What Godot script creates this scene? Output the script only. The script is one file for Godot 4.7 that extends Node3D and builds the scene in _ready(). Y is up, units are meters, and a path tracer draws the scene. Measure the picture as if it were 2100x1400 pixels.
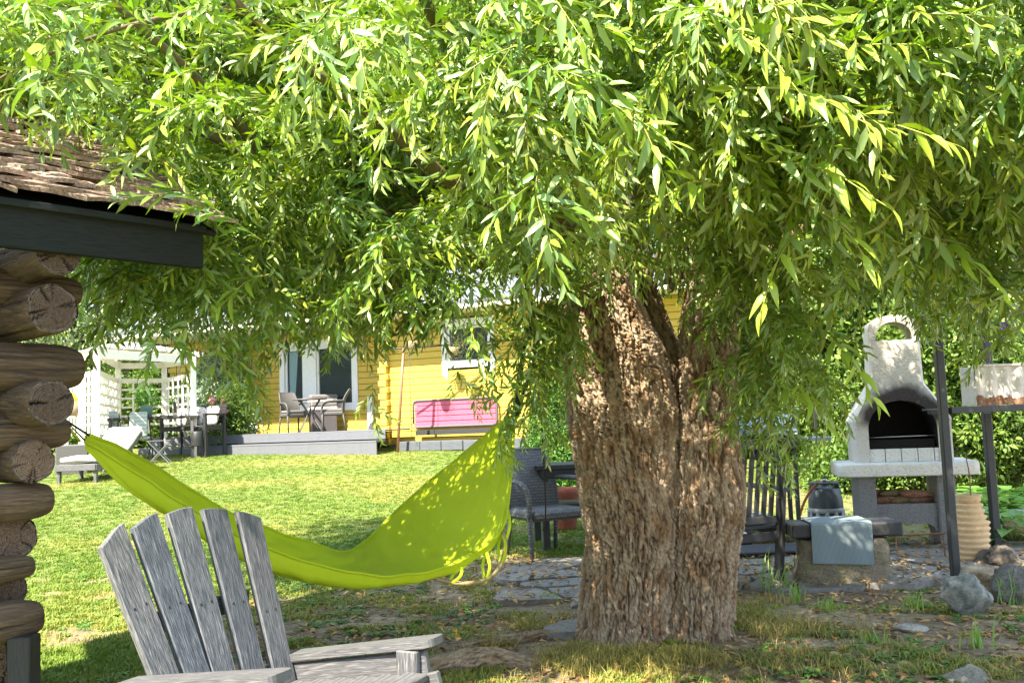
extends Node3D

const FPX := 1900.0
var cam: Camera3D
var cam_t: Transform3D
var taken := {}
var rng := RandomNumberGenerator.new()
var fn := FastNoiseLite.new()
var box_cache := {}
var M := {}

# ------------------------------------------------------------------ places
func W(px: float, py: float, d: float) -> Vector3:
	return cam_t * Vector3((px - 1050.0) / FPX * d, -(py - 700.0) / FPX * d, -d)

func hit(px: float, py: float, at: Vector3, n: Vector3) -> Vector3:
	var o := cam_t.origin
	var r := W(px, py, 1.0) - o
	return o + r * ((at - o).dot(n) / r.dot(n))

func gh(x: float, z: float) -> float:
	var d := -z
	var ramp := clampf((d - 7.5) / 14.0, 0.0, 1.25) * 0.74
	ramp *= 1.0 - 0.8 * smoothstep(2.2, 5.5, x)
	return ramp + fn.get_noise_2d(x * 9.0, z * 9.0) * 0.03

func G(px: float, py: float) -> Vector3:
	var h := 0.0
	var p := Vector3.ZERO
	for i in 12:
		p = hit(px, py, Vector3(0, h, 0), Vector3.UP)
		h = lerpf(h, gh(p.x, p.z), 0.6)
	p.y = gh(p.x, p.z)
	return p

func rf(a: float, b: float) -> float:
	return rng.randf_range(a, b)

func rdir() -> Vector3:
	var v := Vector3(rng.randfn(), rng.randfn(), rng.randfn())
	return v.normalized() if v.length() > 0.01 else Vector3.UP

# ------------------------------------------------------------------ nodes
func numbered(called: String) -> String:
	if not taken.has(called):
		taken[called] = 0
		return called
	taken[called] += 1
	return "%s_%03d" % [called, taken[called]]

func tag(o: Node3D, label: String, category: String, group := "") -> Node3D:
	o.set_meta("label", label)
	o.set_meta("category", category)
	if group != "":
		o.set_meta("group", group)
	return o

func thing(called: String, label: String, category: String, at := Vector3.ZERO, turn := 0.0, group := "") -> Node3D:
	var o := Node3D.new()
	o.name = numbered(called)
	add_child(o)
	o.position = at
	o.rotation.y = turn
	return tag(o, label, category, group)

func struct(o: Node3D) -> Node3D:
	o.set_meta("kind", "structure")
	return o

func stuff(o: Node3D) -> Node3D:
	o.set_meta("kind", "stuff")
	return o

func show_mesh(called: String, mesh: Mesh, m: Material, parent: Node = null, x := Transform3D.IDENTITY) -> MeshInstance3D:
	var o := MeshInstance3D.new()
	o.mesh = mesh
	o.material_override = m
	o.transform = x
	if parent == null:
		o.name = numbered(called)
		add_child(o)
	else:
		o.name = called
		var k := 0
		while parent.has_node(NodePath(String(o.name))):
			k += 1
			o.name = "%s_%03d" % [called, k]
		parent.add_child(o, true)
	return o

var part_count := {}
func part(called: String, mesh: Mesh, m: Material, parent: Node, x := Transform3D.IDENTITY) -> MeshInstance3D:
	var o := MeshInstance3D.new()
	o.mesh = mesh
	o.material_override = m
	o.transform = x
	var key := [parent.get_instance_id(), called]
	var k: int = part_count.get(key, 0)
	part_count[key] = k + 1
	o.name = called if k == 0 else "%s_%03d" % [called, k]
	parent.add_child(o, true)
	return o

func dup(root: Node3D, label: String, x: Transform3D, group := "") -> Node3D:
	var r: Node3D = root.duplicate()
	var base := String(root.name)
	r.name = numbered(base)
	add_child(r)
	r.transform = x
	r.set_meta("label", label)
	if group != "":
		r.set_meta("group", group)
	return r

# ------------------------------------------------------------------ shapes
func stool() -> SurfaceTool:
	var st := SurfaceTool.new()
	st.begin(Mesh.PRIMITIVE_TRIANGLES)
	return st

func done(st: SurfaceTool, flat := false) -> ArrayMesh:
	if flat:
		st.set_smooth_group(-1)
	st.index()
	st.generate_normals()
	return st.commit()

func tri(st: SurfaceTool, a: Vector3, b: Vector3, c: Vector3) -> void:
	st.add_vertex(a); st.add_vertex(b); st.add_vertex(c)

func quad(st: SurfaceTool, a: Vector3, b: Vector3, c: Vector3, d: Vector3) -> void:
	tri(st, a, b, c); tri(st, a, c, d)

# chamfered box round the origin of x
func add_box(st: SurfaceTool, size: Vector3, x := Transform3D.IDENTITY, bevel := 0.004) -> void:
	st.set_smooth_group(-1)
	var h := size * 0.5
	var b := minf(bevel, minf(h.x, minf(h.y, h.z)) * 0.6)
	var P := func(sx: float, sy: float, sz: float, ax: int) -> Vector3:
		var v := Vector3(sx * (h.x - b), sy * (h.y - b), sz * (h.z - b))
		v[ax] = [sx * h.x, sy * h.y, sz * h.z][ax]
		return x * v
	for ax in 3:
		for s in [-1.0, 1.0]:
			var c: Array = []
			for k in [[-1.0, -1.0], [1.0, -1.0], [1.0, 1.0], [-1.0, 1.0]]:
				var e := [0.0, 0.0, 0.0]
				e[ax] = s
				e[(ax + 1) % 3] = k[0] * s
				e[(ax + 2) % 3] = k[1]
				c.append(P.call(e[0], e[1], e[2], ax))
			quad(st, c[3], c[2], c[1], c[0])
	for ax in 3:
		var u := (ax + 1) % 3
		var w := (ax + 2) % 3
		for su in [-1.0, 1.0]:
			for sw in [-1.0, 1.0]:
				var lo := [0.0, 0.0, 0.0]
				var hi := [0.0, 0.0, 0.0]
				lo[ax] = -1.0; hi[ax] = 1.0
				lo[u] = su; hi[u] = su; lo[w] = sw; hi[w] = sw
				var a: Vector3 = P.call(lo[0], lo[1], lo[2], u)
				var bb: Vector3 = P.call(hi[0], hi[1], hi[2], u)
				var c2: Vector3 = P.call(hi[0], hi[1], hi[2], w)
				var d2: Vector3 = P.call(lo[0], lo[1], lo[2], w)
				if su * sw > 0.0:
					quad(st, d2, c2, bb, a)
				else:
					quad(st, a, bb, c2, d2)
	for sx in [-1.0, 1.0]:
		for sy in [-1.0, 1.0]:
			for sz in [-1.0, 1.0]:
				var a3: Vector3 = P.call(sx, sy, sz, 0)
				var b3: Vector3 = P.call(sx, sy, sz, 1)
				var c3: Vector3 = P.call(sx, sy, sz, 2)
				if sx * sy * sz > 0.0:
					tri(st, c3, b3, a3)
				else:
					tri(st, a3, b3, c3)

func box_mesh(size: Vector3, bevel := 0.004) -> ArrayMesh:
	var key := [size, bevel]
	if not box_cache.has(key):
		var st := stool()
		add_box(st, size, Transform3D.IDENTITY, bevel)
		box_cache[key] = done(st)
	return box_cache[key]

func box(called: String, size: Vector3, at: Vector3, m: Material, parent: Node, turn := Basis.IDENTITY, bevel := 0.004) -> MeshInstance3D:
	return part(called, box_mesh(size, bevel), m, parent, Transform3D(turn, at))

# a bar of the given cross-section from a to b; its length runs along local X
func bar(called: String, a: Vector3, b: Vector3, wide: float, deep: float, m: Material, parent: Node, up := Vector3.UP, bevel := 0.004) -> MeshInstance3D:
	var x := (b - a)
	var l := x.length()
	x = x / l
	if absf(x.dot(up)) > 0.97:
		up = Vector3(0, 0, 1) if absf(x.z) < 0.9 else Vector3(1, 0, 0)
	var z := x.cross(up).normalized()
	var y := z.cross(x).normalized()
	return part(called, box_mesh(Vector3(l, wide, deep), bevel), m, parent, Transform3D(Basis(x, y, z), (a + b) * 0.5))

func add_tube(st: SurfaceTool, pts: PackedVector3Array, radii: PackedFloat32Array, sides := 8, caps := true) -> void:
	st.set_smooth_group(0)
	var n := pts.size()
	var t0 := (pts[1] - pts[0]).normalized()
	var side := t0.cross(Vector3.UP if absf(t0.y) < 0.9 else Vector3.RIGHT).normalized()
	var prev: PackedVector3Array = []
	for i in n:
		var t := (pts[mini(i + 1, n - 1)] - pts[maxi(i - 1, 0)]).normalized()
		side = (side - t * side.dot(t)).normalized()
		var up := side.cross(t)
		var ring: PackedVector3Array = []
		for k in sides:
			var a := TAU * k / sides
			ring.append(pts[i] + (side * cos(a) + up * sin(a)) * radii[i])
		if i > 0:
			for k in sides:
				var k2 := (k + 1) % sides
				quad(st, prev[k], ring[k], ring[k2], prev[k2])
		if caps and (i == 0 or i == n - 1):
			for k in sides:
				var k2 := (k + 1) % sides
				if i == 0:
					tri(st, pts[i], ring[k], ring[k2])
				else:
					tri(st, pts[i], ring[k2], ring[k])
		prev = ring

func tube_mesh(pts: Array, r0: float, r1 := -1.0, sides := 8, smooth := 0) -> ArrayMesh:
	var p := PackedVector3Array(pts)
	if smooth > 0:
		p = spline(pts, smooth)
	var radii: PackedFloat32Array = []
	for i in p.size():
		radii.append(lerpf(r0, r0 if r1 < 0.0 else r1, float(i) / (p.size() - 1)))
	var st := stool()
	add_tube(st, p, radii, sides)
	return done(st)

func tube(called: String, pts: Array, r0: float, m: Material, parent: Node, r1 := -1.0, sides := 8, smooth := 0) -> MeshInstance3D:
	return part(called, tube_mesh(pts, r0, r1, sides, smooth), m, parent)

func spline_at(pts: Array, u: float) -> Vector3:
	var n := pts.size() - 1
	var f := clampf(u, 0.0, 1.0) * n
	var i := mini(int(f), n - 1)
	var t := f - i
	var p1: Vector3 = pts[i]
	var p2: Vector3 = pts[i + 1]
	var p0: Vector3 = pts[i - 1] if i > 0 else p1 * 2.0 - p2
	var p3: Vector3 = pts[i + 2] if i + 2 <= n else p2 * 2.0 - p1
	return p1.cubic_interpolate(p2, p0, p3, t)

func spline(pts: Array, per := 6) -> PackedVector3Array:
	var out: PackedVector3Array = []
	var n := (pts.size() - 1) * per
	for i in n + 1:
		out.append(spline_at(pts, float(i) / n))
	return out

func lathe_mesh(prof: Array, sides := 32, flat := false) -> ArrayMesh:
	var st := stool()
	st.set_smooth_group(-1 if flat else 0)
	for i in prof.size() - 1:
		var a: Vector2 = prof[i]
		var b: Vector2 = prof[i + 1]
		for k in sides:
			var t0 := TAU * k / sides
			var t1 := TAU * (k + 1) / sides
			if k == sides - 1:
				t1 = 0.0
			var p := Vector3(a.x * cos(t0), a.y, a.x * sin(t0))
			var q := Vector3(a.x * cos(t1), a.y, a.x * sin(t1))
			var r := Vector3(b.x * cos(t1), b.y, b.x * sin(t1))
			var s := Vector3(b.x * cos(t0), b.y, b.x * sin(t0))
			if b.x > 0.0005:
				tri(st, p, s, r)
			if a.x > 0.0005:
				tri(st, p, r, q)
	return done(st)

# polygon in x-y pushed out to z = 0 .. -deep
func prism_mesh(poly: PackedVector2Array, deep: float) -> ArrayMesh:
	var st := stool()
	st.set_smooth_group(-1)
	if Geometry2D.is_polygon_clockwise(poly):
		poly.reverse()
	var idx := Geometry2D.triangulate_polygon(poly)
	for i in range(0, idx.size(), 3):
		var a := poly[idx[i]]
		var b := poly[idx[i + 1]]
		var c := poly[idx[i + 2]]
		if (b - a).cross(c - a) > 0.0:
			var s := b
			b = c
			c = s
		tri(st, Vector3(a.x, a.y, 0), Vector3(b.x, b.y, 0), Vector3(c.x, c.y, 0))
		tri(st, Vector3(a.x, a.y, -deep), Vector3(c.x, c.y, -deep), Vector3(b.x, b.y, -deep))
	for i in poly.size():
		var a := poly[i]
		var b := poly[(i + 1) % poly.size()]
		quad(st, Vector3(a.x, a.y, 0), Vector3(a.x, a.y, -deep), Vector3(b.x, b.y, -deep), Vector3(b.x, b.y, 0))
	return done(st)

# grid of points f(i, j) with optional colours c(i, j)
func grid_mesh(nu: int, nv: int, f: Callable, c = null, wrap := false) -> ArrayMesh:
	var v: PackedVector3Array = []
	var col: PackedColorArray = []
	for i in nu + 1:
		for j in nv + 1:
			v.append(f.call(i, j))
			if c != null:
				col.append(c.call(i, j))
	return indexed(v, col, nu, nv, wrap)

func indexed(v: PackedVector3Array, col: PackedColorArray, nu: int, nv: int, wrap := false) -> ArrayMesh:
	var idx: PackedInt32Array = []
	var w := nv + 1
	for i in nu:
		for j in nv:
			var a := i * w + j
			var b := a + 1
			if wrap and j == nv - 1:
				b = i * w
			idx.append_array([a, a + w, b + w, a, b + w, b])
	var nrm: PackedVector3Array = []
	nrm.resize(v.size())
	for k in range(0, idx.size(), 3):
		var n := (v[idx[k + 2]] - v[idx[k]]).cross(v[idx[k + 1]] - v[idx[k]])
		nrm[idx[k]] += n; nrm[idx[k + 1]] += n; nrm[idx[k + 2]] += n
	for k in nrm.size():
		nrm[k] = nrm[k].normalized() if nrm[k].length() > 0.0 else Vector3.UP
	var arr := []
	arr.resize(Mesh.ARRAY_MAX)
	arr[Mesh.ARRAY_VERTEX] = v
	arr[Mesh.ARRAY_NORMAL] = nrm
	arr[Mesh.ARRAY_INDEX] = idx
	if col.size() == v.size():
		arr[Mesh.ARRAY_COLOR] = col
	var me := ArrayMesh.new()
	me.add_surface_from_arrays(Mesh.PRIMITIVE_TRIANGLES, arr)
	return me

func ellipsoid_mesh(r: Vector3, rough: float, freq: float, seedn: int, nu := 20, nv := 28) -> ArrayMesh:
	var ns := FastNoiseLite.new()
	ns.seed = seedn
	ns.frequency = 1.0
	ns.fractal_octaves = 4
	return grid_mesh(nu, nv, func(i: int, j: int) -> Vector3:
		var a := PI * i / nu
		var b := TAU * (j % nv) / nv
		var d := Vector3(sin(a) * cos(b), cos(a), sin(a) * sin(b))
		return d * r * (1.0 + rough * ns.get_noise_3dv(d * freq)))

# ------------------------------------------------------------------ materials
func lin(r: float, g: float, b: float) -> Color:
	return Color(r, g, b).linear_to_srgb()

func plain(c: Color, rough := 0.7, metal := 0.0, spec := 0.5) -> StandardMaterial3D:
	var m := StandardMaterial3D.new()
	m.albedo_color = c
	m.roughness = rough
	m.metallic = metal
	m.metallic_specular = spec
	return m

func noise_tex(freq: float, ramp: Array, seedn: int, normal := 0.0, size := 256, kind := FastNoiseLite.TYPE_SIMPLEX_SMOOTH, oct := 4) -> NoiseTexture2D:
	var n := FastNoiseLite.new()
	n.seed = seedn
	n.noise_type = kind
	n.frequency = freq
	n.fractal_octaves = oct
	var t := NoiseTexture2D.new()
	t.width = size
	t.height = size
	t.seamless = true
	t.noise = n
	if normal > 0.0:
		t.as_normal_map = true
		t.bump_strength = normal
	elif ramp.size() > 0:
		var g := Gradient.new()
		var offs: PackedFloat32Array = []
		var cols: PackedColorArray = []
		for k in ramp.size():
			offs.append(float(k) / (ramp.size() - 1))
			cols.append(ramp[k])
		g.offsets = offs
		g.colors = cols
		t.color_ramp = g
	return t

# a mottled or grained surface in the object's own axes: scale stretches the pattern (small along the grain)
func grain(ramp: Array, scale: Vector3, rough: float, seedn: int, bump := 0.0, freq := 0.02, world := false, size := 256) -> StandardMaterial3D:
	var m := StandardMaterial3D.new()
	m.roughness = rough
	m.uv1_triplanar = true
	m.uv1_world_triplanar = world
	m.uv1_scale = scale
	m.albedo_texture = noise_tex(freq, ramp, seedn, 0.0, size)
	if bump > 0.0:
		m.normal_enabled = true
		m.normal_texture = noise_tex(freq, [], seedn, bump, size)
	return m

func tinted(m: StandardMaterial3D) -> StandardMaterial3D:
	m.vertex_color_use_as_albedo = true
	return m

# ------------------------------------------------------------------ materials in use
func make_materials() -> void:
	M.leaf = plain(Color.WHITE, 0.36, 0.0, 0.6)
	tinted(M.leaf)
	M.leaf.backlight_enabled = true
	M.leaf.backlight = Color(0.68, 0.76, 0.14)
	M.far_leaf = plain(Color.WHITE, 0.55, 0.0, 0.4)
	tinted(M.far_leaf)
	M.far_leaf.backlight_enabled = true
	M.far_leaf.backlight = Color(0.55, 0.65, 0.2)
	M.blade = plain(Color.WHITE, 0.6, 0.0, 0.3)
	tinted(M.blade)
	M.blade.backlight_enabled = true
	M.blade.backlight = Color(0.5, 0.6, 0.2)
	M.bark = tinted(grain([lin(0.62, 0.62, 0.62), lin(1, 1, 1), lin(0.75, 0.72, 0.7), lin(1, 0.97, 0.93)], Vector3(7, 2.2, 7), 0.9, 3, 5.0, 0.03))
	M.twig_bark = grain([lin(0.055, 0.042, 0.018), lin(0.15, 0.115, 0.05), lin(0.10, 0.08, 0.036)], Vector3(5, 5, 5), 0.8, 4, 3.0)
	M.ground = tinted(grain([lin(0.55, 0.52, 0.5), lin(1, 1, 1), lin(0.7, 0.7, 0.65), lin(1, 0.96, 0.9)], Vector3(1.7, 1.7, 1.7), 0.95, 5, 9.0, 0.03, true))
	M.log = tinted(grain([lin(0.32, 0.29, 0.26), lin(1, 0.97, 0.93), lin(0.5, 0.46, 0.42), lin(1, 0.94, 0.86)], Vector3(0.35, 6, 6), 0.85, 6, 6.0, 0.04, false, 512))
	M.end = tinted(plain(Color.WHITE, 0.9))
	M.grey_wood = grain([lin(0.02, 0.021, 0.025), lin(0.15, 0.153, 0.16), lin(0.06, 0.064, 0.072), lin(0.30, 0.298, 0.292), lin(0.042, 0.046, 0.053)], Vector3(11, 0.28, 11), 0.62, 7, 4.0, 0.05, false, 512)
	M.grey_wood_x = grain([lin(0.024, 0.026, 0.032), lin(0.11, 0.11, 0.12), lin(0.06, 0.062, 0.07), lin(0.2, 0.2, 0.2), lin(0.04, 0.043, 0.05)], Vector3(0.28, 11, 11), 0.6, 8, 4.0, 0.05, false, 512)
	M.dark_wood = grain([lin(0.012, 0.013, 0.014), lin(0.03, 0.03, 0.032), lin(0.02, 0.021, 0.022), lin(0.045, 0.043, 0.042)], Vector3(0.4, 9, 9), 0.6, 9, 2.0, 0.05, false, 512)
	M.black_metal = plain(lin(0.016, 0.018, 0.02), 0.45, 0.0)
	M.post_metal = grain([lin(0.017, 0.02, 0.022), lin(0.028, 0.032, 0.034), lin(0.021, 0.025, 0.027)], Vector3(3, 3, 3), 0.5, 10)
	M.fascia = grain([lin(0.010, 0.012, 0.012), lin(0.024, 0.028, 0.027), lin(0.015, 0.017, 0.017)], Vector3(0.4, 9, 9), 0.7, 11, 2.0, 0.05, false, 512)
	M.fascia.metallic_specular = 0.15
	M.shake = [
		grain([lin(0.13, 0.085, 0.065), lin(0.42, 0.31, 0.24), lin(0.24, 0.165, 0.125), lin(0.55, 0.43, 0.34)], Vector3(2.5, 9, 16), 0.9, 12, 5.0),
		grain([lin(0.07, 0.045, 0.035), lin(0.28, 0.2, 0.15), lin(0.14, 0.095, 0.07), lin(0.38, 0.29, 0.22)], Vector3(2.5, 9, 16), 0.9, 13, 5.0),
		grain([lin(0.14, 0.1, 0.075), lin(0.40, 0.32, 0.25), lin(0.24, 0.18, 0.13), lin(0.36, 0.3, 0.14)], Vector3(2.5, 9, 16), 0.9, 14, 5.0)]
	M.lime = grain([lin(0.44, 0.56, 0.010), lin(0.50, 0.63, 0.018), lin(0.47, 0.595, 0.013), lin(0.53, 0.64, 0.035)], Vector3(1.3, 1.3, 1.3), 0.85, 15, 2.0)
	M.lime.backlight_enabled = true
	M.lime.backlight = Color(0.75, 0.78, 0.2)
	M.bamboo = grain([lin(0.12, 0.085, 0.03), lin(0.26, 0.2, 0.09), lin(0.18, 0.14, 0.05)], Vector3(6, 6, 6), 0.5, 16)
	M.cord = plain(lin(0.02, 0.022, 0.02), 0.8)
	M.yellow = grain([lin(0.50, 0.345, 0.045), lin(0.58, 0.41, 0.065), lin(0.54, 0.38, 0.055)], Vector3(0.8, 7, 7), 0.6, 17, 0.8)
	M.white = grain([lin(0.72, 0.74, 0.76), lin(0.82, 0.83, 0.84)], Vector3(2, 2, 2), 0.55, 18)
	M.pergola = grain([lin(0.74, 0.71, 0.62), lin(0.84, 0.81, 0.73)], Vector3(2, 2, 2), 0.6, 19)
	M.deck = grain([lin(0.075, 0.083, 0.10), lin(0.125, 0.133, 0.155), lin(0.10, 0.108, 0.125)], Vector3(0.8, 10, 10), 0.7, 20, 0.8)
	M.deck_dark = grain([lin(0.06, 0.07, 0.085), lin(0.11, 0.12, 0.14)], Vector3(0.8, 10, 10), 0.7, 21)
	M.roof_metal = plain(lin(0.17, 0.19, 0.21), 0.5, 0.1)
	M.glass = plain(Color(0.6, 0.7, 0.7, 0.06), 0.02, 0.0, 0.14)
	M.glass.transparency = BaseMaterial3D.TRANSPARENCY_ALPHA
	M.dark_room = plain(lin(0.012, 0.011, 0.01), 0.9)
	M.curtain = plain(lin(0.32, 0.48, 0.55), 0.9)
	M.pink = grain([lin(0.50, 0.075, 0.14), lin(0.58, 0.11, 0.19)], Vector3(1.5, 6, 6), 0.6, 22)
	M.frame_grey = plain(lin(0.1, 0.09, 0.1), 0.5)
	M.wicker = weave(lin(0.045, 0.045, 0.046), lin(0.135, 0.13, 0.125), 23)
	M.wicker_dark = weave(lin(0.025, 0.026, 0.028), lin(0.17, 0.172, 0.178), 24)
	M.cushion_white = plain(lin(0.8, 0.78, 0.73), 0.9)
	M.cushion_grey = plain(lin(0.16, 0.15, 0.145), 0.9)
	M.concrete = tinted(grain([lin(0.75, 0.75, 0.75), lin(1, 1, 1), lin(0.86, 0.86, 0.86)], Vector3(4, 4, 4), 0.95, 25, 5.0, 0.04))
	M.concrete_white = grain([lin(0.50, 0.49, 0.46), lin(0.74, 0.73, 0.69), lin(0.64, 0.63, 0.6)], Vector3(4, 4, 4), 0.9, 26, 4.0, 0.04)
	M.concrete_grey = grain([lin(0.12, 0.125, 0.13), lin(0.24, 0.245, 0.25), lin(0.18, 0.185, 0.19)], Vector3(4, 4, 4), 0.95, 27, 5.0, 0.04)
	M.soot = grain([lin(0.006, 0.005, 0.005), lin(0.016, 0.013, 0.012)], Vector3(5, 5, 5), 1.0, 28)
	M.stone = tinted(grain([lin(0.45, 0.43, 0.4), lin(1, 1, 1), lin(0.6, 0.58, 0.55), lin(0.9, 0.86, 0.8)], Vector3(6, 6, 6), 0.95, 29, 8.0, 0.03))
	M.slate = [
		grain([lin(0.10, 0.093, 0.085), lin(0.20, 0.19, 0.175), lin(0.145, 0.137, 0.127)], Vector3(3, 3, 3), 0.8, 30, 4.0),
		grain([lin(0.13, 0.12, 0.108), lin(0.25, 0.23, 0.205), lin(0.18, 0.166, 0.15)], Vector3(3, 3, 3), 0.8, 31, 4.0)]
	M.terracotta = grain([lin(0.2, 0.055, 0.03), lin(0.3, 0.085, 0.045)], Vector3(4, 4, 4), 0.8, 32)
	M.sand_clay = grain([lin(0.5, 0.33, 0.17), lin(0.64, 0.45, 0.25), lin(0.56, 0.38, 0.2)], Vector3(5, 5, 5), 0.85, 33, 2.0)
	M.cloth_blue = towel()
	M.orange = plain(lin(0.42, 0.1, 0.02), 0.5)
	M.bottle_grey = plain(lin(0.06, 0.075, 0.09), 0.45)
	M.bottle_cage = plain(lin(0.42, 0.45, 0.46), 0.5)
	M.steel = plain(lin(0.45, 0.46, 0.47), 0.3, 0.9)
	M.planter = grain([lin(0.46, 0.43, 0.37), lin(0.62, 0.58, 0.52), lin(0.52, 0.48, 0.42)], Vector3(4, 4, 4), 0.6, 34)
	M.rust = grain([lin(0.1, 0.04, 0.02), lin(0.24, 0.11, 0.06), lin(0.4, 0.3, 0.22)], Vector3(8, 8, 8), 0.9, 35, 4.0)
	M.bluegrey = plain(lin(0.22, 0.28, 0.34), 0.4)
	M.mulch = grain([lin(0.05, 0.025, 0.015), lin(0.18, 0.09, 0.055), lin(0.09, 0.045, 0.028)], Vector3(5, 5, 5), 0.95, 36, 6.0, 0.05)
	M.old_wood = tinted(grain([lin(0.35, 0.3, 0.25), lin(1, 0.95, 0.9), lin(0.6, 0.5, 0.42), lin(0.95, 0.85, 0.75)], Vector3(0.8, 9, 9), 0.9, 37, 6.0, 0.03))
	M.petal_pink = plain(lin(0.6, 0.16, 0.22), 0.7)
	M.petal_yellow = plain(lin(0.75, 0.5, 0.02), 0.7)
	M.petal_violet = plain(lin(0.06, 0.02, 0.25), 0.7)
	M.pot_green = plain(lin(0.16, 0.28, 0.24), 0.5)
	M.basket = grain([lin(0.2, 0.14, 0.08), lin(0.36, 0.28, 0.18)], Vector3(9, 9, 9), 0.9, 38)

func weave(a: Color, b: Color, seedn: int) -> StandardMaterial3D:
	var im := Image.create(64, 64, true, Image.FORMAT_RGB8)
	var r := RandomNumberGenerator.new()
	r.seed = seedn
	for y in 64:
		for x in 64:
			var cx := x / 16
			var cy := y / 8
			var u := (x % 16) / 15.0
			var v := (y % 8) / 7.0
			if (cx + cy) % 2 == 1:
				u = absf(u - 0.5) * 2.0
			else:
				u = 1.0 - absf(u - 0.5) * 1.4
			var f := clampf((1.0 - absf(v - 0.5) * 1.3) * (0.35 + 0.65 * u), 0.0, 1.0)
			im.set_pixel(x, y, a.lerp(b, f * r.randf_range(0.85, 1.0)))
	im.generate_mipmaps()
	var m := StandardMaterial3D.new()
	m.albedo_texture = ImageTexture.create_from_image(im)
	m.uv1_triplanar = true
	m.uv1_scale = Vector3(5, 5, 5)
	m.roughness = 0.6
	return m

func towel() -> StandardMaterial3D:
	var im := Image.create(128, 128, true, Image.FORMAT_RGB8)
	var r := RandomNumberGenerator.new()
	r.seed = 5
	for y in 128:
		for x in 128:
			var w := 0.5 + 0.5 * sin(x * TAU / 8.0)
			var h := 0.5 + 0.5 * sin(y * TAU / 8.0 + (PI if (x / 8) % 2 == 0 else 0.0))
			var f := clampf(w * 0.6 + h * 0.4 + r.randf_range(-0.15, 0.15), 0.0, 1.0)
			im.set_pixel(x, y, lin(0.08, 0.11, 0.12).lerp(lin(0.26, 0.315, 0.335), f))
	im.generate_mipmaps()
	var m := StandardMaterial3D.new()
	m.albedo_texture = ImageTexture.create_from_image(im)
	m.uv1_triplanar = true
	m.uv1_scale = Vector3(8, 8, 8)
	m.roughness = 0.95
	return m

# ------------------------------------------------------------------ ground
func soil_at(x: float, z: float) -> float:
	# 1 = bare earth, 0 = lawn: the worn ground in the shade round the tree
	var d := Vector2(x - 0.9, (z + 5.2) * 1.1).length()
	var s := 1.0 - smoothstep(1.7, 3.9, d + fn.get_noise_2d(x * 60.0 + 50.0, z * 60.0) * 1.1)
	var patch := smoothstep(0.22, 0.42, fn.get_noise_2d(x * 75.0 - 90.0, z * 75.0 + 20.0))
	s = maxf(s * (0.5 + 0.5 * smoothstep(-0.3, 0.1, fn.get_noise_2d(x * 160.0, z * 160.0))), patch * (1.0 - smoothstep(8.0, 12.0, -z)) * 0.8)
	if x > 1.0 and z > -6.2:
		s = maxf(s, smoothstep(1.0, 1.4, x) * (0.55 + 0.4 * smoothstep(-0.2, 0.15, fn.get_noise_2d(x * 110.0, z * 110.0))))
	if x > 2.0:
		s = maxf(s, 0.75 * smoothstep(2.0, 2.6, x) * (1.0 - smoothstep(10.0, 12.5, -z)) * (0.6 + 0.4 * smoothstep(-0.2, 0.2, fn.get_noise_2d(x * 130.0, z * 130.0))))
	return clampf(s, 0.0, 1.0)

func axis_steps(lo: float, hi: float, step: float, far: float) -> PackedFloat32Array:
	var a: PackedFloat32Array = []
	var e := step
	var v := lo
	var pre: Array = []
	while v > -far:
		e *= 1.35
		v -= e
		pre.push_front(v)
	for p in pre:
		a.append(p)
	v = lo
	while v < hi:
		a.append(v)
		v += step
	e = step
	while v < far:
		a.append(v)
		e *= 1.35
		v += e
	a.append(v)
	return a

func build_ground() -> void:
	var xs := axis_steps(-8.0, 9.0, 0.13, 170.0)
	var zs := axis_steps(-24.0, 1.0, 0.13, 170.0)
	var lawn := lin(0.15, 0.19, 0.04)
	var dry := lin(0.27, 0.24, 0.08)
	var earth := lin(0.19, 0.135, 0.085)
	var pale := lin(0.34, 0.26, 0.17)
	var g := grid_mesh(xs.size() - 1, zs.size() - 1,
		func(i: int, j: int) -> Vector3:
			var x := xs[i]
			var z := zs[j]
			var bump := fn.get_noise_2d(x * 200.0, z * 200.0) * 0.012 * soil_at(x, z)
			return Vector3(x, gh(x, z) + bump, z),
		func(i: int, j: int) -> Color:
			var x := xs[i]
			var z := zs[j]
			var s := soil_at(x, z)
			var t := smoothstep(-0.3, 0.5, fn.get_noise_2d(x * 30.0 + 7.0, z * 30.0))
			var q := smoothstep(-0.2, 0.5, fn.get_noise_2d(x * 120.0 + 7.0, z * 120.0))
			var c: Color = lawn.lerp(dry, t * 0.55).lerp(earth.lerp(pale, q), s)
			return c.srgb_to_linear())
	struct(tag(show_mesh("ground", g, M.ground), "lawn and bare earth ground under the whole garden", "ground"))

func tuft_mesh(n: int, tall: float, spread: float, wide: float, seedn: int, lean := 0.6) -> ArrayMesh:
	var r := RandomNumberGenerator.new()
	r.seed = seedn
	var st := stool()
	st.set_smooth_group(-1)
	for k in n:
		var a := r.randf() * TAU
		var base := Vector3(cos(a), 0, sin(a)) * r.randf() * spread
		var h := tall * r.randf_range(0.5, 1.15)
		var b := r.randf() * TAU
		var out := Vector3(cos(b), 0, sin(b)) * h * r.randf_range(0.15, lean)
		var side := Vector3(-sin(b), 0, cos(b)) * wide
		var mid := base + out * 0.35 + Vector3.UP * h * 0.6
		var top := base + out + Vector3.UP * h * r.randf_range(0.7, 1.0)
		var v := r.randf_range(0.78, 1.2)
		var w := r.randf_range(0.82, 1.15)
		st.set_color(Color(v * w, v, v * 0.9))
		quad(st, base - side, mid - side * 0.8, mid + side * 0.8, base + side)
		tri(st, mid - side * 0.8, top, mid + side * 0.8)
	return done(st, false)

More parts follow.
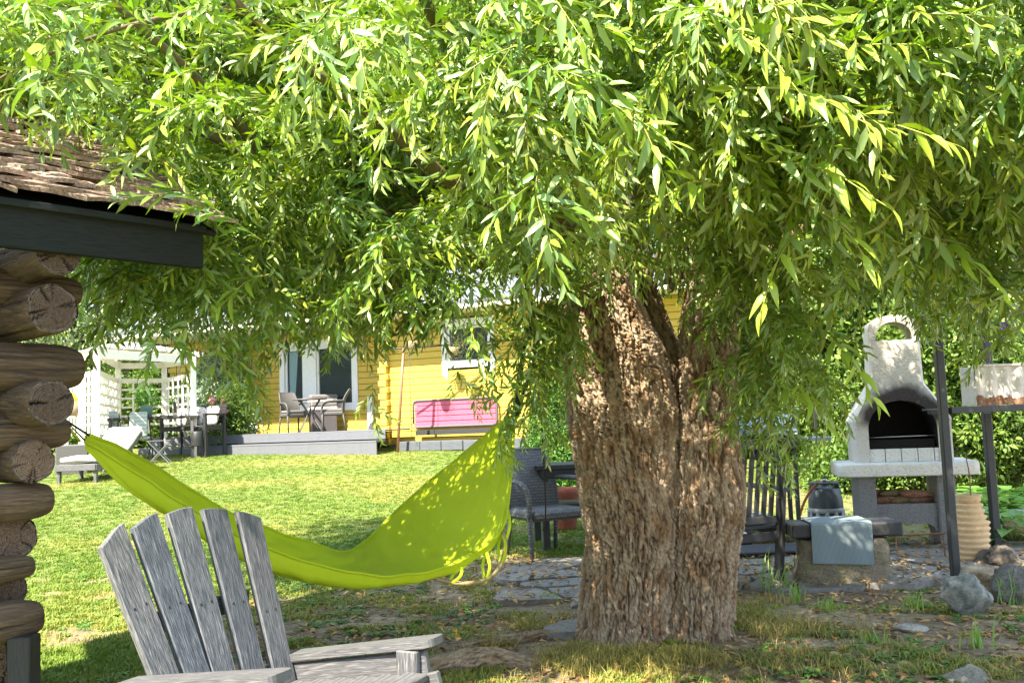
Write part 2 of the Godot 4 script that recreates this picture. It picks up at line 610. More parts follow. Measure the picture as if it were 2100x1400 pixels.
func scatter(called: String, label: String, mesh: Mesh, m: Material, xf: Array, cols: Array, cat := "grass") -> void:
	var mm := MultiMesh.new()
	mm.transform_format = MultiMesh.TRANSFORM_3D
	mm.use_colors = true
	mm.mesh = mesh
	mm.instance_count = xf.size()
	for k in xf.size():
		mm.set_instance_transform(k, xf[k])
		mm.set_instance_color(k, cols[k])
	var o := MultiMeshInstance3D.new()
	o.multimesh = mm
	o.material_override = m
	o.name = numbered(called)
	add_child(o)
	stuff(tag(o, label, cat))

func up_basis(scale: Vector3) -> Basis:
	return Basis(Vector3.UP, rng.randf() * TAU).scaled_local(scale)

func on_patio(x: float, z: float) -> bool:
	var e := fn.get_noise_2d(x * 40.0, z * 40.0) * 0.5
	return z < -5.62 - 0.4 * smoothstep(0.9, 1.5, x) + e * 0.5 + maxf(0.0, 0.5 - x) * -0.3 and z > -7.7 + e and x > -0.15 and x < 4.0

func build_grass() -> void:
	# lawn, thinning with distance only because far blades are smaller than a pixel
	var xf: Array = []
	var cols: Array = []
	var n := 0
	while n < 90000:
		n += 1
		var d := 2.2 + 20.0 * pow(rng.randf(), 1.45)
		var x := rf(-0.62, 0.62) * d
		if rng.randf() < 0.12:
			x = rf(-0.8, 0.8) * d
		var z := -d
		var s := soil_at(x, z)
		if on_patio(x, z) and rng.randf() < 0.985:
			continue
		if rng.randf() < s * 1.15 - 0.02:
			continue
		if x > 2.6 and d > 7.5 and d < 12.0 and rng.randf() < 0.5:
			continue
		var sh := fn.get_noise_2d(x * 30.0 + 7.0, z * 30.0)
		var t := clampf(smoothstep(-0.3, 0.5, sh) * 0.5 + s * 0.5 + rf(-0.16, 0.16), 0.0, 1.0)
		var g := Color(0.15, 0.225, 0.035).lerp(Color(0.38, 0.34, 0.09), t)
		var h := rf(0.7, 1.25) * (1.0 if d > 6.5 else lerpf(1.35, 1.0, (d - 2.2) / 4.3))
		xf.append(Transform3D(up_basis(Vector3(1.3, h, 1.3)), Vector3(x, gh(x, z) - 0.004, z)))
		cols.append(g)
	scatter("grass", "short green and straw-coloured lawn grass over the whole garden", tuft_mesh(16, 0.034, 0.05, 0.0024, 1, 1.1), M.blade, xf, cols)
	# long dry grass round the foot of the tree
	xf = []
	cols = []
	var c := trunk_at
	for k in 1900:
		var a := rng.randf() * TAU
		var rr := 0.36 + absf(rng.randfn()) * 0.34
		var x := c.x + cos(a) * rr * 1.15
		var z := c.z + 0.05 + sin(a) * rr
		if z > -2.6 or on_patio(x, z) or fn.get_noise_2d(x * 130.0 + 11.0, z * 130.0) < rf(-0.1, 0.25):
			continue
		var t := rng.randf()
		xf.append(Transform3D(up_basis(Vector3(1.0, rf(0.5, 1.15), 1.0)), Vector3(x, gh(x, z) - 0.005, z)))
		cols.append(Color(0.20, 0.20, 0.045).lerp(Color(0.50, 0.36, 0.13), t))
	for k in 600:
		var x := rf(-0.6, 2.6)
		var z := rf(-3.2, -4.6)
		if fn.get_noise_2d(x * 90.0, z * 90.0 + 30.0) < 0.02:
			continue
		xf.append(Transform3D(up_basis(Vector3(1.0, rf(0.4, 0.9), 1.0)), Vector3(x, gh(x, z) - 0.005, z)))
		cols.append(Color(0.18, 0.2, 0.04).lerp(Color(0.5, 0.37, 0.14), rng.randf()))
	scatter("long_grass", "long straw-coloured grass round the foot of the willow", tuft_mesh(12, 0.085, 0.06, 0.0018, 2, 1.3), M.blade, xf, cols)
	# small broad-leaved weeds and clover
	xf = []
	cols = []
	for k in 5200:
		var d := 3.4 + 9.0 * rng.randf()
		var x := rf(-0.6, 0.55) * d
		if fn.get_noise_2d(x * 55.0 + 300.0, d * 55.0) < 0.05 or on_patio(x, -d):
			continue
		xf.append(Transform3D(up_basis(Vector3.ONE * rf(0.6, 1.3)), Vector3(x, gh(x, -d) + 0.008, -d)))
		cols.append(Color(0.10, 0.2, 0.04) * rf(0.7, 1.3))
	var wt := stool()
	for k in 9:
		var a := k * 2.4
		leaf(wt, Vector3(cos(a), 0.2, sin(a)) * 0.008, Vector3(cos(a), rf(0.1, 0.7), sin(a)).normalized(), Vector3.UP, 0.035, 0.009, 0.4, Color.WHITE)
	scatter("weeds", "small broad-leaved weeds and clover in the lawn", done(wt), M.blade, xf, cols, "weeds")
	# dead leaves and twigs
	xf = []
	cols = []
	var st := stool()
	st.set_color(Color.WHITE)
	leaf(st, Vector3.ZERO, Vector3.RIGHT, Vector3.UP, 0.06, 0.011, 0.25, Color.WHITE, true)
	for k in 8500:
		var d := 2.6 + 5.6 * rng.randf()
		var x := rf(-0.35, 0.6) * d
		if soil_at(x, -d) < 0.2 and rng.randf() < 0.85:
			continue
		var b := Basis(Vector3.UP, rng.randf() * TAU) * Basis(Vector3.RIGHT, rf(-0.4, 0.4))
		var up := 0.05 if on_patio(x, -d) else 0.012
		xf.append(Transform3D(b.scaled_local(Vector3.ONE * rf(0.5, 1.2)), Vector3(x, gh(x, -d) + up, -d)))
		cols.append([Color(0.3, 0.16, 0.06), Color(0.42, 0.3, 0.14), Color(0.2, 0.12, 0.06), Color(0.5, 0.28, 0.08)][rng.randi() % 4])
	scatter("dead_leaves", "dry brown fallen leaves lying on the bare earth and paving", done(st), M.blade, xf, cols, "leaf litter")
	# weeds
	for w in [[1635, 1235, 0.16, 26], [1590, 1215, 0.3, 20], [1700, 1250, 0.1, 20], [840, 1330, 0.1, 16], [1130, 1235, 0.09, 16], [1245, 1215, 0.11, 22], [2010, 1330, 0.14, 22], [1880, 1250, 0.14, 20], [1790, 1320, 0.1, 18], [2080, 1240, 0.2, 22]]:
		var p := G(w[0], w[1])
		var me := tuft_mesh(w[3], w[2], 0.09, 0.004, int(w[0]), 0.9)
		var o := show_mesh("grass_tuft", me, weed_mat, null, Transform3D(Basis.IDENTITY, p))
		tag(o, {1635: "bright sunlit green tuft in front of the dark wooden chair", 1590: "tall pointed grass tuft beside the dark wooden chair leg", 1700: "low green tuft in front of the stone block", 840: "small green tuft behind the grey chair armrest", 1130: "green tuft at the edge of the slate paving", 1245: "dark green tuft between slate and willow trunk", 2010: "grass tuft in front of the grey boulder", 1880: "grass tuft left of the mossy boulder by the steel post", 1790: "low grass tuft on bare earth right of the willow", 2080: "tall grass tuft growing beside the boulder heap"}[w[0]], "grass tuft", "grass tufts growing on the worn ground")

var weed_mat: StandardMaterial3D
var trunk_at := Vector3.ZERO

# ------------------------------------------------------------------ leaves
func leaf(st: SurfaceTool, base: Vector3, dir: Vector3, nrm: Vector3, length: float, wide: float, curl: float, c: Color, fine := false) -> void:
	var side := dir.cross(nrm).normalized()
	nrm = side.cross(dir).normalized()
	st.set_color(c)
	st.set_smooth_group(0)
	var ts := [0.0, 0.14, 0.34, 0.6, 0.84, 1.0] if fine else [0.0, 0.3, 0.66, 1.0]
	var ws := [0.06, 0.66, 1.0, 0.80, 0.36, 0.0] if fine else [0.0, 0.95, 0.8, 0.0]
	var pl: Vector3
	var pm: Vector3
	var pr: Vector3
	for i in ts.size():
		var t: float = ts[i]
		var w: float = ws[i] * wide
		var m := base + dir * (length * t * (1.0 - 0.12 * absf(curl) * t)) - nrm * (curl * length * t * t)
		var l := m - side * w + nrm * w * 0.35
		var r := m + side * w + nrm * w * 0.35
		if i > 0:
			if ws[i - 1] == 0.0:
				tri(st, pm, m, l); tri(st, pm, r, m)
			elif w == 0.0:
				tri(st, pl, pm, m); tri(st, pm, pr, m)
			else:
				quad(st, pl, pm, m, l); quad(st, pm, pr, r, m)
		pl = l; pm = m; pr = r

func leaf_tone(young: float) -> Color:
	var c := Color(0.125, 0.225, 0.028).lerp(Color(0.35, 0.46, 0.045), young)
	var u := rng.randf()
	if u < 0.34:
		c = c.lerp(Color(0.29, 0.42, 0.2), 0.6)
	elif u > 0.9965:
		c = Color(0.5, 0.4, 0.05)
	return c * rf(0.8, 1.4)

# one leafy shoot along +X, hanging towards -Y
func add_shoot(st: SurfaceTool, x: Transform3D, length: float, n: int, droop: float, leaf_len: float, fine := false) -> void:
	var pts: PackedVector3Array = []
	var rad: PackedFloat32Array = []
	for i in 6:
		var t := i / 5.0
		pts.append(x * Vector3(length * t * (1.0 - 0.15 * droop * t), -droop * length * t * t * 0.6, 0.03 * length * sin(t * 4.0)))
		rad.append(lerpf(0.0022, 0.0008, t))
	st.set_color(Color(0.3, 0.32, 0.06))
	add_tube(st, pts, rad, 4, false)
	for k in n:
		var t := (k + 0.6) / n
		var p := spline_at(Array(pts), t)
		var tan := (spline_at(Array(pts), minf(t + 0.05, 1.0)) - spline_at(Array(pts), t - 0.05)).normalized()
		var a := k * 2.4 + rf(-0.5, 0.5)
		var s1 := tan.cross(Vector3.UP)
		if s1.length() < 0.1:
			s1 = tan.cross(Vector3.RIGHT)
		s1 = s1.normalized()
		var s2 := s1.cross(tan)
		var out := s1 * cos(a) + s2 * sin(a) * 0.7
		var open := lerpf(1.15, 0.35, t * t)
		var dir := (tan + out * open + Vector3.DOWN * rf(-0.25, 0.3)).normalized()
		var nn := (Vector3.UP + rdir() * 0.7).normalized()
		if absf(nn.dot(dir)) > 0.9:
			nn = s1
		var l := leaf_len * rf(0.7, 1.15) * (1.0 - 0.55 * pow(t, 4.0)) * (0.65 + 0.35 * minf(1.0, t * 4.0))
		leaf(st, p, dir, nn, l, l * rf(0.094, 0.13), rf(0.05, 0.55), leaf_tone(clampf(t * t * 0.9 + rf(-0.2, 0.25), 0.0, 1.0)), fine)

# ------------------------------------------------------------------ the willow
var cell := FastNoiseLite.new()
var soft := FastNoiseLite.new()

func bark_mesh(pts: Array, radii: Array, per: int, around: int, deep: float, seedn: int, grainy := 1.0) -> ArrayMesh:
	var nu := (pts.size() - 1) * per
	var rr := PackedVector3Array()
	for r in radii:
		rr.append(Vector3(r, 0, 0))
	var v: PackedVector3Array = []
	var col: PackedColorArray = []
	var t0: Vector3 = (pts[1] - pts[0]).normalized()
	var side := Vector3.RIGHT
	var run := 0.0
	var last: Vector3 = pts[0]
	for i in nu + 1:
		var u := float(i) / nu
		var p := spline_at(pts, u)
		var t := (spline_at(pts, minf(u + 0.01, 1.0)) - spline_at(pts, maxf(u - 0.01, 0.0))).normalized()
		side = (side - t * side.dot(t)).normalized()
		var up := side.cross(t)
		var r0 := spline_at(Array(rr), u).x
		run += p.distance_to(last)
		last = p
		for j in around + 1:
			var a := TAU * (j % around) / around
			var cx := cos(a)
			var sx := sin(a)
			var q := Vector3(cx * maxf(r0, 0.05), run, sx * maxf(r0, 0.05)) * grainy + Vector3(seedn * 3.7, 0, 0)
			var bend := soft.get_noise_3dv(q * Vector3(7, 4, 7)) * 0.035
			var w := q + Vector3(bend, 0, -bend)
			var n1 := soft.get_noise_3dv(w * Vector3(17, 2.4, 17))
			var n2 := soft.get_noise_3dv(w * Vector3(40, 6.5, 40) + Vector3(70, 0, 0))
			var n3 := soft.get_noise_3dv(w * Vector3(24, 34, 24) + Vector3(20, 9, 0))
			var plate := 0.55 * smoothstep(0.0, 0.15, absf(n1)) + 0.33 * smoothstep(0.0, 0.16, absf(n2)) + 0.12 * smoothstep(0.0, 0.2, absf(n3))
			var fine := soft.get_noise_3dv(q * Vector3(85, 45, 85))
			var big := soft.get_noise_3dv(Vector3(cx, run * 1.5, sx) * 1.6 + Vector3(seedn, 0, 0))
			var patch := soft.get_noise_3dv(q * Vector3(14, 5, 14) + Vector3(3, 3, 3))
			var rad := r0 * (1.0 + big * 0.10) + deep * (plate - 0.7) + fine * deep * 0.4
			v.append(p + (side * cx + up * sx) * rad)
			var top := Color(0.35, 0.25, 0.155).lerp(Color(0.49, 0.39, 0.275), clampf(0.5 + patch * 1.4, 0.0, 1.0))
			if patch < -0.25:
				top = top.lerp(Color(0.34, 0.2, 0.10), 0.6)
			var c := Color(0.075, 0.04, 0.022).lerp(top, pow(plate, 1.5) * clampf(0.85 + fine * 0.5, 0.0, 1.0))
			col.append(c)
	return indexed(v, col, nu, around, true)

var crown_x: Array = []
var crown_c: Array = []
var n_branch := 0

func under(p: Vector3) -> float:
	# the height under which the willow's crown does not hang, by place in the garden
	var y := 1.62
	if p.x < -0.95:
		y = 1.60 + clampf((-0.95 - p.x) * 0.25, 0.0, 0.35)
	if p.x > 0.15 and p.x < 1.02 and p.z > -5.4:
		y = 1.88
	if p.x > 1.02:
		y = lerpf(1.4, 1.62, smoothstep(1.05, 1.45, p.x))
	if p.x > 1.15 and p.x < 1.75:
		y = 1.85
	return y

func room(p: Vector3) -> bool:
	if p.distance_to(cam_t.origin) < 1.85:
		return false
	# clear air round the roof of the log cabin
	var q := p - cabin_at
	var s := q.dot(cabin_v)
	var u := q.dot(cabin_u)
	if s > -0.95 and u < 0.42 and p.y < 2.04 + maxf(0.0, s) * 0.48:
		return false
	return true

var gaps: Array = []

func near_line(p: Vector3, a: Vector3, b: Vector3) -> float:
	return Geometry3D.get_closest_point_to_segment(p, a, b).distance_to(p)

func spray(p: Vector3, dir: Vector3, size: float, strict := true) -> void:
	if p.y > 2.35 + maxf(0.0, -p.z - 2.3) * 0.62 + maxf(0.0, -p.z - 5.0) * 0.5:
		return
	for g in gaps:
		if near_line(p, g[0], g[1]) < g[2] and rng.randf() < (g[3] if strict else g[3] * 0.62):
			return
	if not room(p) or (strict and p.y < under(p) + 0.12):
		return
	if strict and (p + dir * 0.4 * size).y < under(p) - 0.12:
		return
	var x := dir
	var y := (Vector3.UP + rdir() * 0.35)
	var z := x.cross(y).normalized()
	y = z.cross(x).normalized()
	crown_x.append(Transform3D(Basis(x, y, z).scaled_local(Vector3.ONE * size), p))
	var v := rf(0.8, 1.15)
	crown_c.append(Color(v * rf(0.9, 1.15), v, v))

func limb_pts(list: Array) -> Array:
	var out: Array = []
	for e in list:
		out.append(W(e[0], e[1], e[2]))
	return out

func build_willow() -> void:
	cell.noise_type = FastNoiseLite.TYPE_CELLULAR
	cell.cellular_return_type = FastNoiseLite.RETURN_DISTANCE2_SUB
	cell.cellular_distance_function = FastNoiseLite.DISTANCE_EUCLIDEAN
	cell.frequency = 1.0
	cell.fractal_type = FastNoiseLite.FRACTAL_NONE
	cell.seed = 8
	soft.noise_type = FastNoiseLite.TYPE_SIMPLEX_SMOOTH
	soft.frequency = 1.0
	soft.fractal_octaves = 3
	soft.seed = 2
	var t := thing("willow_tree", "thick old willow with deeply fissured twin trunk and bushy leaning crown holding the hammock", "tree", trunk_at)
	var org := func(list: Array) -> Array:
		var o: Array = []
		for p in limb_pts(list):
			o.append(p - trunk_at)
		return o
	# the fused stems of the trunk
	part("trunk", bark_mesh(org.call([[1288, 1345, 4.88], [1288, 1280, 4.88], [1298, 1150, 4.88], [1297, 1050, 4.88], [1285, 930, 4.88], [1279, 850, 4.88], [1262, 760, 4.86], [1243, 690, 4.84], [1225, 600, 4.8], [1195, 520, 4.75]]), [0.31, 0.262, 0.245, 0.255, 0.27, 0.282, 0.262, 0.235, 0.18, 0.13], 36, 330, 0.034, 1), M.bark, t)
	part("trunk", bark_mesh(org.call([[1432, 1345, 4.82], [1432, 1280, 4.82], [1440, 1150, 4.82], [1453, 1050, 4.82], [1452, 930, 4.84], [1450, 850, 4.88], [1454, 760, 4.9], [1455, 690, 4.92], [1463, 600, 4.95], [1470, 500, 4.95]]), [0.215, 0.178, 0.174, 0.182, 0.168, 0.15, 0.145, 0.15, 0.13, 0.10], 36, 250, 0.03, 2), M.bark, t)
	part("trunk", bark_mesh(org.call([[1375, 1000, 5.2], [1372, 850, 5.2], [1345, 720, 5.12], [1310, 620, 5.08], [1280, 520, 5.1], [1265, 400, 5.15]]), [0.2, 0.19, 0.13, 0.115, 0.10, 0.075], 30, 160, 0.02, 3), M.bark, t)
	# limbs: [points (x, y, distance), thickness at both ends]
	var limbs := [
		[[[1225, 610, 4.8], [1150, 545, 4.6], [1050, 525, 4.45], [930, 510, 4.35], [760, 440, 4.2], [560, 340, 4.0], [330, 230, 3.9], [80, 120, 3.8]], 0.085, 0.012],
		[[[1200, 540, 4.78], [1130, 440, 4.75], [1040, 380, 4.75], [930, 330, 4.8], [850, 270, 4.7], [700, 120, 4.5], [560, -60, 4.2]], 0.075, 0.015],
		[[[1265, 420, 5.15], [1200, 260, 5.3], [1160, 100, 5.4], [1130, -120, 5.5], [1090, -420, 5.5]], 0.075, 0.02],
		[[[1215, 560, 4.85], [1110, 330, 5.2], [1055, 150, 5.4], [1040, -60, 5.5], [1000, -350, 5.6]], 0.06, 0.02],
		[[[1195, 530, 4.75], [1080, 300, 5.0], [1000, 120, 5.2], [930, -60, 5.3], [850, -300, 5.3]], 0.05, 0.015],
		[[[1470, 540, 4.95], [1480, 380, 4.7], [1560, 200, 4.4], [1660, 20, 4.1], [1780, -200, 3.8]], 0.08, 0.015],
		[[[1460, 600, 4.95], [1560, 480, 4.6], [1700, 390, 4.2], [1850, 320, 3.9], [2050, 260, 3.7], [2250, 230, 3.5]], 0.065, 0.012],
		[[[1300, 560, 4.9], [1310, 420, 4.4], [1350, 280, 3.9], [1430, 140, 3.4], [1540, 10, 3.0], [1640, -140, 2.8]], 0.06, 0.012],
		[[[1240, 620, 4.75], [1130, 500, 4.2], [960, 400, 3.8], [780, 250, 3.5], [600, 110, 3.3], [420, -60, 3.1]], 0.055, 0.012],
		[[[1470, 520, 4.95], [1500, 400, 5.3], [1620, 250, 5.6], [1800, 100, 5.9], [2000, -50, 6.2]], 0.06, 0.015],
		[[[1265, 420, 5.15], [1150, 300, 5.8], [950, 200, 6.3], [700, 120, 6.6], [400, 60, 6.8]], 0.06, 0.015],
		[[[1463, 600, 4.95], [1560, 520, 5.3], [1700, 440, 5.5], [1880, 380, 5.7], [2080, 330, 5.8]], 0.05, 0.012],
		[[[1270, 380, 5.15], [1400, 200, 5.4], [1480, 0, 5.5], [1520, -250, 5.6]], 0.06, 0.015],
		[[[1230, 600, 4.8], [1100, 560, 4.9], [940, 530, 5.1], [760, 480, 5.3], [560, 420, 5.4], [360, 380, 5.4]], 0.055, 0.012],
		[[[1460, 560, 4.95], [1530, 430, 4.3], [1650, 300, 3.6], [1800, 190, 3.1], [1930, 120, 2.9]], 0.05, 0.012],
		[[[1180, 480, 4.7], [1020, 260, 4.0], [900, 60, 3.3], [820, -120, 2.9], [700, -350, 2.6]], 0.045, 0.012],
		[[[560, 340, 4.0], [420, 180, 3.5], [250, 20, 3.1], [60, -150, 2.8]], 0.03, 0.01],
		[[[1150, 300, 5.8], [800, 150, 6.2], [450, 40, 6.5], [100, -60, 6.8]], 0.04, 0.012],
		[[[700, 120, 6.6], [420, 200, 6.4], [150, 220, 6.2], [-100, 200, 6.0]], 0.03, 0.01],
	]
	# thin places in the crown, where the light comes through
	var to_sun := Vector3(-0.5, 1.06, 0.73).normalized()
	gaps = [[Vector3(-0.3, 0.7, -4.15), Vector3(-0.3, 0.7, -4.15) + to_sun * 5.0, 0.8, 0.85], [Vector3(0.75, 0.9, -4.6), Vector3(0.75, 0.9, -4.6) + to_sun * 5.0, 0.5, 0.35], [W(900, 340, 4.5), W(890, 330, 3.0), 0.27, 0.85]]
	var k := 0
	for L in limbs:
		var pts: Array = org.call(L[0])
		tube("limb", pts, L[1] * 0.8, M.twig_bark, t, L[2] * 0.8, 10, 6)
		var wp := limb_pts(L[0])
		var length := 0.0
		for i in wp.size() - 1:
			length += (wp[i] as Vector3).distance_to(wp[i + 1])
		var n := int(length * 13.5)
		for i in n:
			var u := lerpf(0.22, 1.0, (i + rng.randf()) / n)
			var p := spline_at(wp, u)
			var tan := (spline_at(wp, minf(u + 0.03, 1.0)) - spline_at(wp, u - 0.03)).normalized()
			var out := rdir()
			out = (out - tan * out.dot(tan)).normalized()
			var away := (p - W(1350, 640, 4.95)).normalized()
			var dir := (tan * rf(0.2, 0.9) + out * rf(0.5, 1.0) + away * 0.5).normalized()
			pending.append([p, dir, rf(0.6, 1.25), rf(-0.1, 0.65)])
		k += 1
	for b in pending:
		branch_world(t, b[0], b[1], b[2], b[3])
	# boughs that hang lower, to the places where the photograph shows their tips
	rng.seed = 161
	var limb_dots: Array = []
	for L in limbs:
		var wp := limb_pts(L[0])
		for i in 24:
			limb_dots.append(spline_at(wp, 0.2 + 0.8 * i / 23.0))
	# filling boughs: [corner, corner of the part of the crown, how many]
	for f in [[Vector3(-2.3, 1.85, -4.2), Vector3(-0.1, 3.0, -3.1), 60], [Vector3(-0.1, 1.95, -3.3), Vector3(2.0, 2.5, -2.35), 44], [Vector3(0.0, 2.2, -4.4), Vector3(2.2, 3.2, -3.2), 28], [Vector3(-1.6, 1.55, -4.3), Vector3(-0.3, 1.95, -3.3), 34], [Vector3(-3.2, 2.0, -6.2), Vector3(-1.0, 4.0, -4.6), 50]]:
		for i in f[2]:
			var e := Vector3(rf(f[0].x, f[1].x), rf(f[0].y, f[1].y), rf(f[0].z, f[1].z))
			var best: Vector3 = limb_dots[0]
			for q in limb_dots:
				if q.distance_to(e) < best.distance_to(e):
					best = q
			var l := best.distance_to(e)
			if l > 1.7 or l < 0.12 or not room(e):
				continue
			var mid := (best + e) * 0.5 + Vector3.UP * l * 0.12 + rdir() * l * 0.06
			grow(t, [best, (best + mid) * 0.5, mid, (mid + e) * 0.5, e, e + (e - mid).normalized() * 0.25 + Vector3.DOWN * 0.05], l + 0.25, 0.075, 0.95, true, 0.35)
	rng.seed = 162
	for h in HANG:
		var a := W(h[0], h[1], h[2])
		var e := W(h[3], h[4], h[5])
		hang(t, a, e, h[6] if h.size() > 6 else 0.075, h[7] if h.size() > 7 else 1.0)
	rng.seed = 163
	hero_shoots(t)
	# a tangle of whips in the knot of the crown
	var knot := W(890, 330, 4.7)
	for i in 46:
		var a := knot + rdir() * 0.22
		var e := a + (rdir() + Vector3(-0.2, 0.2, 0.1)).normalized() * rf(0.3, 0.7)
		tube("twig", [a - trunk_at, (a + e) * 0.5 + rdir() * 0.05 - trunk_at, e - trunk_at], rf(0.004, 0.009), M.twig_bark, t, 0.002, 5, 3)
	for i in 40:
		var a := W(rf(1230, 1470), rf(560, 640), 4.95)
		var e := a + (Vector3(rf(-0.5, 0.5), 1.2, rf(-0.5, 0.5))).normalized() * rf(0.5, 1.3)
		tube("twig", [a - trunk_at, (a + e) * 0.5 + rdir() * 0.06 - trunk_at, e - trunk_at], rf(0.007, 0.014), M.twig_bark, t, 0.003, 5, 3)
	var st := stool()
	rng.seed = 77
	add_shoot(st, Transform3D.IDENTITY, 0.40, 16, 0.22, 0.1)
	for i in 3:
		var b := Basis(Vector3(0, 0, 1), rf(-0.7, 0.5)) * Basis(Vector3.UP, [-0.8, 0.85, 0.1][i])
		add_shoot(st, Transform3D(b, Vector3(0.08 + 0.09 * i, -0.01 * i, 0)), rf(0.2, 0.28), 10, 0.3, 0.092)
	var mm := MultiMesh.new()
	mm.transform_format = MultiMesh.TRANSFORM_3D
	mm.use_colors = true
	mm.mesh = done(st)
	mm.instance_count = crown_x.size()
	for i in crown_x.size():
		var x: Transform3D = crown_x[i]
		x.origin -= trunk_at
		mm.set_instance_transform(i, x)
		mm.set_instance_color(i, crown_c[i])
	var o := MultiMeshInstance3D.new()
	o.name = "foliage"
	o.multimesh = mm
	o.material_override = M.leaf
	t.add_child(o)
	stuff(o)
	print("sprays ", crown_x.size(), " branches ", n_branch)

var pending: Array = []

func branch_world(t: Node3D, p: Vector3, dir: Vector3, length: float, droop: float) -> void:
	var pts: Array = []
	var q := p
	var d := dir
	for i in 7:
		pts.append(q)
		q += d * (length / 6.0)
		d = (d + Vector3.DOWN * droop / 7.0 + rdir() * 0.05).normalized()
	for i in [3, 6]:
		if (pts[i] as Vector3).y < under(pts[i]) - 0.05 or not room(pts[i]):
			return
	grow(t, pts, length, 0.075, 1.0, true)

func grow(t: Node3D, pts: Array, length: float, step: float, size: float, strict: bool, from := 0.15) -> void:
	var had := crown_x.size()
	var s := length * from
	while s <= length:
		var u := s / length
		var q := spline_at(pts, u)
		var tan := (spline_at(pts, minf(u + 0.04, 1.0)) - spline_at(pts, maxf(u - 0.04, 0.0))).normalized()
		var out := rdir() + Vector3.DOWN * 0.05
		out = (out - tan * out.dot(tan)).normalized()
		var dd := (tan * rf(0.4, 1.1) + out * rf(0.4, 1.0)).normalized()
		if u > 0.96:
			dd = tan
		spray(q, dd, size * rf(0.8, 1.2), strict)
		s += step * rf(0.6, 1.4)
	if crown_x.size() - had < 4:
		return
	n_branch += 1
	if n_branch <= 290:
		var lp: Array = []
		for p in pts:
			lp.append(p - trunk_at)
		tube("branch", lp, 0.011, M.twig_bark, t, 0.003, 5, 2)

func hang(t: Node3D, a: Vector3, e: Vector3, step: float, size: float) -> void:
	var l := a.distance_to(e)
	var mid := (a + e) * 0.5 + Vector3.UP * l * 0.12 + rdir() * l * 0.04
	var pts := [a, a.lerp(mid, 0.55) + Vector3.UP * l * 0.03, mid, mid.lerp(e, 0.5) + Vector3.UP * l * 0.02, e]
	grow(t, pts, l, step, size, false, 0.05)

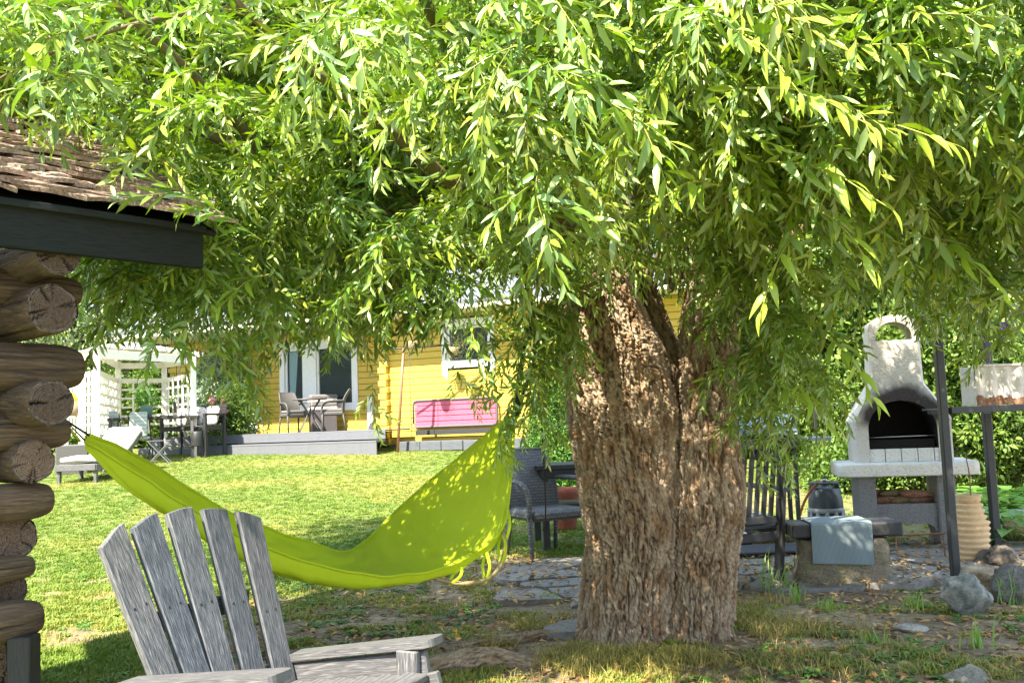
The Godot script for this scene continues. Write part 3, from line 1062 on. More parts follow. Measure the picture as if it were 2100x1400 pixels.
const HANG := [
	# strands over the house: from, distance, to, distance, spacing, size
	[560, 420, 3.9, 495, 800, 3.7, 0.09, 0.6], [590, 460, 3.9, 525, 700, 3.8, 0.08, 0.65], [420, 440, 3.7, 390, 620, 3.5, 0.07, 0.75],
	[520, 420, 3.8, 260, 610, 3.2, 0.06, 0.75], [480, 440, 3.7, 340, 640, 3.3, 0.06, 0.75], [560, 430, 3.8, 440, 590, 3.4, 0.075, 0.85], [650, 430, 3.9, 590, 540, 3.5], [700, 420, 4.0, 660, 540, 3.5],
	[790, 470, 4.0, 745, 790, 3.8, 0.1, 0.65], [830, 470, 4.0, 820, 590, 3.7], [870, 470, 4.1, 880, 590, 3.6], [930, 470, 4.1, 940, 580, 3.6],
	[1000, 470, 4.2, 1000, 640, 3.7, 0.09, 0.8], [1050, 480, 4.2, 1015, 750, 3.8, 0.1, 0.7], [1100, 520, 4.3, 1085, 850, 4.0, 0.09, 0.65], [1080, 500, 4.2, 1125, 740, 3.9, 0.09, 0.7],
	[1130, 480, 4.2, 1175, 680, 4.1, 0.09, 0.7], [1040, 450, 4.0, 920, 800, 3.6, 0.16, 0.6], [640, 400, 3.6, 775, 820, 3.5, 0.2, 0.55],
	[420, 460, 4.2, 470, 640, 4.0, 0.08, 0.8], [360, 440, 4.1, 390, 610, 3.9, 0.08, 0.8], [520, 460, 4.4, 560, 620, 4.2, 0.08, 0.8], [470, 440, 4.6, 430, 600, 4.5, 0.08, 0.85], [300, 470, 4.0, 290, 600, 3.8, 0.08, 0.8],
	[200, 60, 4.2, 20, 120, 3.8, 0.06], [120, -20, 4.0, -40, 50, 3.6, 0.06], [250, 150, 4.6, 60, 200, 4.4, 0.06], [180, 160, 4.4, -30, 170, 4.2, 0.06], [330, 40, 4.5, 160, 60, 4.3, 0.06],
	[1330, 380, 5.7, 1320, 540, 5.6, 0.05, 1.0], [1400, 380, 5.7, 1395, 540, 5.6, 0.05, 1.0], [1250, 400, 5.6, 1240, 540, 5.5, 0.05, 1.0], [1370, 340, 5.5, 1440, 480, 5.5, 0.05, 1.0],
	[560, 380, 3.7, 290, 640, 3.15, 0.055, 0.8], [600, 420, 3.7, 360, 680, 3.3, 0.055, 0.8], [640, 420, 3.8, 470, 670, 3.4, 0.06, 0.8], [500, 400, 3.6, 240, 600, 3.1, 0.055, 0.8], [680, 430, 3.9, 570, 610, 3.5, 0.06, 0.85],
	[900, 380, 3.8, 620, 300, 3.3, 0.055, 0.95], [880, 420, 3.8, 640, 420, 3.3, 0.055, 0.95], [960, 460, 3.9, 760, 540, 3.4, 0.055, 0.9], [1040, 480, 3.9, 880, 560, 3.4, 0.055, 0.9], [820, 300, 3.7, 520, 200, 3.2, 0.055, 0.95], [1120, 480, 4.0, 1000, 590, 3.5, 0.055, 0.9],
	[1080, 420, 3.9, 860, 440, 3.3, 0.06, 0.9], 
	[1120, 560, 4.2, 1085, 760, 3.95, 0.05, 0.8], [1150, 620, 4.25, 1150, 820, 4.1, 0.06, 0.75], [1100, 640, 4.2, 1050, 830, 3.95, 0.06, 0.75],
	# strands and fans that hang lower in front of pergola and house
	[470, 600, 3.65, 500, 850, 3.6, 0.055, 0.52], [430, 590, 3.5, 465, 760, 3.45, 0.06, 0.65], [740, 600, 3.8, 745, 830, 3.75, 0.13, 0.55],
	[420, 540, 3.5, 240, 660, 3.1, 0.055, 0.7], [480, 550, 3.5, 320, 680, 3.2, 0.06, 0.7], [540, 550, 3.6, 420, 670, 3.3, 0.065, 0.7], [600, 550, 3.6, 520, 640, 3.35, 0.07, 0.7], [360, 540, 3.5, 210, 640, 3.1, 0.05, 0.75],
	# sprays in front of the fork and the right stem
	[1180, 380, 4.0, 1195, 500, 3.9, 0.07, 0.8], [1290, 380, 4.0, 1290, 490, 3.9, 0.08, 0.75], [1360, 400, 4.0, 1365, 500, 3.9, 0.08, 0.75], [1440, 400, 4.0, 1480, 500, 3.9, 0.08, 0.75], [1230, 480, 4.2, 1215, 590, 4.1, 0.1, 0.6],
	[1480, 420, 4.2, 1490, 640, 4.3, 0.06, 0.75], [1450, 420, 4.3, 1440, 620, 4.4, 0.07, 0.7], [1300, 420, 4.3, 1310, 560, 4.4, 0.07, 0.7], [1200, 420, 4.2, 1180, 620, 4.3, 0.07, 0.7], [1380, 380, 4.2, 1400, 540, 4.4, 0.07, 0.7],
	[1250, 360, 3.9, 1235, 470, 3.7, 0.08, 0.8], [1400, 400, 4.0, 1390, 600, 4.4, 0.16, 0.55], [1490, 430, 4.2, 1505, 600, 4.2, 0.1, 0.7], [1330, 380, 4.0, 1330, 470, 4.0, 0.08, 0.75], [1420, 380, 4.0, 1450, 490, 3.9, 0.08, 0.75],
	# the curtain right of the trunk
	[1520, 420, 4.3, 1540, 640, 4.1, 0.08, 0.9], [1560, 430, 4.2, 1595, 660, 3.9, 0.08, 0.9], [1600, 440, 4.1, 1650, 660, 3.7, 0.08, 0.9],
	[1560, 560, 4.3, 1570, 770, 4.2, 0.085, 0.8], [1600, 580, 4.2, 1630, 790, 4.0, 0.085, 0.8], [1640, 600, 4.1, 1690, 770, 3.8, 0.09, 0.8], [1580, 640, 4.4, 1550, 890, 4.3, 0.1, 0.65], [1560, 700, 4.4, 1600, 850, 4.3, 0.1, 0.65],
	[1620, 700, 4.2, 1670, 920, 4.0, 0.12, 0.65],
	[1500, 700, 4.5, 1525, 900, 4.35, 0.1, 0.6], [1540, 640, 4.3, 1590, 900, 4.2, 0.07, 0.8], [1600, 660, 4.1, 1655, 860, 3.9, 0.07, 0.8], [1560, 600, 4.3, 1545, 800, 4.2, 0.06, 0.8], [1640, 620, 3.9, 1715, 790, 3.6, 0.1, 0.75],
	[1060, 560, 4.2, 1060, 830, 4.0, 0.06, 0.8], [1120, 600, 4.2, 1140, 800, 4.1, 0.06, 0.8], [1130, 640, 4.2, 1100, 870, 4.05, 0.07, 0.75], [1150, 560, 4.2, 1195, 760, 4.1, 0.09, 0.7], [1090, 700, 4.1, 1045, 880, 3.9, 0.1, 0.6],
	# the shaded curtain at the far right
	[1950, 330, 3.8, 1990, 480, 3.6, 0.08, 0.9], [2020, 340, 3.8, 2060, 540, 3.6, 0.08, 0.9], [1900, 380, 4.4, 1915, 560, 4.2, 0.08, 0.8], [1860, 400, 4.8, 1870, 560, 4.6, 0.08, 0.8], [2080, 320, 3.7, 2120, 520, 3.4, 0.08, 0.9],
	[1990, 440, 4.0, 2030, 590, 3.9, 0.08, 0.8], [1960, 520, 4.4, 1955, 650, 4.4, 0.08, 0.75],
	# over the cabin roof
	[330, 250, 3.9, 140, 200, 3.2, 0.06, 0.85], [300, 200, 3.8, 60, 130, 3.1, 0.06, 0.85], [420, 300, 3.9, 300, 300, 3.4, 0.06, 0.85], [500, 350, 3.9, 420, 420, 3.4, 0.06, 0.8], [260, 120, 3.6, 20, 60, 2.9, 0.06], [420, 260, 3.7, 280, 240, 3.3, 0.06, 0.9],
]

# the shoots nearest the camera, each leaf a piece of its own: from, to, distance
const HERO := [
	[1000, 30, 1200, 120, 2.6], [1290, 100, 1130, 190, 2.7], [1420, 60, 1330, 260, 2.5], [1500, 60, 1640, 190, 2.2], [1530, 180, 1790, 260, 2.2], [1640, 150, 1880, 90, 2.3], [1640, 260, 1970, 300, 2.3],
	[1580, 330, 1830, 430, 2.4], [1480, 380, 1340, 420, 2.6], [1460, 270, 1240, 330, 2.7], [1250, 260, 930, 300, 2.8], [1230, 330, 1060, 440, 2.8], [1230, 390, 1020, 430, 2.9], [1240, 470, 1080, 560, 3.0],
	[1660, 420, 1800, 560, 2.6], [1640, 470, 1560, 640, 2.8], [1700, 690, 1800, 830, 3.2], [1600, 790, 1720, 880, 3.4], [660, 110, 700, 240, 2.9], [560, 150, 590, 290, 2.9], [880, 130, 830, 250, 2.8],
	[420, 140, 320, 200, 3.0], [500, 30, 380, 40, 2.8], [820, 470, 950, 540, 3.2], [560, 560, 440, 640, 3.2], [1880, 480, 2060, 600, 2.9], [1900, 40, 1960, 220, 2.4], [150, 60, 60, 140, 2.7],
]

func hero_shoots(t: Node3D) -> void:
	var variants: Array = []
	for i in 8:
		var st := stool()
		leaf(st, Vector3.ZERO, Vector3.RIGHT, Vector3.UP, 1.0, rf(0.1, 0.13), rf(0.05, 0.5), Color.WHITE, true)
		variants.append(done(st))
	var tones: Array = []
	for i in 7:
		var m: StandardMaterial3D = M.leaf.duplicate()
		m.albedo_color = leaf_tone(i / 6.0).linear_to_srgb()
		tones.append(m)
	var stem_mat := plain(lin(0.3, 0.32, 0.06), 0.6)
	for h in HERO:
		var a := W(h[0], h[1], h[4] + 0.25)
		var e := W(h[2], h[3], h[4])
		var l := a.distance_to(e)
		var mid := (a + e) * 0.5 + Vector3.UP * l * 0.1
		var pts := [a, mid, e]
		var root := Node3D.new()
		var lp: Array = []
		for p in pts:
			lp.append(p - a)
		var k: int = part_count.get("shoot", 0)
		part_count["shoot"] = k + 1
		root.name = "shoot" if k == 0 else "shoot_%03d" % k
		root.position = a - trunk_at
		t.add_child(root)
		tube("stem", lp, 0.0035, stem_mat, root, 0.0012, 5, 6)
		var n := 11
		for j in n:
			var u := lerpf(0.12, 1.0, float(j) / (n - 1))
			var p := spline_at(pts, u)
			var tan := (spline_at(pts, minf(u + 0.05, 1.0)) - spline_at(pts, u - 0.05)).normalized()
			var s1 := tan.cross(Vector3.UP).normalized()
			var s2 := s1.cross(tan)
			var ang := j * 2.4 + rf(-0.4, 0.4)
			var dir := (tan + (s1 * cos(ang) + s2 * sin(ang) * 0.8) * lerpf(1.1, 0.3, u * u) + Vector3.DOWN * rf(-0.1, 0.4)).normalized()
			var nn := (Vector3.UP + rdir() * 0.6).normalized()
			var side := dir.cross(nn).normalized()
			nn = side.cross(dir).normalized()
			var len := rf(0.095, 0.135) * (1.0 - 0.45 * pow(u, 5.0))
			part("leaf", variants[rng.randi() % 8], tones[clampi(int(u * 5.0 + rf(0.0, 2.0)), 0, 6)], root, Transform3D(Basis(dir, nn, dir.cross(nn)).scaled_local(Vector3.ONE * len), p - a))

# ------------------------------------------------------------------ the log cabin
var cabin_at := Vector3.ZERO
const cabin_u := Vector3(0.66, 0, -0.751)
const cabin_v := Vector3(-0.751, 0, -0.66)

func log_mesh(r: float, l: float, seedn: int, rounded: float, c0 := Color(0.06, 0.042, 0.03), c1 := Color(0.225, 0.16, 0.10)) -> ArrayMesh:
	# axis along X from -l to 0, the cut end at 0
	var rr := RandomNumberGenerator.new()
	rr.seed = seedn
	var cracks: Array = []
	for k in 7:
		cracks.append([rr.randf() * TAU, rr.randf_range(0.3, 1.0), rr.randf_range(-0.25, 0.25)])
	var nu := 34
	var nv := 72
	return grid_mesh(nu, nv, func(i: int, j: int) -> Vector3:
		var t := float(i) / nu
		var x := -l * pow(1.0 - t, 1.6)
		var a := TAU * (j % nv) / nv
		var q := Vector3(x * 2.0, cos(a), sin(a))
		var rad := r * (1.0 + 0.06 * soft.get_noise_3dv(q * 1.3 + Vector3(seedn * 5.0, 0, 0)))
		for c in cracks:
			var da := wrapf(a - c[0] - c[2] * x * 3.0 - 0.06 * soft.get_noise_2d(x * 9.0, seedn), -PI, PI)
			rad -= 0.012 * c[1] * exp(-pow(da / 0.05, 2.0))
		rad -= 0.0022 * absf(soft.get_noise_3dv(Vector3(x * 1.5, cos(a) * 14.0, sin(a) * 14.0 + seedn)))
		var back := x + l * 0.0
		if rounded > 0.0:
			var e := clampf((-x) / rounded, 0.0, 1.0)
			rad *= lerpf(0.55, 1.0, sqrt(1.0 - pow(1.0 - e, 2.0)))
		elif -x < 0.008:
			rad *= 0.95
		return Vector3(x, cos(a) * rad, sin(a) * rad),
		func(i: int, j: int) -> Color:
		var t := float(i) / nu
		var x := -l * pow(1.0 - t, 1.6)
		var a := TAU * (j % nv) / nv
		var f := 0.5 + 0.5 * soft.get_noise_3dv(Vector3(x * 3.0, cos(a) * 5.0, sin(a) * 5.0 + seedn))
		var c := c0.lerp(c1, f)
		for k in cracks:
			var da := wrapf(a - k[0] - k[2] * x * 3.0 - 0.06 * soft.get_noise_2d(x * 9.0, seedn), -PI, PI)
			c = c.lerp(Color(0.04, 0.03, 0.025), k[1] * exp(-pow(da / 0.05, 2.0)))
		return c, true)

func end_mesh(r: float, seedn: int, pale: float) -> ArrayMesh:
	var rr := RandomNumberGenerator.new()
	rr.seed = seedn
	var cracks: Array = []
	for k in 11:
		cracks.append([rr.randf() * TAU, pow(rr.randf(), 2.0) * 1.1 + 0.1])
	var nu := 40
	var nv := 96
	var depth := func(i: int, j: int) -> float:
		var t := float(i) / nu
		var a := TAU * (j % nv) / nv
		var d := 0.0016 * sin(t * r * 900.0 + 2.0 * soft.get_noise_2d(a * 0.5 + seedn, t))
		for c in cracks:
			var da := wrapf(a - c[0] - 0.15 * soft.get_noise_2d(t * 6.0, seedn + c[0]), -PI, PI)
			d -= 0.014 * c[1] * smoothstep(0.0, 0.6, t) * exp(-pow(da * t / (0.012 + 0.02 * c[1]), 2.0))
		d += 0.006 * soft.get_noise_3dv(Vector3(cos(a) * t * 5.0, sin(a) * t * 5.0, seedn)) - 0.006 * t * t
		return d
	return grid_mesh(nu, nv, func(i: int, j: int) -> Vector3:
		var t := float(i) / nu
		var a := TAU * (j % nv) / nv
		var w := 1.0 + 0.06 * soft.get_noise_3dv(Vector3(0, cos(a), sin(a)) * 1.3 + Vector3(seedn * 5.0, 0, 0))
		return Vector3(depth.call(i, j), cos(a) * r * t * w * 0.985, sin(a) * r * t * w * 0.985),
		func(i: int, j: int) -> Color:
		var t := float(i) / nu
		var a := TAU * (j % nv) / nv
		var ring := 0.5 + 0.5 * sin(t * r * 900.0 + 2.0 * soft.get_noise_2d(a * 0.5 + seedn, t))
		var mott := 0.5 + 0.5 * soft.get_noise_3dv(Vector3(cos(a) * t * 7.0, sin(a) * t * 7.0, seedn + 3.0))
		var c := Color(0.045, 0.03, 0.024).lerp(Color(0.26, 0.18, 0.125), pale * (0.35 * ring + 0.65 * mott) + 0.1)
		if t > 0.86:
			c = c.lerp(Color(0.2, 0.17, 0.14), 0.5)
		var d: float = depth.call(i, j)
		return c.lerp(Color(0.02, 0.014, 0.012), clampf((-d - 0.006) * 130.0, 0.0, 1.0)), true)

func build_cabin() -> void:
	var t := thing("log_cabin", "corner of weathered round-log cabin with shake roof and black eaves board", "cabin", Vector3(cabin_at.x, 0, cabin_at.z))
	var o := Vector3(cabin_at.x, 0, cabin_at.z)
	var ub := Basis(cabin_u, Vector3.UP, cabin_u.cross(Vector3.UP))
	var vb := Basis(-cabin_v, Vector3.UP, (-cabin_v).cross(Vector3.UP))
	var yof := func(py: float) -> float:
		return W(45, py, 2.9).y
	# logs lying along the wall that is seen: centre height, end, thickness in picture units
	var k := 0
	for s in [[588, 165, 37], [752, 168, 50], [888, 140, 36], [1028, 104, 40], [1160, 68, 27], [1264, 84, 42]]:
		k += 1
		var r: float = s[2] / 655.0
		var e: float = (s[1] - 45.0) / 690.0
		var me := log_mesh(r, 1.35, 10 + k, 0.07 + r * 0.6)
		var lg := part("log", me, M.log, t, Transform3D(ub, Vector3(0, yof.call(s[0]), 0) + cabin_u * e))
		part("end_grain", end_mesh(r * 0.56, 40 + k, 0.8), M.end, lg, Transform3D(Basis.IDENTITY, Vector3(-0.001, 0, 0)))
	for s in [[538, 100, 46, 0.25], [645, 90, 52, 0.3], [831, 88, 47, 0.25], [946, 55, 45, 1.0], [1102, 20, 47, 1.0], [1215, 2, 45, 0.9], [1356, 8, 47, 1.0]]:
		k += 1
		var r: float = s[2] / 670.0
		var p: float = (s[1] - 45.0) / 255.0 + 0.05
		var me := log_mesh(r, 1.3, 10 + k, 0.0)
		var lg := part("log", me, M.log, t, Transform3D(vb, Vector3(0, yof.call(s[0]), 0) - cabin_v * p))
		part("end_grain", end_mesh(r * 0.97, 40 + k, s[3]), M.end, lg)
	bar("corner_post", Vector3(0.03, 0.0, 0.04), Vector3(0.03, yof.call(1290), 0.04), 0.07, 0.07, M.dark_wood, t)
	bar("sill_beam", Vector3(0, yof.call(1270), 0) + cabin_u * -0.2 + cabin_v * 0.1, Vector3(0, yof.call(1275), 0) + cabin_u * 0.08 + cabin_v * 0.1, 0.08, 0.07, M.dark_wood, t)
	# eaves board and roof
	var e0 := hit(0, 466, Vector3(-1.437, 1.75, -2.6), -cabin_v) - o
	var e1 := hit(412, 506, Vector3(-1.437, 1.75, -2.6), -cabin_v) - o
	e1.y = e0.y
	var along := (e1 - e0).normalized()
	var far0 := e0 - along * 1.1
	bar("eaves_board", far0, e1, 0.115, 0.03, M.fascia, t, Vector3.UP, 0.003)
	bar("eaves_trim", far0 + Vector3(0, 0.07, 0) - cabin_v * 0.012, e1 + Vector3(0, 0.07, 0) - cabin_v * 0.012, 0.022, 0.05, M.fascia, t, Vector3.UP, 0.002)
	var pitch := 0.47
	var slope := (cabin_v * cos(pitch) + Vector3.UP * sin(pitch)).normalized()
	var nrm := along.cross(slope).normalized()
	if nrm.y < 0.0:
		nrm = -nrm
	var base := far0 + Vector3(0, 0.066, 0) - cabin_v * 0.02
	var total := far0.distance_to(e1) + 0.06
	# boards that carry the shakes
	var rb := Basis(along, nrm, along.cross(nrm))
	part("roof_deck", box_mesh(Vector3(total - 0.03, 0.02, 2.6), 0.002), M.fascia, t, Transform3D(rb, base + along * total * 0.5 + slope * 1.3 - nrm * 0.004))
	bar("verge_board", e1 + Vector3(0, 0.06, 0) + slope * 0.02, e1 + Vector3(0, 0.06, 0) + slope * 2.6, 0.1, 0.025, M.fascia, t)
	var kinds: Array = []
	for i in 10:
		kinds.append(shake_mesh(i))
	var row := 0
	var shake_tilt := -0.16 if (Basis(along, -0.16) * slope).dot(nrm) < 0.0 else 0.16
	shake_tilt *= -1.0 if (Basis(along, shake_tilt) * slope).dot(nrm) > 0.0 else 1.0
	var s := -0.02
	while s < 1.6:
		var x := -rf(0.0, 0.2)
		while x < total:
			var w := rf(0.14, 0.42)
			if x + w > -0.05 and x + w * 0.5 > total * 0.3:
				var tilt := Basis(along, shake_tilt + rf(-0.07, 0.07)) * Basis(nrm, rf(-0.06, 0.1)) * Basis(slope, rf(-0.04, 0.04))
				var c := base + along * minf(x + w * 0.5, total - w * 0.4) + slope * (s + 0.13 + rf(-0.02, 0.02)) + nrm * (0.03 + rf(0.0, 0.02))
				part("shake", kinds[rng.randi() % 10], M.shake[rng.randi() % 3], t, Transform3D((tilt * rb).scaled_local(Vector3(w, 1.0, 1.0)), c))
			x += w * 0.97
		s += rf(0.034, 0.046)
		row += 1
	# what closes the cabin behind the logs
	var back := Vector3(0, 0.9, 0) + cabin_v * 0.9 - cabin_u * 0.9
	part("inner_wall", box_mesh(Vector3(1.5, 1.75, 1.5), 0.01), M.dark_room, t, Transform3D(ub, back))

func shake_mesh(n: int) -> ArrayMesh:
	# a split shake, 1 wide (scaled), about 14 mm thick, 0.27 long down the slope (+Z is down the slope or up, both rough)
	var ns := FastNoiseLite.new()
	ns.seed = 90 + n
	ns.frequency = 1.0
	var nx := 7
	var nz := 5
	var top := func(i: int, j: int) -> Vector3:
		var x := float(i) / nx - 0.5
		var z := float(j) / nz - 0.5
		var zz := z * 0.27 + (0.045 * ns.get_noise_2d(x * 3.0, n * 7.0) if absf(z) > 0.45 else 0.0)
		return Vector3(x, 0.006 + 0.012 * ns.get_noise_2d(x * 2.5 + 5.0, z * 3.0), zz)
	var st := stool()
	st.set_smooth_group(-1)
	for i in nx:
		for j in nz:
			quad(st, top.call(i, j), top.call(i, j + 1), top.call(i + 1, j + 1), top.call(i + 1, j))
	var dn := Vector3(0, -0.013, 0)
	for i in nx:
		for j in [0, nz]:
			var a: Vector3 = top.call(i, j)
			var b: Vector3 = top.call(i + 1, j)
			quad(st, a, a + dn, b + dn, b)
	for j in nz:
		for i in [0, nx]:
			var a: Vector3 = top.call(i, j)
			var b: Vector3 = top.call(i, j + 1)
			quad(st, a, a + dn, b + dn, b)
	return done(st)

# ------------------------------------------------------------------ the chair in front
func build_adirondack() -> void:
	var f := Vector3(0.9, 0, 0.436)
	var r := Vector3(0.436, 0, -0.9)   # along the backrest, from the near side to the far side
	var mid := W(455, 1375, 2.8)
	var at := Vector3(mid.x, 0.0, mid.z) + f * 0.08
	var t := thing("adirondack_chair", "weathered grey slatted garden armchair with fanned back, nearest thing to the cabin", "chair", at)
	var B := Basis(r, Vector3.UP, r.cross(Vector3.UP))
	var L := func(x: float, y: float, z: float) -> Vector3:
		return r * x + Vector3.UP * y + f * z
	# five fanned slats, each with a slanted top
	var screw := ellipsoid_mesh(Vector3(0.0045, 0.0045, 0.0012), 0.0, 1.0, 1, 6, 8)
	var slat_mats: Array = []
	for k in 5:
		var m: StandardMaterial3D = M.grey_wood.duplicate()
		m.uv1_offset = Vector3(0.37 * k, 0.61 * k, 0.2 * k)
		m.albedo_color = [Color(1, 1, 1), Color(0.86, 0.9, 0.95), Color(0.95, 0.97, 1), Color(0.83, 0.86, 0.9), Color(0.92, 0.93, 0.95)][k]
		slat_mats.append(m)
	var tops := [[226, 1098], [293, 1068], [365, 1047], [437, 1046], [507, 1056]]
	var feet := [[333, 1378], [399, 1376], [455, 1375], [517, 1374], [581, 1390]]
	var lean := 0.32
	for k in 5:
		var x := (k - 2) * 0.113
		var pn := f.rotated(Vector3.UP, 0.0)
		var d := 2.8 + x * 0.9
		var top := hit(tops[k][0], tops[k][1], at + L.call(x, 0.9, -0.235), (f + Vector3.UP * lean).normalized())
		var foot := hit(feet[k][0], feet[k][1], at + L.call(x * 0.92, 0.425, -0.08), (f + Vector3.UP * lean).normalized())
		var y := (top - foot).normalized()
		var low := foot - y * 0.14 - at
		var hi := top - at
		var z := r.cross(y).normalized()
		var xx := y.cross(z).normalized()
		var l := low.distance_to(hi)
		for sx in [-0.022, 0.022]:
			part("screw", screw, M.frame_dark, t, Transform3D(Basis(xx, y, z), low + y * (0.335 + 0.006 * k) + xx * sx + z * 0.0108))
		part("back_slat", slat_mesh(0.095, 0.106, l, 0.021, [0.022, 0.012, 0.003, -0.006, -0.014][k]), slat_mats[k], t, Transform3D(Basis(xx, y, z), low))
	# cross rails behind the slats, seat, arms, legs
	var rail := func(y: float, z: float, half: float, h: float, call: String) -> void:
		bar(call, L.call(-half, y, z), L.call(half, y, z), h, 0.024, M.grey_wood_x, t)
	rail.call(0.60, -0.185, 0.23, 0.06, "back_rail")
	rail.call(0.36, -0.10, 0.27, 0.06, "back_rail")
	for k in 6:
		var z := 0.02 + k * 0.085
		bar("seat_slat", L.call(-0.27, 0.33 + k * 0.012, z), L.call(0.27, 0.33 + k * 0.012, z), 0.022, 0.075, M.grey_wood_x, t)
	var arm_tilt := 0.1
	for s in [-1.0, 1.0]:
		var x: float = 0.33 * s
		var a: Vector3
		var b: Vector3
		if s > 0:
			b = hit(897, 1305, at + r * 0.335, r) - at
			a = hit(560, 1341, at + r * 0.335, r) - at
		else:
			b = hit(578, 1378, at + r * -0.345, r) - at
			a = hit(258, 1394, at + r * -0.345, r) - at
		var dir := (b - a).normalized()
		var tilt := Basis(dir, dir.cross(r).cross(dir).normalized(), dir.cross(dir.cross(r).cross(dir)).normalized())
		var up := r.cross(dir).normalized()
		if up.y < 0:
			up = -up
		var me := arm_mesh(a.distance_to(b), 0.105, 0.022)
		part("armrest", me, M.grey_wood_x, t, Transform3D(Basis(dir, up, dir.cross(up)), a - up * 0.011))
		# board under the arm and the front leg
		var drop := up * -0.075
		var inset = r * (-s) * 0.02
		bar("arm_support", a + dir * 0.02 + drop + inset, b - dir * 0.035 + drop + inset, 0.085, 0.024, M.grey_wood_x, t, up)
		var lt = b - dir * 0.085 - up * 0.024 - r * s * 0.045
		bar("front_leg", Vector3(lt.x, 0.0, lt.z), Vector3(lt.x, lt.y, lt.z), 0.075, 0.026, M.grey_wood_x, t, dir)
		bar("rear_leg", a + dir * -0.01 + r * (-s) * 0.045 - Vector3.UP * 0.03, Vector3(a.x, 0.0, a.z) - dir * 0.02 + r * (-s) * 0.045, 0.07, 0.026, M.dark_wood, t, dir)
		bar("side_rail", L.call(0.285 * s, 0.36, 0.52), L.call(0.285 * s, 0.10, -0.42), 0.1, 0.024, M.grey_wood_x, t)

func slat_mesh(w0: float, w1: float, l: float, thick: float, slant: float) -> ArrayMesh:
	var poly := PackedVector2Array([Vector2(-w0 * 0.5 + 0.003, 0), Vector2(w0 * 0.5 - 0.003, 0), Vector2(w1 * 0.5, l + slant), Vector2(w1 * 0.25, l + slant * 0.6 + 0.003), Vector2(0, l + 0.004), Vector2(-w1 * 0.25, l - slant * 0.6 + 0.003), Vector2(-w1 * 0.5, l - slant)])
	var st := stool()
	st.set_smooth_group(-1)
	var inner := PackedVector2Array()
	var c := Vector2(0, l * 0.5)
	for p in poly:
		inner.append(Vector2(p.x - signf(p.x) * 0.003, p.y - signf(p.y - l * 0.5) * 0.003))
	var n := poly.size()
	for s in [1.0, -1.0]:
		for i in range(1, n - 1):
			var a := Vector3(inner[0].x, inner[0].y, thick * 0.5 * s)
			var b := Vector3(inner[i].x, inner[i].y, thick * 0.5 * s)
			var d := Vector3(inner[i + 1].x, inner[i + 1].y, thick * 0.5 * s)
			if s > 0:
				tri(st, a, d, b)
			else:
				tri(st, a, b, d)
	for i in n:
		var j := (i + 1) % n
		var z := thick * 0.5
		var e := z - 0.003
		quad(st, Vector3(inner[i].x, inner[i].y, z), Vector3(inner[j].x, inner[j].y, z), Vector3(poly[j].x, poly[j].y, e), Vector3(poly[i].x, poly[i].y, e))
		quad(st, Vector3(poly[i].x, poly[i].y, e), Vector3(poly[j].x, poly[j].y, e), Vector3(poly[j].x, poly[j].y, -e), Vector3(poly[i].x, poly[i].y, -e))
		quad(st, Vector3(poly[i].x, poly[i].y, -e), Vector3(poly[j].x, poly[j].y, -e), Vector3(inner[j].x, inner[j].y, -z), Vector3(inner[i].x, inner[i].y, -z))
	return done(st)

func arm_mesh(l: float, w: float, thick: float) -> ArrayMesh:
	# from 0 to l along X, rounded at the front corners, lying flat
	var poly := PackedVector2Array()
	poly.append(Vector2(0, -w * 0.4)); 
	poly.append(Vector2(l - 0.03, -w * 0.5))
	for k in 5:
		var a := -PI / 2 + PI / 2 * k / 4.0
		poly.append(Vector2(l - 0.03 + 0.03 * cos(a), -w * 0.5 + 0.03 + 0.03 * sin(a)))
	for k in 5:
		var a := PI / 2 * k / 4.0
		poly.append(Vector2(l - 0.03 + 0.03 * cos(a), w * 0.5 - 0.03 + 0.03 * sin(a)))
	poly.append(Vector2(0, w * 0.4))
	var me := prism_mesh(poly, thick)
	var st := stool()
	st.append_from(me, 0, Transform3D(Basis(Vector3.RIGHT, Vector3(0, 0, -1), Vector3.UP), Vector3(0, thick * 0.5, 0)))
	return st.commit()

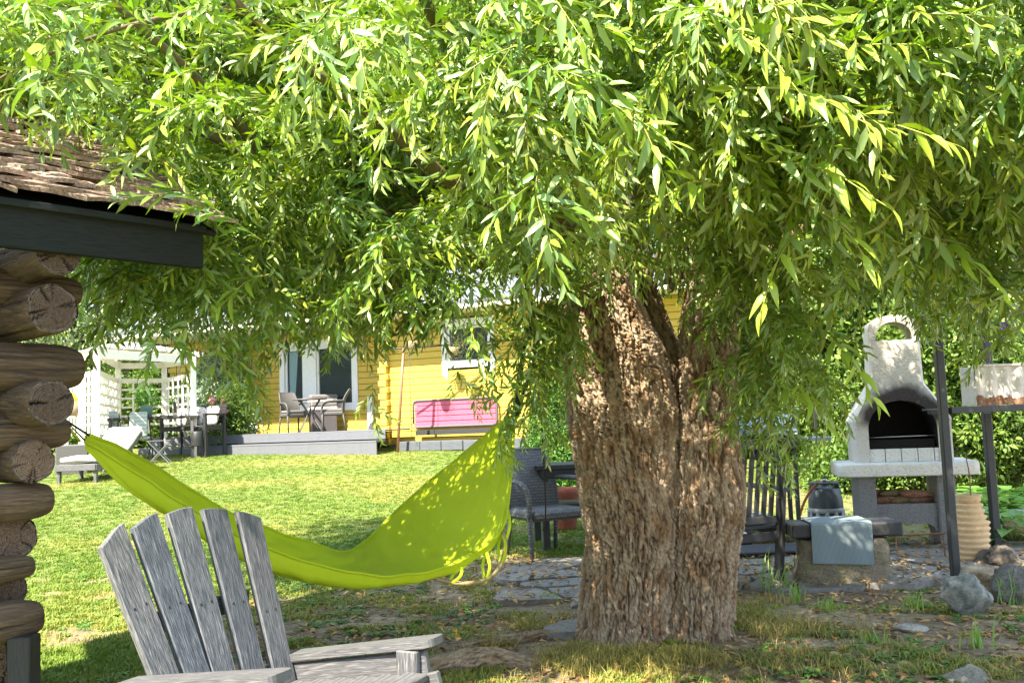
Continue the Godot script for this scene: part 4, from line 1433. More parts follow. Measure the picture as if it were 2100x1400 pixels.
# ------------------------------------------------------------------ the hammock
func build_hammock() -> void:
	var near := [W(172, 905, 3.05), W(240, 947, 3.1), W(309, 990, 3.18), W(420, 1060, 3.3), W(560, 1128, 3.5), W(680, 1166, 3.66), W(790, 1180, 3.78), W(890, 1168, 3.86), W(970, 1136, 3.92), W(1030, 1085, 3.98), W(1046, 1000, 4.1), W(1052, 920, 4.25), W(1056, 862, 4.4)]
	var far := [W(182, 893, 3.06), W(250, 922, 3.2), W(335, 968, 3.42), W(430, 1028, 3.6), W(540, 1080, 3.85), W(640, 1114, 4.08), W(710, 1130, 4.25), W(745, 1112, 4.4), W(800, 1060, 4.52), W(860, 1005, 4.58), W(930, 945, 4.58), W(1000, 885, 4.52), W(1050, 855, 4.42)]
	var at := W(600, 1150, 3.7)
	at.y = 0.0
	var t := thing("hammock", "lime green cloth hammock slung from cabin corner to willow limb", "hammock", at)
	var sag := [0.012, 0.065, 0.09, 0.105, 0.11, 0.09, 0.07, 0.07, 0.085, 0.085, 0.05, 0.03, 0.01]
	var nu := 150
	var nv := 36
	var cloth := func(u: float, w: float) -> Vector3:
		var a := spline_at(near, u)
		var b := spline_at(far, u)
		var f := u * (sag.size() - 1)
		var i := mini(int(f), sag.size() - 2)
		var s := lerpf(sag[i], sag[i + 1], f - i)
		var p := a.lerp(b, w)
		# belly: full near the rim that faces the camera, so that its underside shows
		p += Vector3.DOWN * s * (1.0 - pow(absf(pow(w, 0.55) * 2.0 - 1.0), 2.2))
		var g := minf(u, 1.0 - u)
		p += Vector3.UP * (0.014 * sin(w * 26.0 + 3.0 * u) + 0.008 * sin(w * 61.0)) * (1.0 - smoothstep(0.0, 0.3, g))
		p.y += 0.004 * sin(u * 60.0 + 5.0 * soft.get_noise_2d(u * 6.0, w * 3.0)) * smoothstep(0.1, 0.3, g)
		p.y += 0.006 * soft.get_noise_2d(u * 9.0, w * 4.0)
		return p - at
	var me := grid_mesh(nu, nv, func(i: int, j: int) -> Vector3:
		return cloth.call(float(i) / nu, float(j) / nv))
	part("cloth", me, M.lime, t)
	for e in [0.0, 1.0]:
		var pts: Array = []
		for i in 31:
			var p: Vector3 = cloth.call(i / 30.0, e)
			pts.append(p)
		tube("hem", pts, 0.006, M.lime, t, 0.006, 6, 3)
	# bent rod that spreads the cloth, held in loops
	var rod := [W(870, 1176, 3.9), W(915, 1192, 3.9), W(965, 1196, 3.9), W(1010, 1180, 3.92), W(1032, 1145, 3.95), W(1036, 1105, 3.98), W(1028, 1085, 4.0)]
	var rod_l: Array = []
	for p in rod:
		rod_l.append(p - at)
	tube("spreader_rod", rod_l, 0.010, M.bamboo, t, 0.010, 10, 6)
	for q in [[0.585, 0.2], [0.645, 0.44], [0.70, 0.62], [0.745, 0.82]]:
		var c: Vector3 = cloth.call(q[0] + 0.06, 0.02)
		var e := spline_at(rod_l, q[1])
		for s in [-0.008, 0.008]:
			var mid := (c + e) * 0.5 + Vector3(s * 2.0, -0.004, s * 2.0)
			var under_rod := e + (e - c).normalized() * 0.014
			strap("loop", [c + Vector3(0, 0, s), mid + Vector3(0, 0, s), under_rod], 0.013, M.lime, t)
	# cords
	var tip: Vector3 = W(1054, 858, 4.42)
	var knot := W(1088, 662, 4.45)
	strap("strap", [tip - at, W(1066, 770, 4.43) - at, W(1080, 700, 4.44) - at, knot - at], 0.028, M.cord, t)
	strap("strap", [tip - at + Vector3(0.01, 0, -0.02), W(1098, 700, 4.46) - at, W(1075, 560, 4.5) - at], 0.022, M.cord, t)
	var hook := cabin_at * Vector3(1, 0, 1) + Vector3(0, W(140, 860, 2.98).y, 0) + cabin_u * 0.13
	tube("cord", [W(182, 893, 3.06) - at, hook - at], 0.004, M.cord, t)
	tube("cord", [W(163, 905, 3.05) - at, hook - at + Vector3(0, -0.01, 0)], 0.005, M.lime, t)
	for k in 5:
		tube("cord", [cloth.call(0.004, k / 4.0), hook - at], 0.002, M.cord, t)
	var loose := thing("dangling_line", "thin black cord dangling from the willow in front of the dark wicker chair", "cord", W(1115, 1090, 4.9))
	var la := loose.position
	tube("cord", [W(1100, 560, 4.8) - la, W(1106, 700, 4.85) - la, W(1110, 850, 4.9) - la, W(1117, 980, 4.9) - la, W(1119, 1060, 4.9) - la, W(1113, 1088, 4.9) - la], 0.0045, M.cord, loose, 0.0045, 6, 5)

func strap(called: String, pts: Array, wide: float, m: Material, parent: Node) -> void:
	var p := spline(pts, 6)
	var n := p.size() - 1
	var me := grid_mesh(n, 2, func(i: int, j: int) -> Vector3:
		var t := (p[mini(i + 1, n)] - p[maxi(i - 1, 0)]).normalized()
		var s := t.cross(Vector3(0.3, 0.1, 1)).normalized()
		return p[i] + s * wide * (j - 1) * 0.5 + (Vector3(0.3, 0.1, 1).normalized() * 0.003 if j == 1 else Vector3.ZERO))
	part(called, me, m, parent)

# ------------------------------------------------------------------ round the tree
func flat_turn(n: Vector3) -> Basis:
	# local Z points along n (level), local X to its right
	n.y = 0.0
	n = n.normalized()
	return Basis(Vector3.UP.cross(n), Vector3.UP, n)

func build_patio() -> void:
	var t := struct(thing("stone_patio", "paving of irregular grey slate flags behind the willow", "paving", Vector3.ZERO))
	var r := RandomNumberGenerator.new()
	r.seed = 31
	var seeds: Array = []
	for i in 12:
		for j in 7:
			seeds.append(Vector2(-0.5 + i * 0.42 + r.randf_range(-0.17, 0.17) + 0.2 * (j % 2), -5.4 - j * 0.36 + r.randf_range(-0.12, 0.12)))
	for e in [Vector2(0.42, -5.2)]:
		seeds.append(e)
	for k in seeds.size():
		var s: Vector2 = seeds[k]
		var extra := k >= 84
		if not extra and not on_patio(s.x, s.y):
			continue
		var poly: Array = [s + Vector2(-0.32, -0.24), s + Vector2(0.32, -0.24), s + Vector2(0.32, 0.24), s + Vector2(-0.32, 0.24)]
		for q in seeds:
			if q == s or s.distance_to(q) > 1.2:
				continue
			var m: Vector2 = (s + q) * 0.5
			var n: Vector2 = (q - s).normalized()
			m -= n * 0.014
			var cut: Array = []
			for i in poly.size():
				var a: Vector2 = poly[i]
				var b: Vector2 = poly[(i + 1) % poly.size()]
				var da := (a - m).dot(n)
				var db := (b - m).dot(n)
				if da <= 0.0:
					cut.append(a)
				if da * db < 0.0:
					cut.append(a.lerp(b, da / (da - db)))
			poly = cut
		if poly.size() < 3:
			continue
		var fine := PackedVector2Array()
		for i in poly.size():
			var a: Vector2 = poly[i]
			var b: Vector2 = poly[(i + 1) % poly.size()]
			for q in 3:
				var p := a.lerp(b, q / 3.0)
				fine.append((p + Vector2(r.randf_range(-0.012, 0.012), r.randf_range(-0.012, 0.012)) - s) * 0.985)
		var up := gh(s.x, s.y) + 0.026 + r.randf_range(0.0, 0.016)
		var b := Basis(Vector3.RIGHT, Vector3(0, 0, -1), Vector3.UP)   # the flag's own plane laid level
		var flipped := PackedVector2Array()
		for p in fine:
			flipped.append(Vector2(p.x, -p.y))
		var tilt := Basis(Vector3.RIGHT, r.randf_range(-0.025, 0.025)) * Basis(Vector3(0, 0, 1), r.randf_range(-0.02, 0.02))
		part("flagstone", prism_mesh(flipped, 0.06), M.slate[k % 2], t, Transform3D(tilt * b, Vector3(s.x, up, s.y)))

func wicker_chair(label: String, m: Material, x: Transform3D, group := "", cushion: Material = null) -> Node3D:
	# faces local +Z
	var t := thing("wicker_armchair", label, "chair", Vector3.ZERO, 0.0, group)
	t.transform = x
	var back := func(i: int, j: int) -> Vector3:
		var u := i / 12.0 - 0.5
		var v := j / 14.0
		var w := lerpf(0.46, 0.36, v * v)
		return Vector3(u * w, 0.40 + v * 0.5, -0.22 - v * 0.14 + 0.16 * u * u + 0.05 * sin(v * PI) - 0.02 * pow(v, 4.0))
	var st := stool()
	var front := grid_mesh(12, 14, back)
	part("backrest", front, m, t)
	part("backrest", grid_mesh(12, 14, func(i: int, j: int) -> Vector3:
		return (back.call(i, j) as Vector3) + Vector3(0, 0, -0.022)), m, t)
	var rim: Array = []
	for j in 15:
		rim.append((back.call(0, j) as Vector3) + Vector3(0, 0, -0.011))
	for i in range(1, 13):
		rim.append((back.call(i, 14) as Vector3) + Vector3(0, 0, -0.011))
	for j in range(13, -1, -1):
		rim.append((back.call(12, j) as Vector3) + Vector3(0, 0, -0.011))
	tube("back_edge", rim, 0.016, m, t, 0.016, 8, 2)
	box("seat", Vector3(0.5, 0.09, 0.48), Vector3(0, 0.385, 0.02), m, t, Basis.IDENTITY, 0.03)
	if cushion != null:
		box("cushion", Vector3(0.45, 0.06, 0.44), Vector3(0, 0.462, 0.03), cushion, t, Basis.IDENTITY, 0.025)
	for s in [-1.0, 1.0]:
		tube("armrest", [Vector3(0.21 * s, 0.66, -0.25), Vector3(0.27 * s, 0.66, -0.1), Vector3(0.29 * s, 0.655, 0.08), Vector3(0.285 * s, 0.62, 0.2), Vector3(0.275 * s, 0.52, 0.25), Vector3(0.27 * s, 0.38, 0.245)], 0.021, m, t, 0.021, 10, 5)
		tube("leg", [Vector3(0.265 * s, 0.4, 0.235), Vector3(0.26 * s, 0.0, 0.24)], 0.022, m, t, 0.017, 10)
		tube("leg", [Vector3(0.22 * s, 0.38, -0.2), Vector3(0.235 * s, 0.0, -0.27)], 0.02, m, t, 0.016, 10)
	return t

func build_patio_things() -> void:
	# dark wicker chair left of the trunk
	var f1 := G(1092, 1160)
	var face := (Vector3(0.45, 0, 0.89)).normalized()
	var b := flat_turn(face)
	wicker_chair("dark grey woven wicker armchair between hammock and willow trunk", M.wicker_dark, Transform3D(b, f1 - b * Vector3(-0.26, 0, 0.24)))
	# black wooden bench table behind it
	var p := G(1180, 1115)
	p.y = gh(p.x, p.z)
	var t := thing("wooden_table", "black painted wooden table half hidden behind the willow trunk", "table", p, 0.15)
	box("tabletop", Vector3(0.95, 0.04, 0.55), Vector3(0.1, 0.70, 0), M.dark_wood, t)
	box("apron", Vector3(0.88, 0.07, 0.025), Vector3(0.1, 0.645, 0.24), M.dark_wood, t)
	for s in [-1.0, 1.0]:
		for z in [-0.22, 0.22]:
			box("leg", Vector3(0.06, 0.68, 0.06), Vector3(0.1 + 0.40 * s, 0.34, z), M.dark_wood, t)
	box("shelf", Vector3(0.8, 0.03, 0.4), Vector3(0.1, 0.36, 0), M.dark_wood, t)
	p = G(1160, 1085)
	var pot := thing("terracotta_pot", "ribbed red terracotta pot under the black table", "pot", p)
	var prof: Array = [Vector2(0, 0), Vector2(0.10, 0)]
	for k in 13:
		prof.append(Vector2(0.105 + 0.05 * k / 12.0 + (0.008 if k % 2 == 0 else 0.0), 0.02 + k * 0.025))
	prof.append_array([Vector2(0.17, 0.36), Vector2(0.172, 0.4), Vector2(0.155, 0.4), Vector2(0.14, 0.33), Vector2(0, 0.32)])
	part("body", lathe_mesh(prof, 32), M.terracotta, pot)
	part("soil", lathe_mesh([Vector2(0.145, 0.345), Vector2(0, 0.35)], 20), M.mulch, pot)

	# stone block seat with black planks
	p = G(1748, 1205)
	var sb := thing("stone_bench", "rough stone block with charred black planks on top", "bench", p + Vector3(0, 0, -0.18), -0.08)
	var blk := grid_mesh(26, 44, func(i: int, j: int) -> Vector3:
		var v := i / 26.0
		var a := TAU * (j % 44) / 44.0
		var c := cos(a)
		var s := sin(a)
		var k := pow(pow(absf(c), 5.0) + pow(absf(s), 5.0), -0.2)
		var q := Vector3(c * k * 0.285, v * 0.36 - 0.04, s * k * 0.19)
		var g := 1.0 + 0.10 * soft.get_noise_3dv(q * 5.0) + 0.05 * soft.get_noise_3dv(q * 16.0)
		if i == 26:
			g *= 0.0
		return Vector3(q.x * g * (1.06 - 0.1 * v), minf(q.y, 0.315), q.z * g),
		func(i: int, j: int) -> Color:
		var a := TAU * (j % 44) / 44.0
		var n := soft.get_noise_3dv(Vector3(cos(a) * 2.0, i * 0.12, sin(a) * 2.0))
		return Color(0.18, 0.15, 0.105).lerp(Color(0.31, 0.27, 0.2), clampf(0.5 + n, 0.0, 1.0)).lerp(Color(0.16, 0.17, 0.05), clampf(n * 1.2, 0.0, 0.5)), true)
	part("stone_block", blk, M.stone, sb)
	box("plank", Vector3(0.70, 0.085, 0.175), Vector3(0.01, 0.365, 0.095), M.dark_wood, sb, Basis(Vector3.UP, 0.01), 0.008)
	box("plank", Vector3(0.72, 0.08, 0.17), Vector3(0.02, 0.363, -0.09), M.dark_wood, sb, Basis(Vector3.UP, -0.015), 0.008)
	var cl := thing("bath_mat", "blue-grey ribbed cloth mat draped over the black bench planks", "mat", sb.position, -0.08)
	var prof2 := [Vector2(-0.17, 0.416), Vector2(0.0, 0.417), Vector2(0.15, 0.415), Vector2(0.178, 0.413), Vector2(0.196, 0.402), Vector2(0.203, 0.38), Vector2(0.207, 0.3), Vector2(0.212, 0.22), Vector2(0.214, 0.165)]
	var mt := func(off: float) -> ArrayMesh:
		return grid_mesh(40, 16, func(i: int, j: int) -> Vector3:
			var u := i / 40.0 * (prof2.size() - 1)
			var k := mini(int(u), prof2.size() - 2)
			var q: Vector2 = (prof2[k] as Vector2).lerp(prof2[k + 1], u - k)
			var x := -0.215 + 0.385 * j / 16.0 - 0.015 * (i / 40.0)
			return Vector3(x, q.y + off - 0.02 * (j / 16.0) * smoothstep(20.0, 40.0, i), q.x + off + 0.004 * sin(j * 0.7) * (i / 40.0)))
	part("fabric", mt.call(0.004), M.cloth_blue, cl)
	part("backing", mt.call(0.0), M.cloth_blue, cl)

	build_barbecue()
	build_frame()
	build_rocks()
	build_grill_corner()

func build_barbecue() -> void:
	var p := G(1886, 1128)
	var t := thing("barbecue_fireplace", "white and grey masonry garden barbecue with arched hearth and soot-stained chimney", "barbecue", p + Vector3(0, 0, -0.25), -0.22)
	var S := 1.0 / 262.0
	# half width, half depth by height above the slab
	var prof := [[0.0, 0.372, 0.23], [0.30, 0.372, 0.23], [0.335, 0.378, 0.235], [0.40, 0.345, 0.22], [0.52, 0.275, 0.185], [0.62, 0.215, 0.15], [0.655, 0.205, 0.145], [0.9, 0.2, 0.14], [0.975, 0.203, 0.143], [0.98, 0.206, 0.146], [1.0, 0.203, 0.143], [1.17, 0.175, 0.125]]
	var at := func(y: float) -> Vector2:
		for k in prof.size() - 1:
			if y <= prof[k + 1][0]:
				var f: float = (y - prof[k][0]) / (prof[k + 1][0] - prof[k][0])
				return Vector2(lerpf(prof[k][1], prof[k + 1][1], f), lerpf(prof[k][2], prof[k + 1][2], f))
		return Vector2(0.175, 0.125)
	var arch := func(y: float) -> float:
		# half width of the hearth's mouth
		if y < 0.26:
			return 0.262
		var q := (y - 0.26) / 0.235
		return 0.262 * sqrt(maxf(0.0, 1.0 - q * q)) if q < 1.0 else 0.0
	var y0 := 0.70
	var n := 90
	var tone := func(x: float, y: float, z: float) -> Color:
		var c := Color(0.60, 0.58, 0.54)
		if y > 0.33:
			c = Color(0.66, 0.61, 0.53)
		var d := Vector2(x, (y - 0.26) * 1.0).length()
		var soot := (1.0 - smoothstep(0.26, 0.47 + 0.1 * soft.get_noise_2d(x * 5.0, y * 5.0), d)) * smoothstep(0.24, 0.38, y)
		if z > 0.0:
			c = c.lerp(Color(0.030, 0.021, 0.018), clampf(soot * 1.25, 0.0, 1.0) * 0.97)
		return c
	var v: PackedVector3Array = []
	# front, in two strips beside the mouth
	for s in [-1.0, 1.0]:
		part("hood", grid_mesh(n, 14, func(i: int, j: int) -> Vector3:
			var y := 0.99 * i / n
			var w: Vector2 = at.call(y)
			var a: float = arch.call(y)
			var x := lerpf(a, w.x - 0.02, j / 14.0)
			var z := w.y
			return Vector3(x * s, y0 + y, z + 0.003 * soft.get_noise_2d(x * s * 20.0, y * 20.0)),
			func(i: int, j: int) -> Color:
			var y := 0.99 * i / n
			var w: Vector2 = at.call(y)
			return tone.call(lerpf(arch.call(y), w.x, j / 14.0) * s, y, 1.0)), M.concrete, t)
		part("hood_side", grid_mesh(n, 10, func(i: int, j: int) -> Vector3:
			var y := 0.99 * i / n
			var w: Vector2 = at.call(y)
			if j == 0:
				return Vector3((w.x - 0.02) * s, y0 + y, w.y)
			return Vector3(w.x * s, y0 + y, lerpf(w.y - 0.02, -w.y, (j - 1) / 9.0)),
			func(i: int, j: int) -> Color:
			return tone.call(1.0, 0.99 * i / n, 0.0)), M.concrete, t)
		part("hearth_wall", grid_mesh(n / 2, 6, func(i: int, j: int) -> Vector3:
			var y := 0.496 * i / (n / 2)
			return Vector3(arch.call(y) * s, y0 + y, lerpf((at.call(y) as Vector2).y, -0.2, j / 6.0))), M.soot, t)
	part("hood_rear", grid_mesh(n, 6, func(i: int, j: int) -> Vector3:
		var y := 0.99 * i / n
		var w: Vector2 = at.call(y)
		return Vector3(lerpf(-w.x, w.x, j / 6.0), y0 + y, -w.y),
		func(i: int, j: int) -> Color:
		return Color(0.4, 0.38, 0.35)), M.concrete, t)
	part("hearth_back", box_mesh(Vector3(0.56, 0.54, 0.03), 0.002), M.soot, t, Transform3D(Basis.IDENTITY, Vector3(0, y0 + 0.26, -0.19)))
	# chimney top: an open arch through the cap
	var poly := PackedVector2Array()
	var hw := 0.2
	for q in [[-hw, 0.985], [-hw, 1.08], [-hw * 0.93, 1.14], [-hw * 0.6, 1.185], [0.0, 1.2], [hw * 0.6, 1.185], [hw * 0.93, 1.14], [hw, 1.08], [hw, 0.985], [hw - 0.055, 0.985]]:
		poly.append(Vector2(q[0], q[1]))
	for k in 13:
		var a := PI * k / 12.0
		poly.append(Vector2(0.14 * cos(a), 1.02 + 0.125 * sin(a)))
	poly.append(Vector2(-hw + 0.055, 0.985))
	var cap := part("chimney_cap", prism_mesh(poly, 0.28), grain([lin(0.5, 0.465, 0.41), lin(0.66, 0.62, 0.55)], Vector3(4, 4, 4), 0.9, 61, 4.0, 0.04), t, Transform3D(Basis.IDENTITY, Vector3(0, y0, 0.14)))
	# firebricks at the front of the hearth
	for k in 5:
		box("firebrick", Vector3(0.118, 0.105, 0.05), Vector3(-0.206 + 0.1235 * k, y0 + 0.053, 0.2 + rf(-0.004, 0.004)), M.concrete_white, t, Basis(Vector3.UP, rf(-0.03, 0.03)), 0.005)
	tube("grill_rack", [Vector3(-0.255, y0 + 0.2, 0.19), Vector3(0.255, y0 + 0.205, 0.19)], 0.004, M.steel, t)
	box("fire_tray", Vector3(0.5, 0.07, 0.3), Vector3(0, y0 + 0.14, 0.02), M.soot, t)
	# work slab with ragged edge
	var slab := grid_mesh(8, 120, func(i: int, j: int) -> Vector3:
		var a := TAU * (j % 120) / 120.0
		var c := cos(a)
		var s := sin(a)
		var k := pow(pow(absf(c), 14.0) + pow(absf(s), 14.0), -1.0 / 14.0)
		var prof3 := [[0.0, 0.0], [0.985, 0.0], [1.0, 0.012], [1.0, 0.05], [1.0, 0.08], [0.995, 0.095], [0.98, 0.105], [0.5, 0.107], [0.0, 0.107]]
		var g: float = prof3[i][0]
		var w := 0.008 * soft.get_noise_3dv(Vector3(c * 9.0, prof3[i][1] * 30.0, s * 9.0)) if g > 0.9 else 0.0
		return Vector3(c * k * (0.53 * g + w), y0 - 0.106 + prof3[i][1], s * k * (0.33 * g + w) + 0.06), null, true)
	part("work_slab", slab, M.concrete_white, t)
	# stand: two legs joined by an arched cross wall
	for s in [-1.0, 1.0]:
		box("leg", Vector3(0.14, 0.62, 0.42), Vector3(0.30 * s, 0.285, 0.0), M.concrete_grey, t, Basis.IDENTITY, 0.012)
	var wall := PackedVector2Array([Vector2(-0.24, 0.06), Vector2(-0.24, 0.36), Vector2(0.24, 0.36), Vector2(0.24, 0.06), Vector2(0.2, 0.17), Vector2(0.15, 0.2), Vector2(-0.15, 0.2), Vector2(-0.2, 0.17)])
	part("cross_wall", prism_mesh(wall, 0.3), M.concrete_grey, t, Transform3D(Basis.IDENTITY, Vector3(0, 0.0, 0.17)))
	for k in 7:
		var l := thing("firewood_log", ["small split birch log, lowest at the front of the barbecue shelf", "reddish split log in the middle of the barbecue shelf", "dark charred log at the rear of the barbecue shelf", "pale-ended log, leftmost on the barbecue shelf", "short log lying on top in the barbecue shelf", "thin grey stick of firewood on the barbecue shelf", "brown split log, rightmost of the wood on the barbecue shelf"][k], "firewood", p + Vector3(0, 0, -0.25) + Basis(Vector3.UP, -0.22) * Vector3([-0.14, -0.02, 0.05, -0.19, -0.08, 0.08, 0.13][k], 0.385 + [0.0, 0.0, 0.0, 0.05, 0.055, 0.05, 0.0][k], [0.1, 0.08, -0.05, 0.02, 0.06, 0.1, 0.04][k]), 0.0, "firewood on the barbecue shelf")
		var me := ellipsoid_mesh(Vector3(0.13, 0.032, 0.036), 0.25, 2.0, 300 + k, 10, 14)
		part("wood", me, [M.rust, M.old_bark, M.rust][k % 3], l, Transform3D(Basis(Vector3.UP, rf(-0.5, 0.5)), Vector3.ZERO))

func build_frame() -> void:
	# black steel stand with a shelf
	var a := G(1962, 1192)
	var c := G(2046, 1128)
	a.y = gh(a.x, a.z)
	c.y = gh(c.x, c.z)
	var t := thing("steel_plant_stand", "black steel frame with narrow shelf carrying a white planter", "stand", a)
	var ya := W(1932, 842, -a.z).y - a.y
	box("post", Vector3(0.054, 2.5, 0.054), Vector3(0, 1.25, 0), M.post_metal, t, Basis.IDENTITY, 0.006)
	box("post", Vector3(0.06, ya - 0.035, 0.06), Vector3(c.x - a.x, (ya - 0.035) * 0.5, c.z - a.z), M.post_metal, t, Basis.IDENTITY, 0.006)
	var dirx := Vector3(0.985, 0, -0.17)
	bar("shelf_rail", Vector3(0.042, ya, 0), Vector3(0.042, ya, 0) + dirx * 1.3, 0.045, 0.05, M.post_metal, t)
	bar("shelf_rail", Vector3(c.x - a.x - 0.45, ya - 0.012, c.z - a.z), Vector3(c.x - a.x, ya - 0.012, c.z - a.z) + dirx * 0.9, 0.045, 0.05, M.post_metal, t)
	for k in 5:
		var q := Vector3(0.1, ya + 0.004, -0.06 - 0.22 * k) + Vector3(0.05 * k, 0, 0)
		bar("shelf_slat", q, q + dirx * 1.2, 0.012, 0.1, M.post_metal, t)
	box("post", Vector3(0.06, 1.5, 0.06), Vector3(c.x - a.x + 0.2, ya + 0.75, c.z - a.z - 0.3), M.post_metal, t)
	# planter on the shelf
	var w0 := W(2003, 836, -a.z + 0.25)
	var pl := thing("planter_box", "white corrugated metal planter with rusty foot on the black shelf", "planter", Vector3(w0.x, a.y + ya + 0.024, w0.z), 0.17)
	var n := 120
	var side := grid_mesh(n, 6, func(i: int, j: int) -> Vector3:
		var u := i / float(n)
		var y := j / 6.0 * 0.27
		return Vector3(u * 0.95, y, 0.010 * sin(u * TAU * 9.0) + 0.02 * j / 6.0))
	part("front_panel", side, M.planter, pl)
	part("rear_panel", side, M.planter, pl, Transform3D(Basis.IDENTITY, Vector3(0, 0, -0.15)))
	for x in [0.0, 0.95]:
		box("end_panel", Vector3(0.012, 0.27, 0.15), Vector3(x, 0.135, -0.068), M.planter, pl)
	box("rim", Vector3(0.98, 0.016, 0.03), Vector3(0.475, 0.275, 0.02), M.planter, pl)
	part("rusty_foot", grid_mesh(n, 4, func(i: int, j: int) -> Vector3:
		var u := i / float(n)
		var y := j / 4.0 * (0.055 + 0.03 * soft.get_noise_1d(u * 12.0) + 0.02 * soft.get_noise_1d(u * 40.0))
		return Vector3(u * 0.95, y, 0.010 * sin(u * TAU * 9.0) + 0.02 * y / 0.27 + 0.0035)), M.rust, pl)
	box("soil", Vector3(0.93, 0.02, 0.13), Vector3(0.475, 0.24, -0.07), M.mulch, pl)
	var fl := thing("petunia", "dark violet petunia flower hanging over the shelf with the white planter", "flower", W(2062, 668, 5.6))
	for k in 5:
		var st := stool()
		leaf(st, Vector3.ZERO, Vector3.RIGHT, Vector3(0, 0, 1), 0.035, 0.014, 0.2, Color.WHITE, true)
		part("petal", done(st), M.petal_violet, fl, Transform3D(Basis(Vector3(0, 0, 1), k * TAU / 5), Vector3.ZERO))
	tube("stem", [Vector3(0, 0, -0.005), Vector3(0.03, 0.05, -0.03), Vector3(0.08, 0.16, -0.05)], 0.002, M.twig_bark, fl)
	# tall ringed clay vase
	var p := G(1998, 1156)
	var v := thing("clay_vase", "tall sand-coloured clay vase with stacked rings beside the black post", "vase", p)
	var prof: Array = [Vector2(0, 0), Vector2(0.085, 0)]
	for k in 11:
		var h := 0.02 + k * 0.0415
		var r := lerpf(0.102, 0.125, sin(PI * k / 13.0))
		if k > 6:
			r = lerpf(0.118, 0.078, (k - 6) / 4.0)
		prof.append_array([Vector2(r - 0.012, h), Vector2(r - 0.004, h + 0.014), Vector2(r + 0.006, h + 0.028), Vector2(r + 0.002, h + 0.036)])
	prof.append_array([Vector2(0.088, 0.485), Vector2(0.09, 0.495), Vector2(0.075, 0.495), Vector2(0.07, 0.4), Vector2(0.0, 0.39)])
	part("body", lathe_mesh(prof, 40), M.sand_clay, v)
	tube("iron_stem", [Vector3(0.01, 0.4, 0), Vector3(0.02, 0.62, 0.0), Vector3(0.012, 0.78, -0.02)], 0.006, M.rust, v, 0.004, 6, 3)

func rock(called: String, label: String, px: float, py: float, size: Vector3, turn: float, seedn: int, c0: Color, c1: Color, lift := 0.0) -> void:
	var p := G(px, py)
	var t := tag(show_mesh(called, rock_mesh(size, seedn, c0, c1), M.stone, null, Transform3D(Basis(Vector3.UP, turn), p + Vector3(0, size.y * 0.45 + lift, -size.z * 0.6))), label, "rock", "boulders piled at the edge of the paving")

func rock_mesh(size: Vector3, seedn: int, c0: Color, c1: Color) -> ArrayMesh:
	var ns := FastNoiseLite.new()
	ns.seed = seedn
	ns.frequency = 1.0
	ns.fractal_octaves = 4
	var r := RandomNumberGenerator.new()
	r.seed = seedn
	var cuts: Array = []
	for k in 13:
		var d := Vector3(r.randfn(), r.randfn(), r.randfn()).normalized()
		cuts.append([d, r.randf_range(0.52, 0.8)])
	var nu := 34
	var nv := 48
	var f := func(i: int, j: int) -> Vector3:
		var a := PI * i / nu
		var b := TAU * (j % nv) / nv
		var d := Vector3(sin(a) * cos(b), cos(a), sin(a) * sin(b))
		var m := 1.0
		for c in cuts:
			var k: float = d.dot(c[0])
			if k > 0.01:
				m = minf(m, c[1] / k)
		return d * m * (1.0 + 0.13 * ns.get_noise_3dv(d * 2.3) + 0.06 * ns.get_noise_3dv(d * 9.0)) * size
	return grid_mesh(nu, nv, f, func(i: int, j: int) -> Color:
		var q: Vector3 = f.call(i, j)
		return c0.lerp(c1, clampf(0.5 + 0.9 * ns.get_noise_3dv(q * 9.0 + Vector3(5, 5, 5)), 0.0, 1.0)), true)

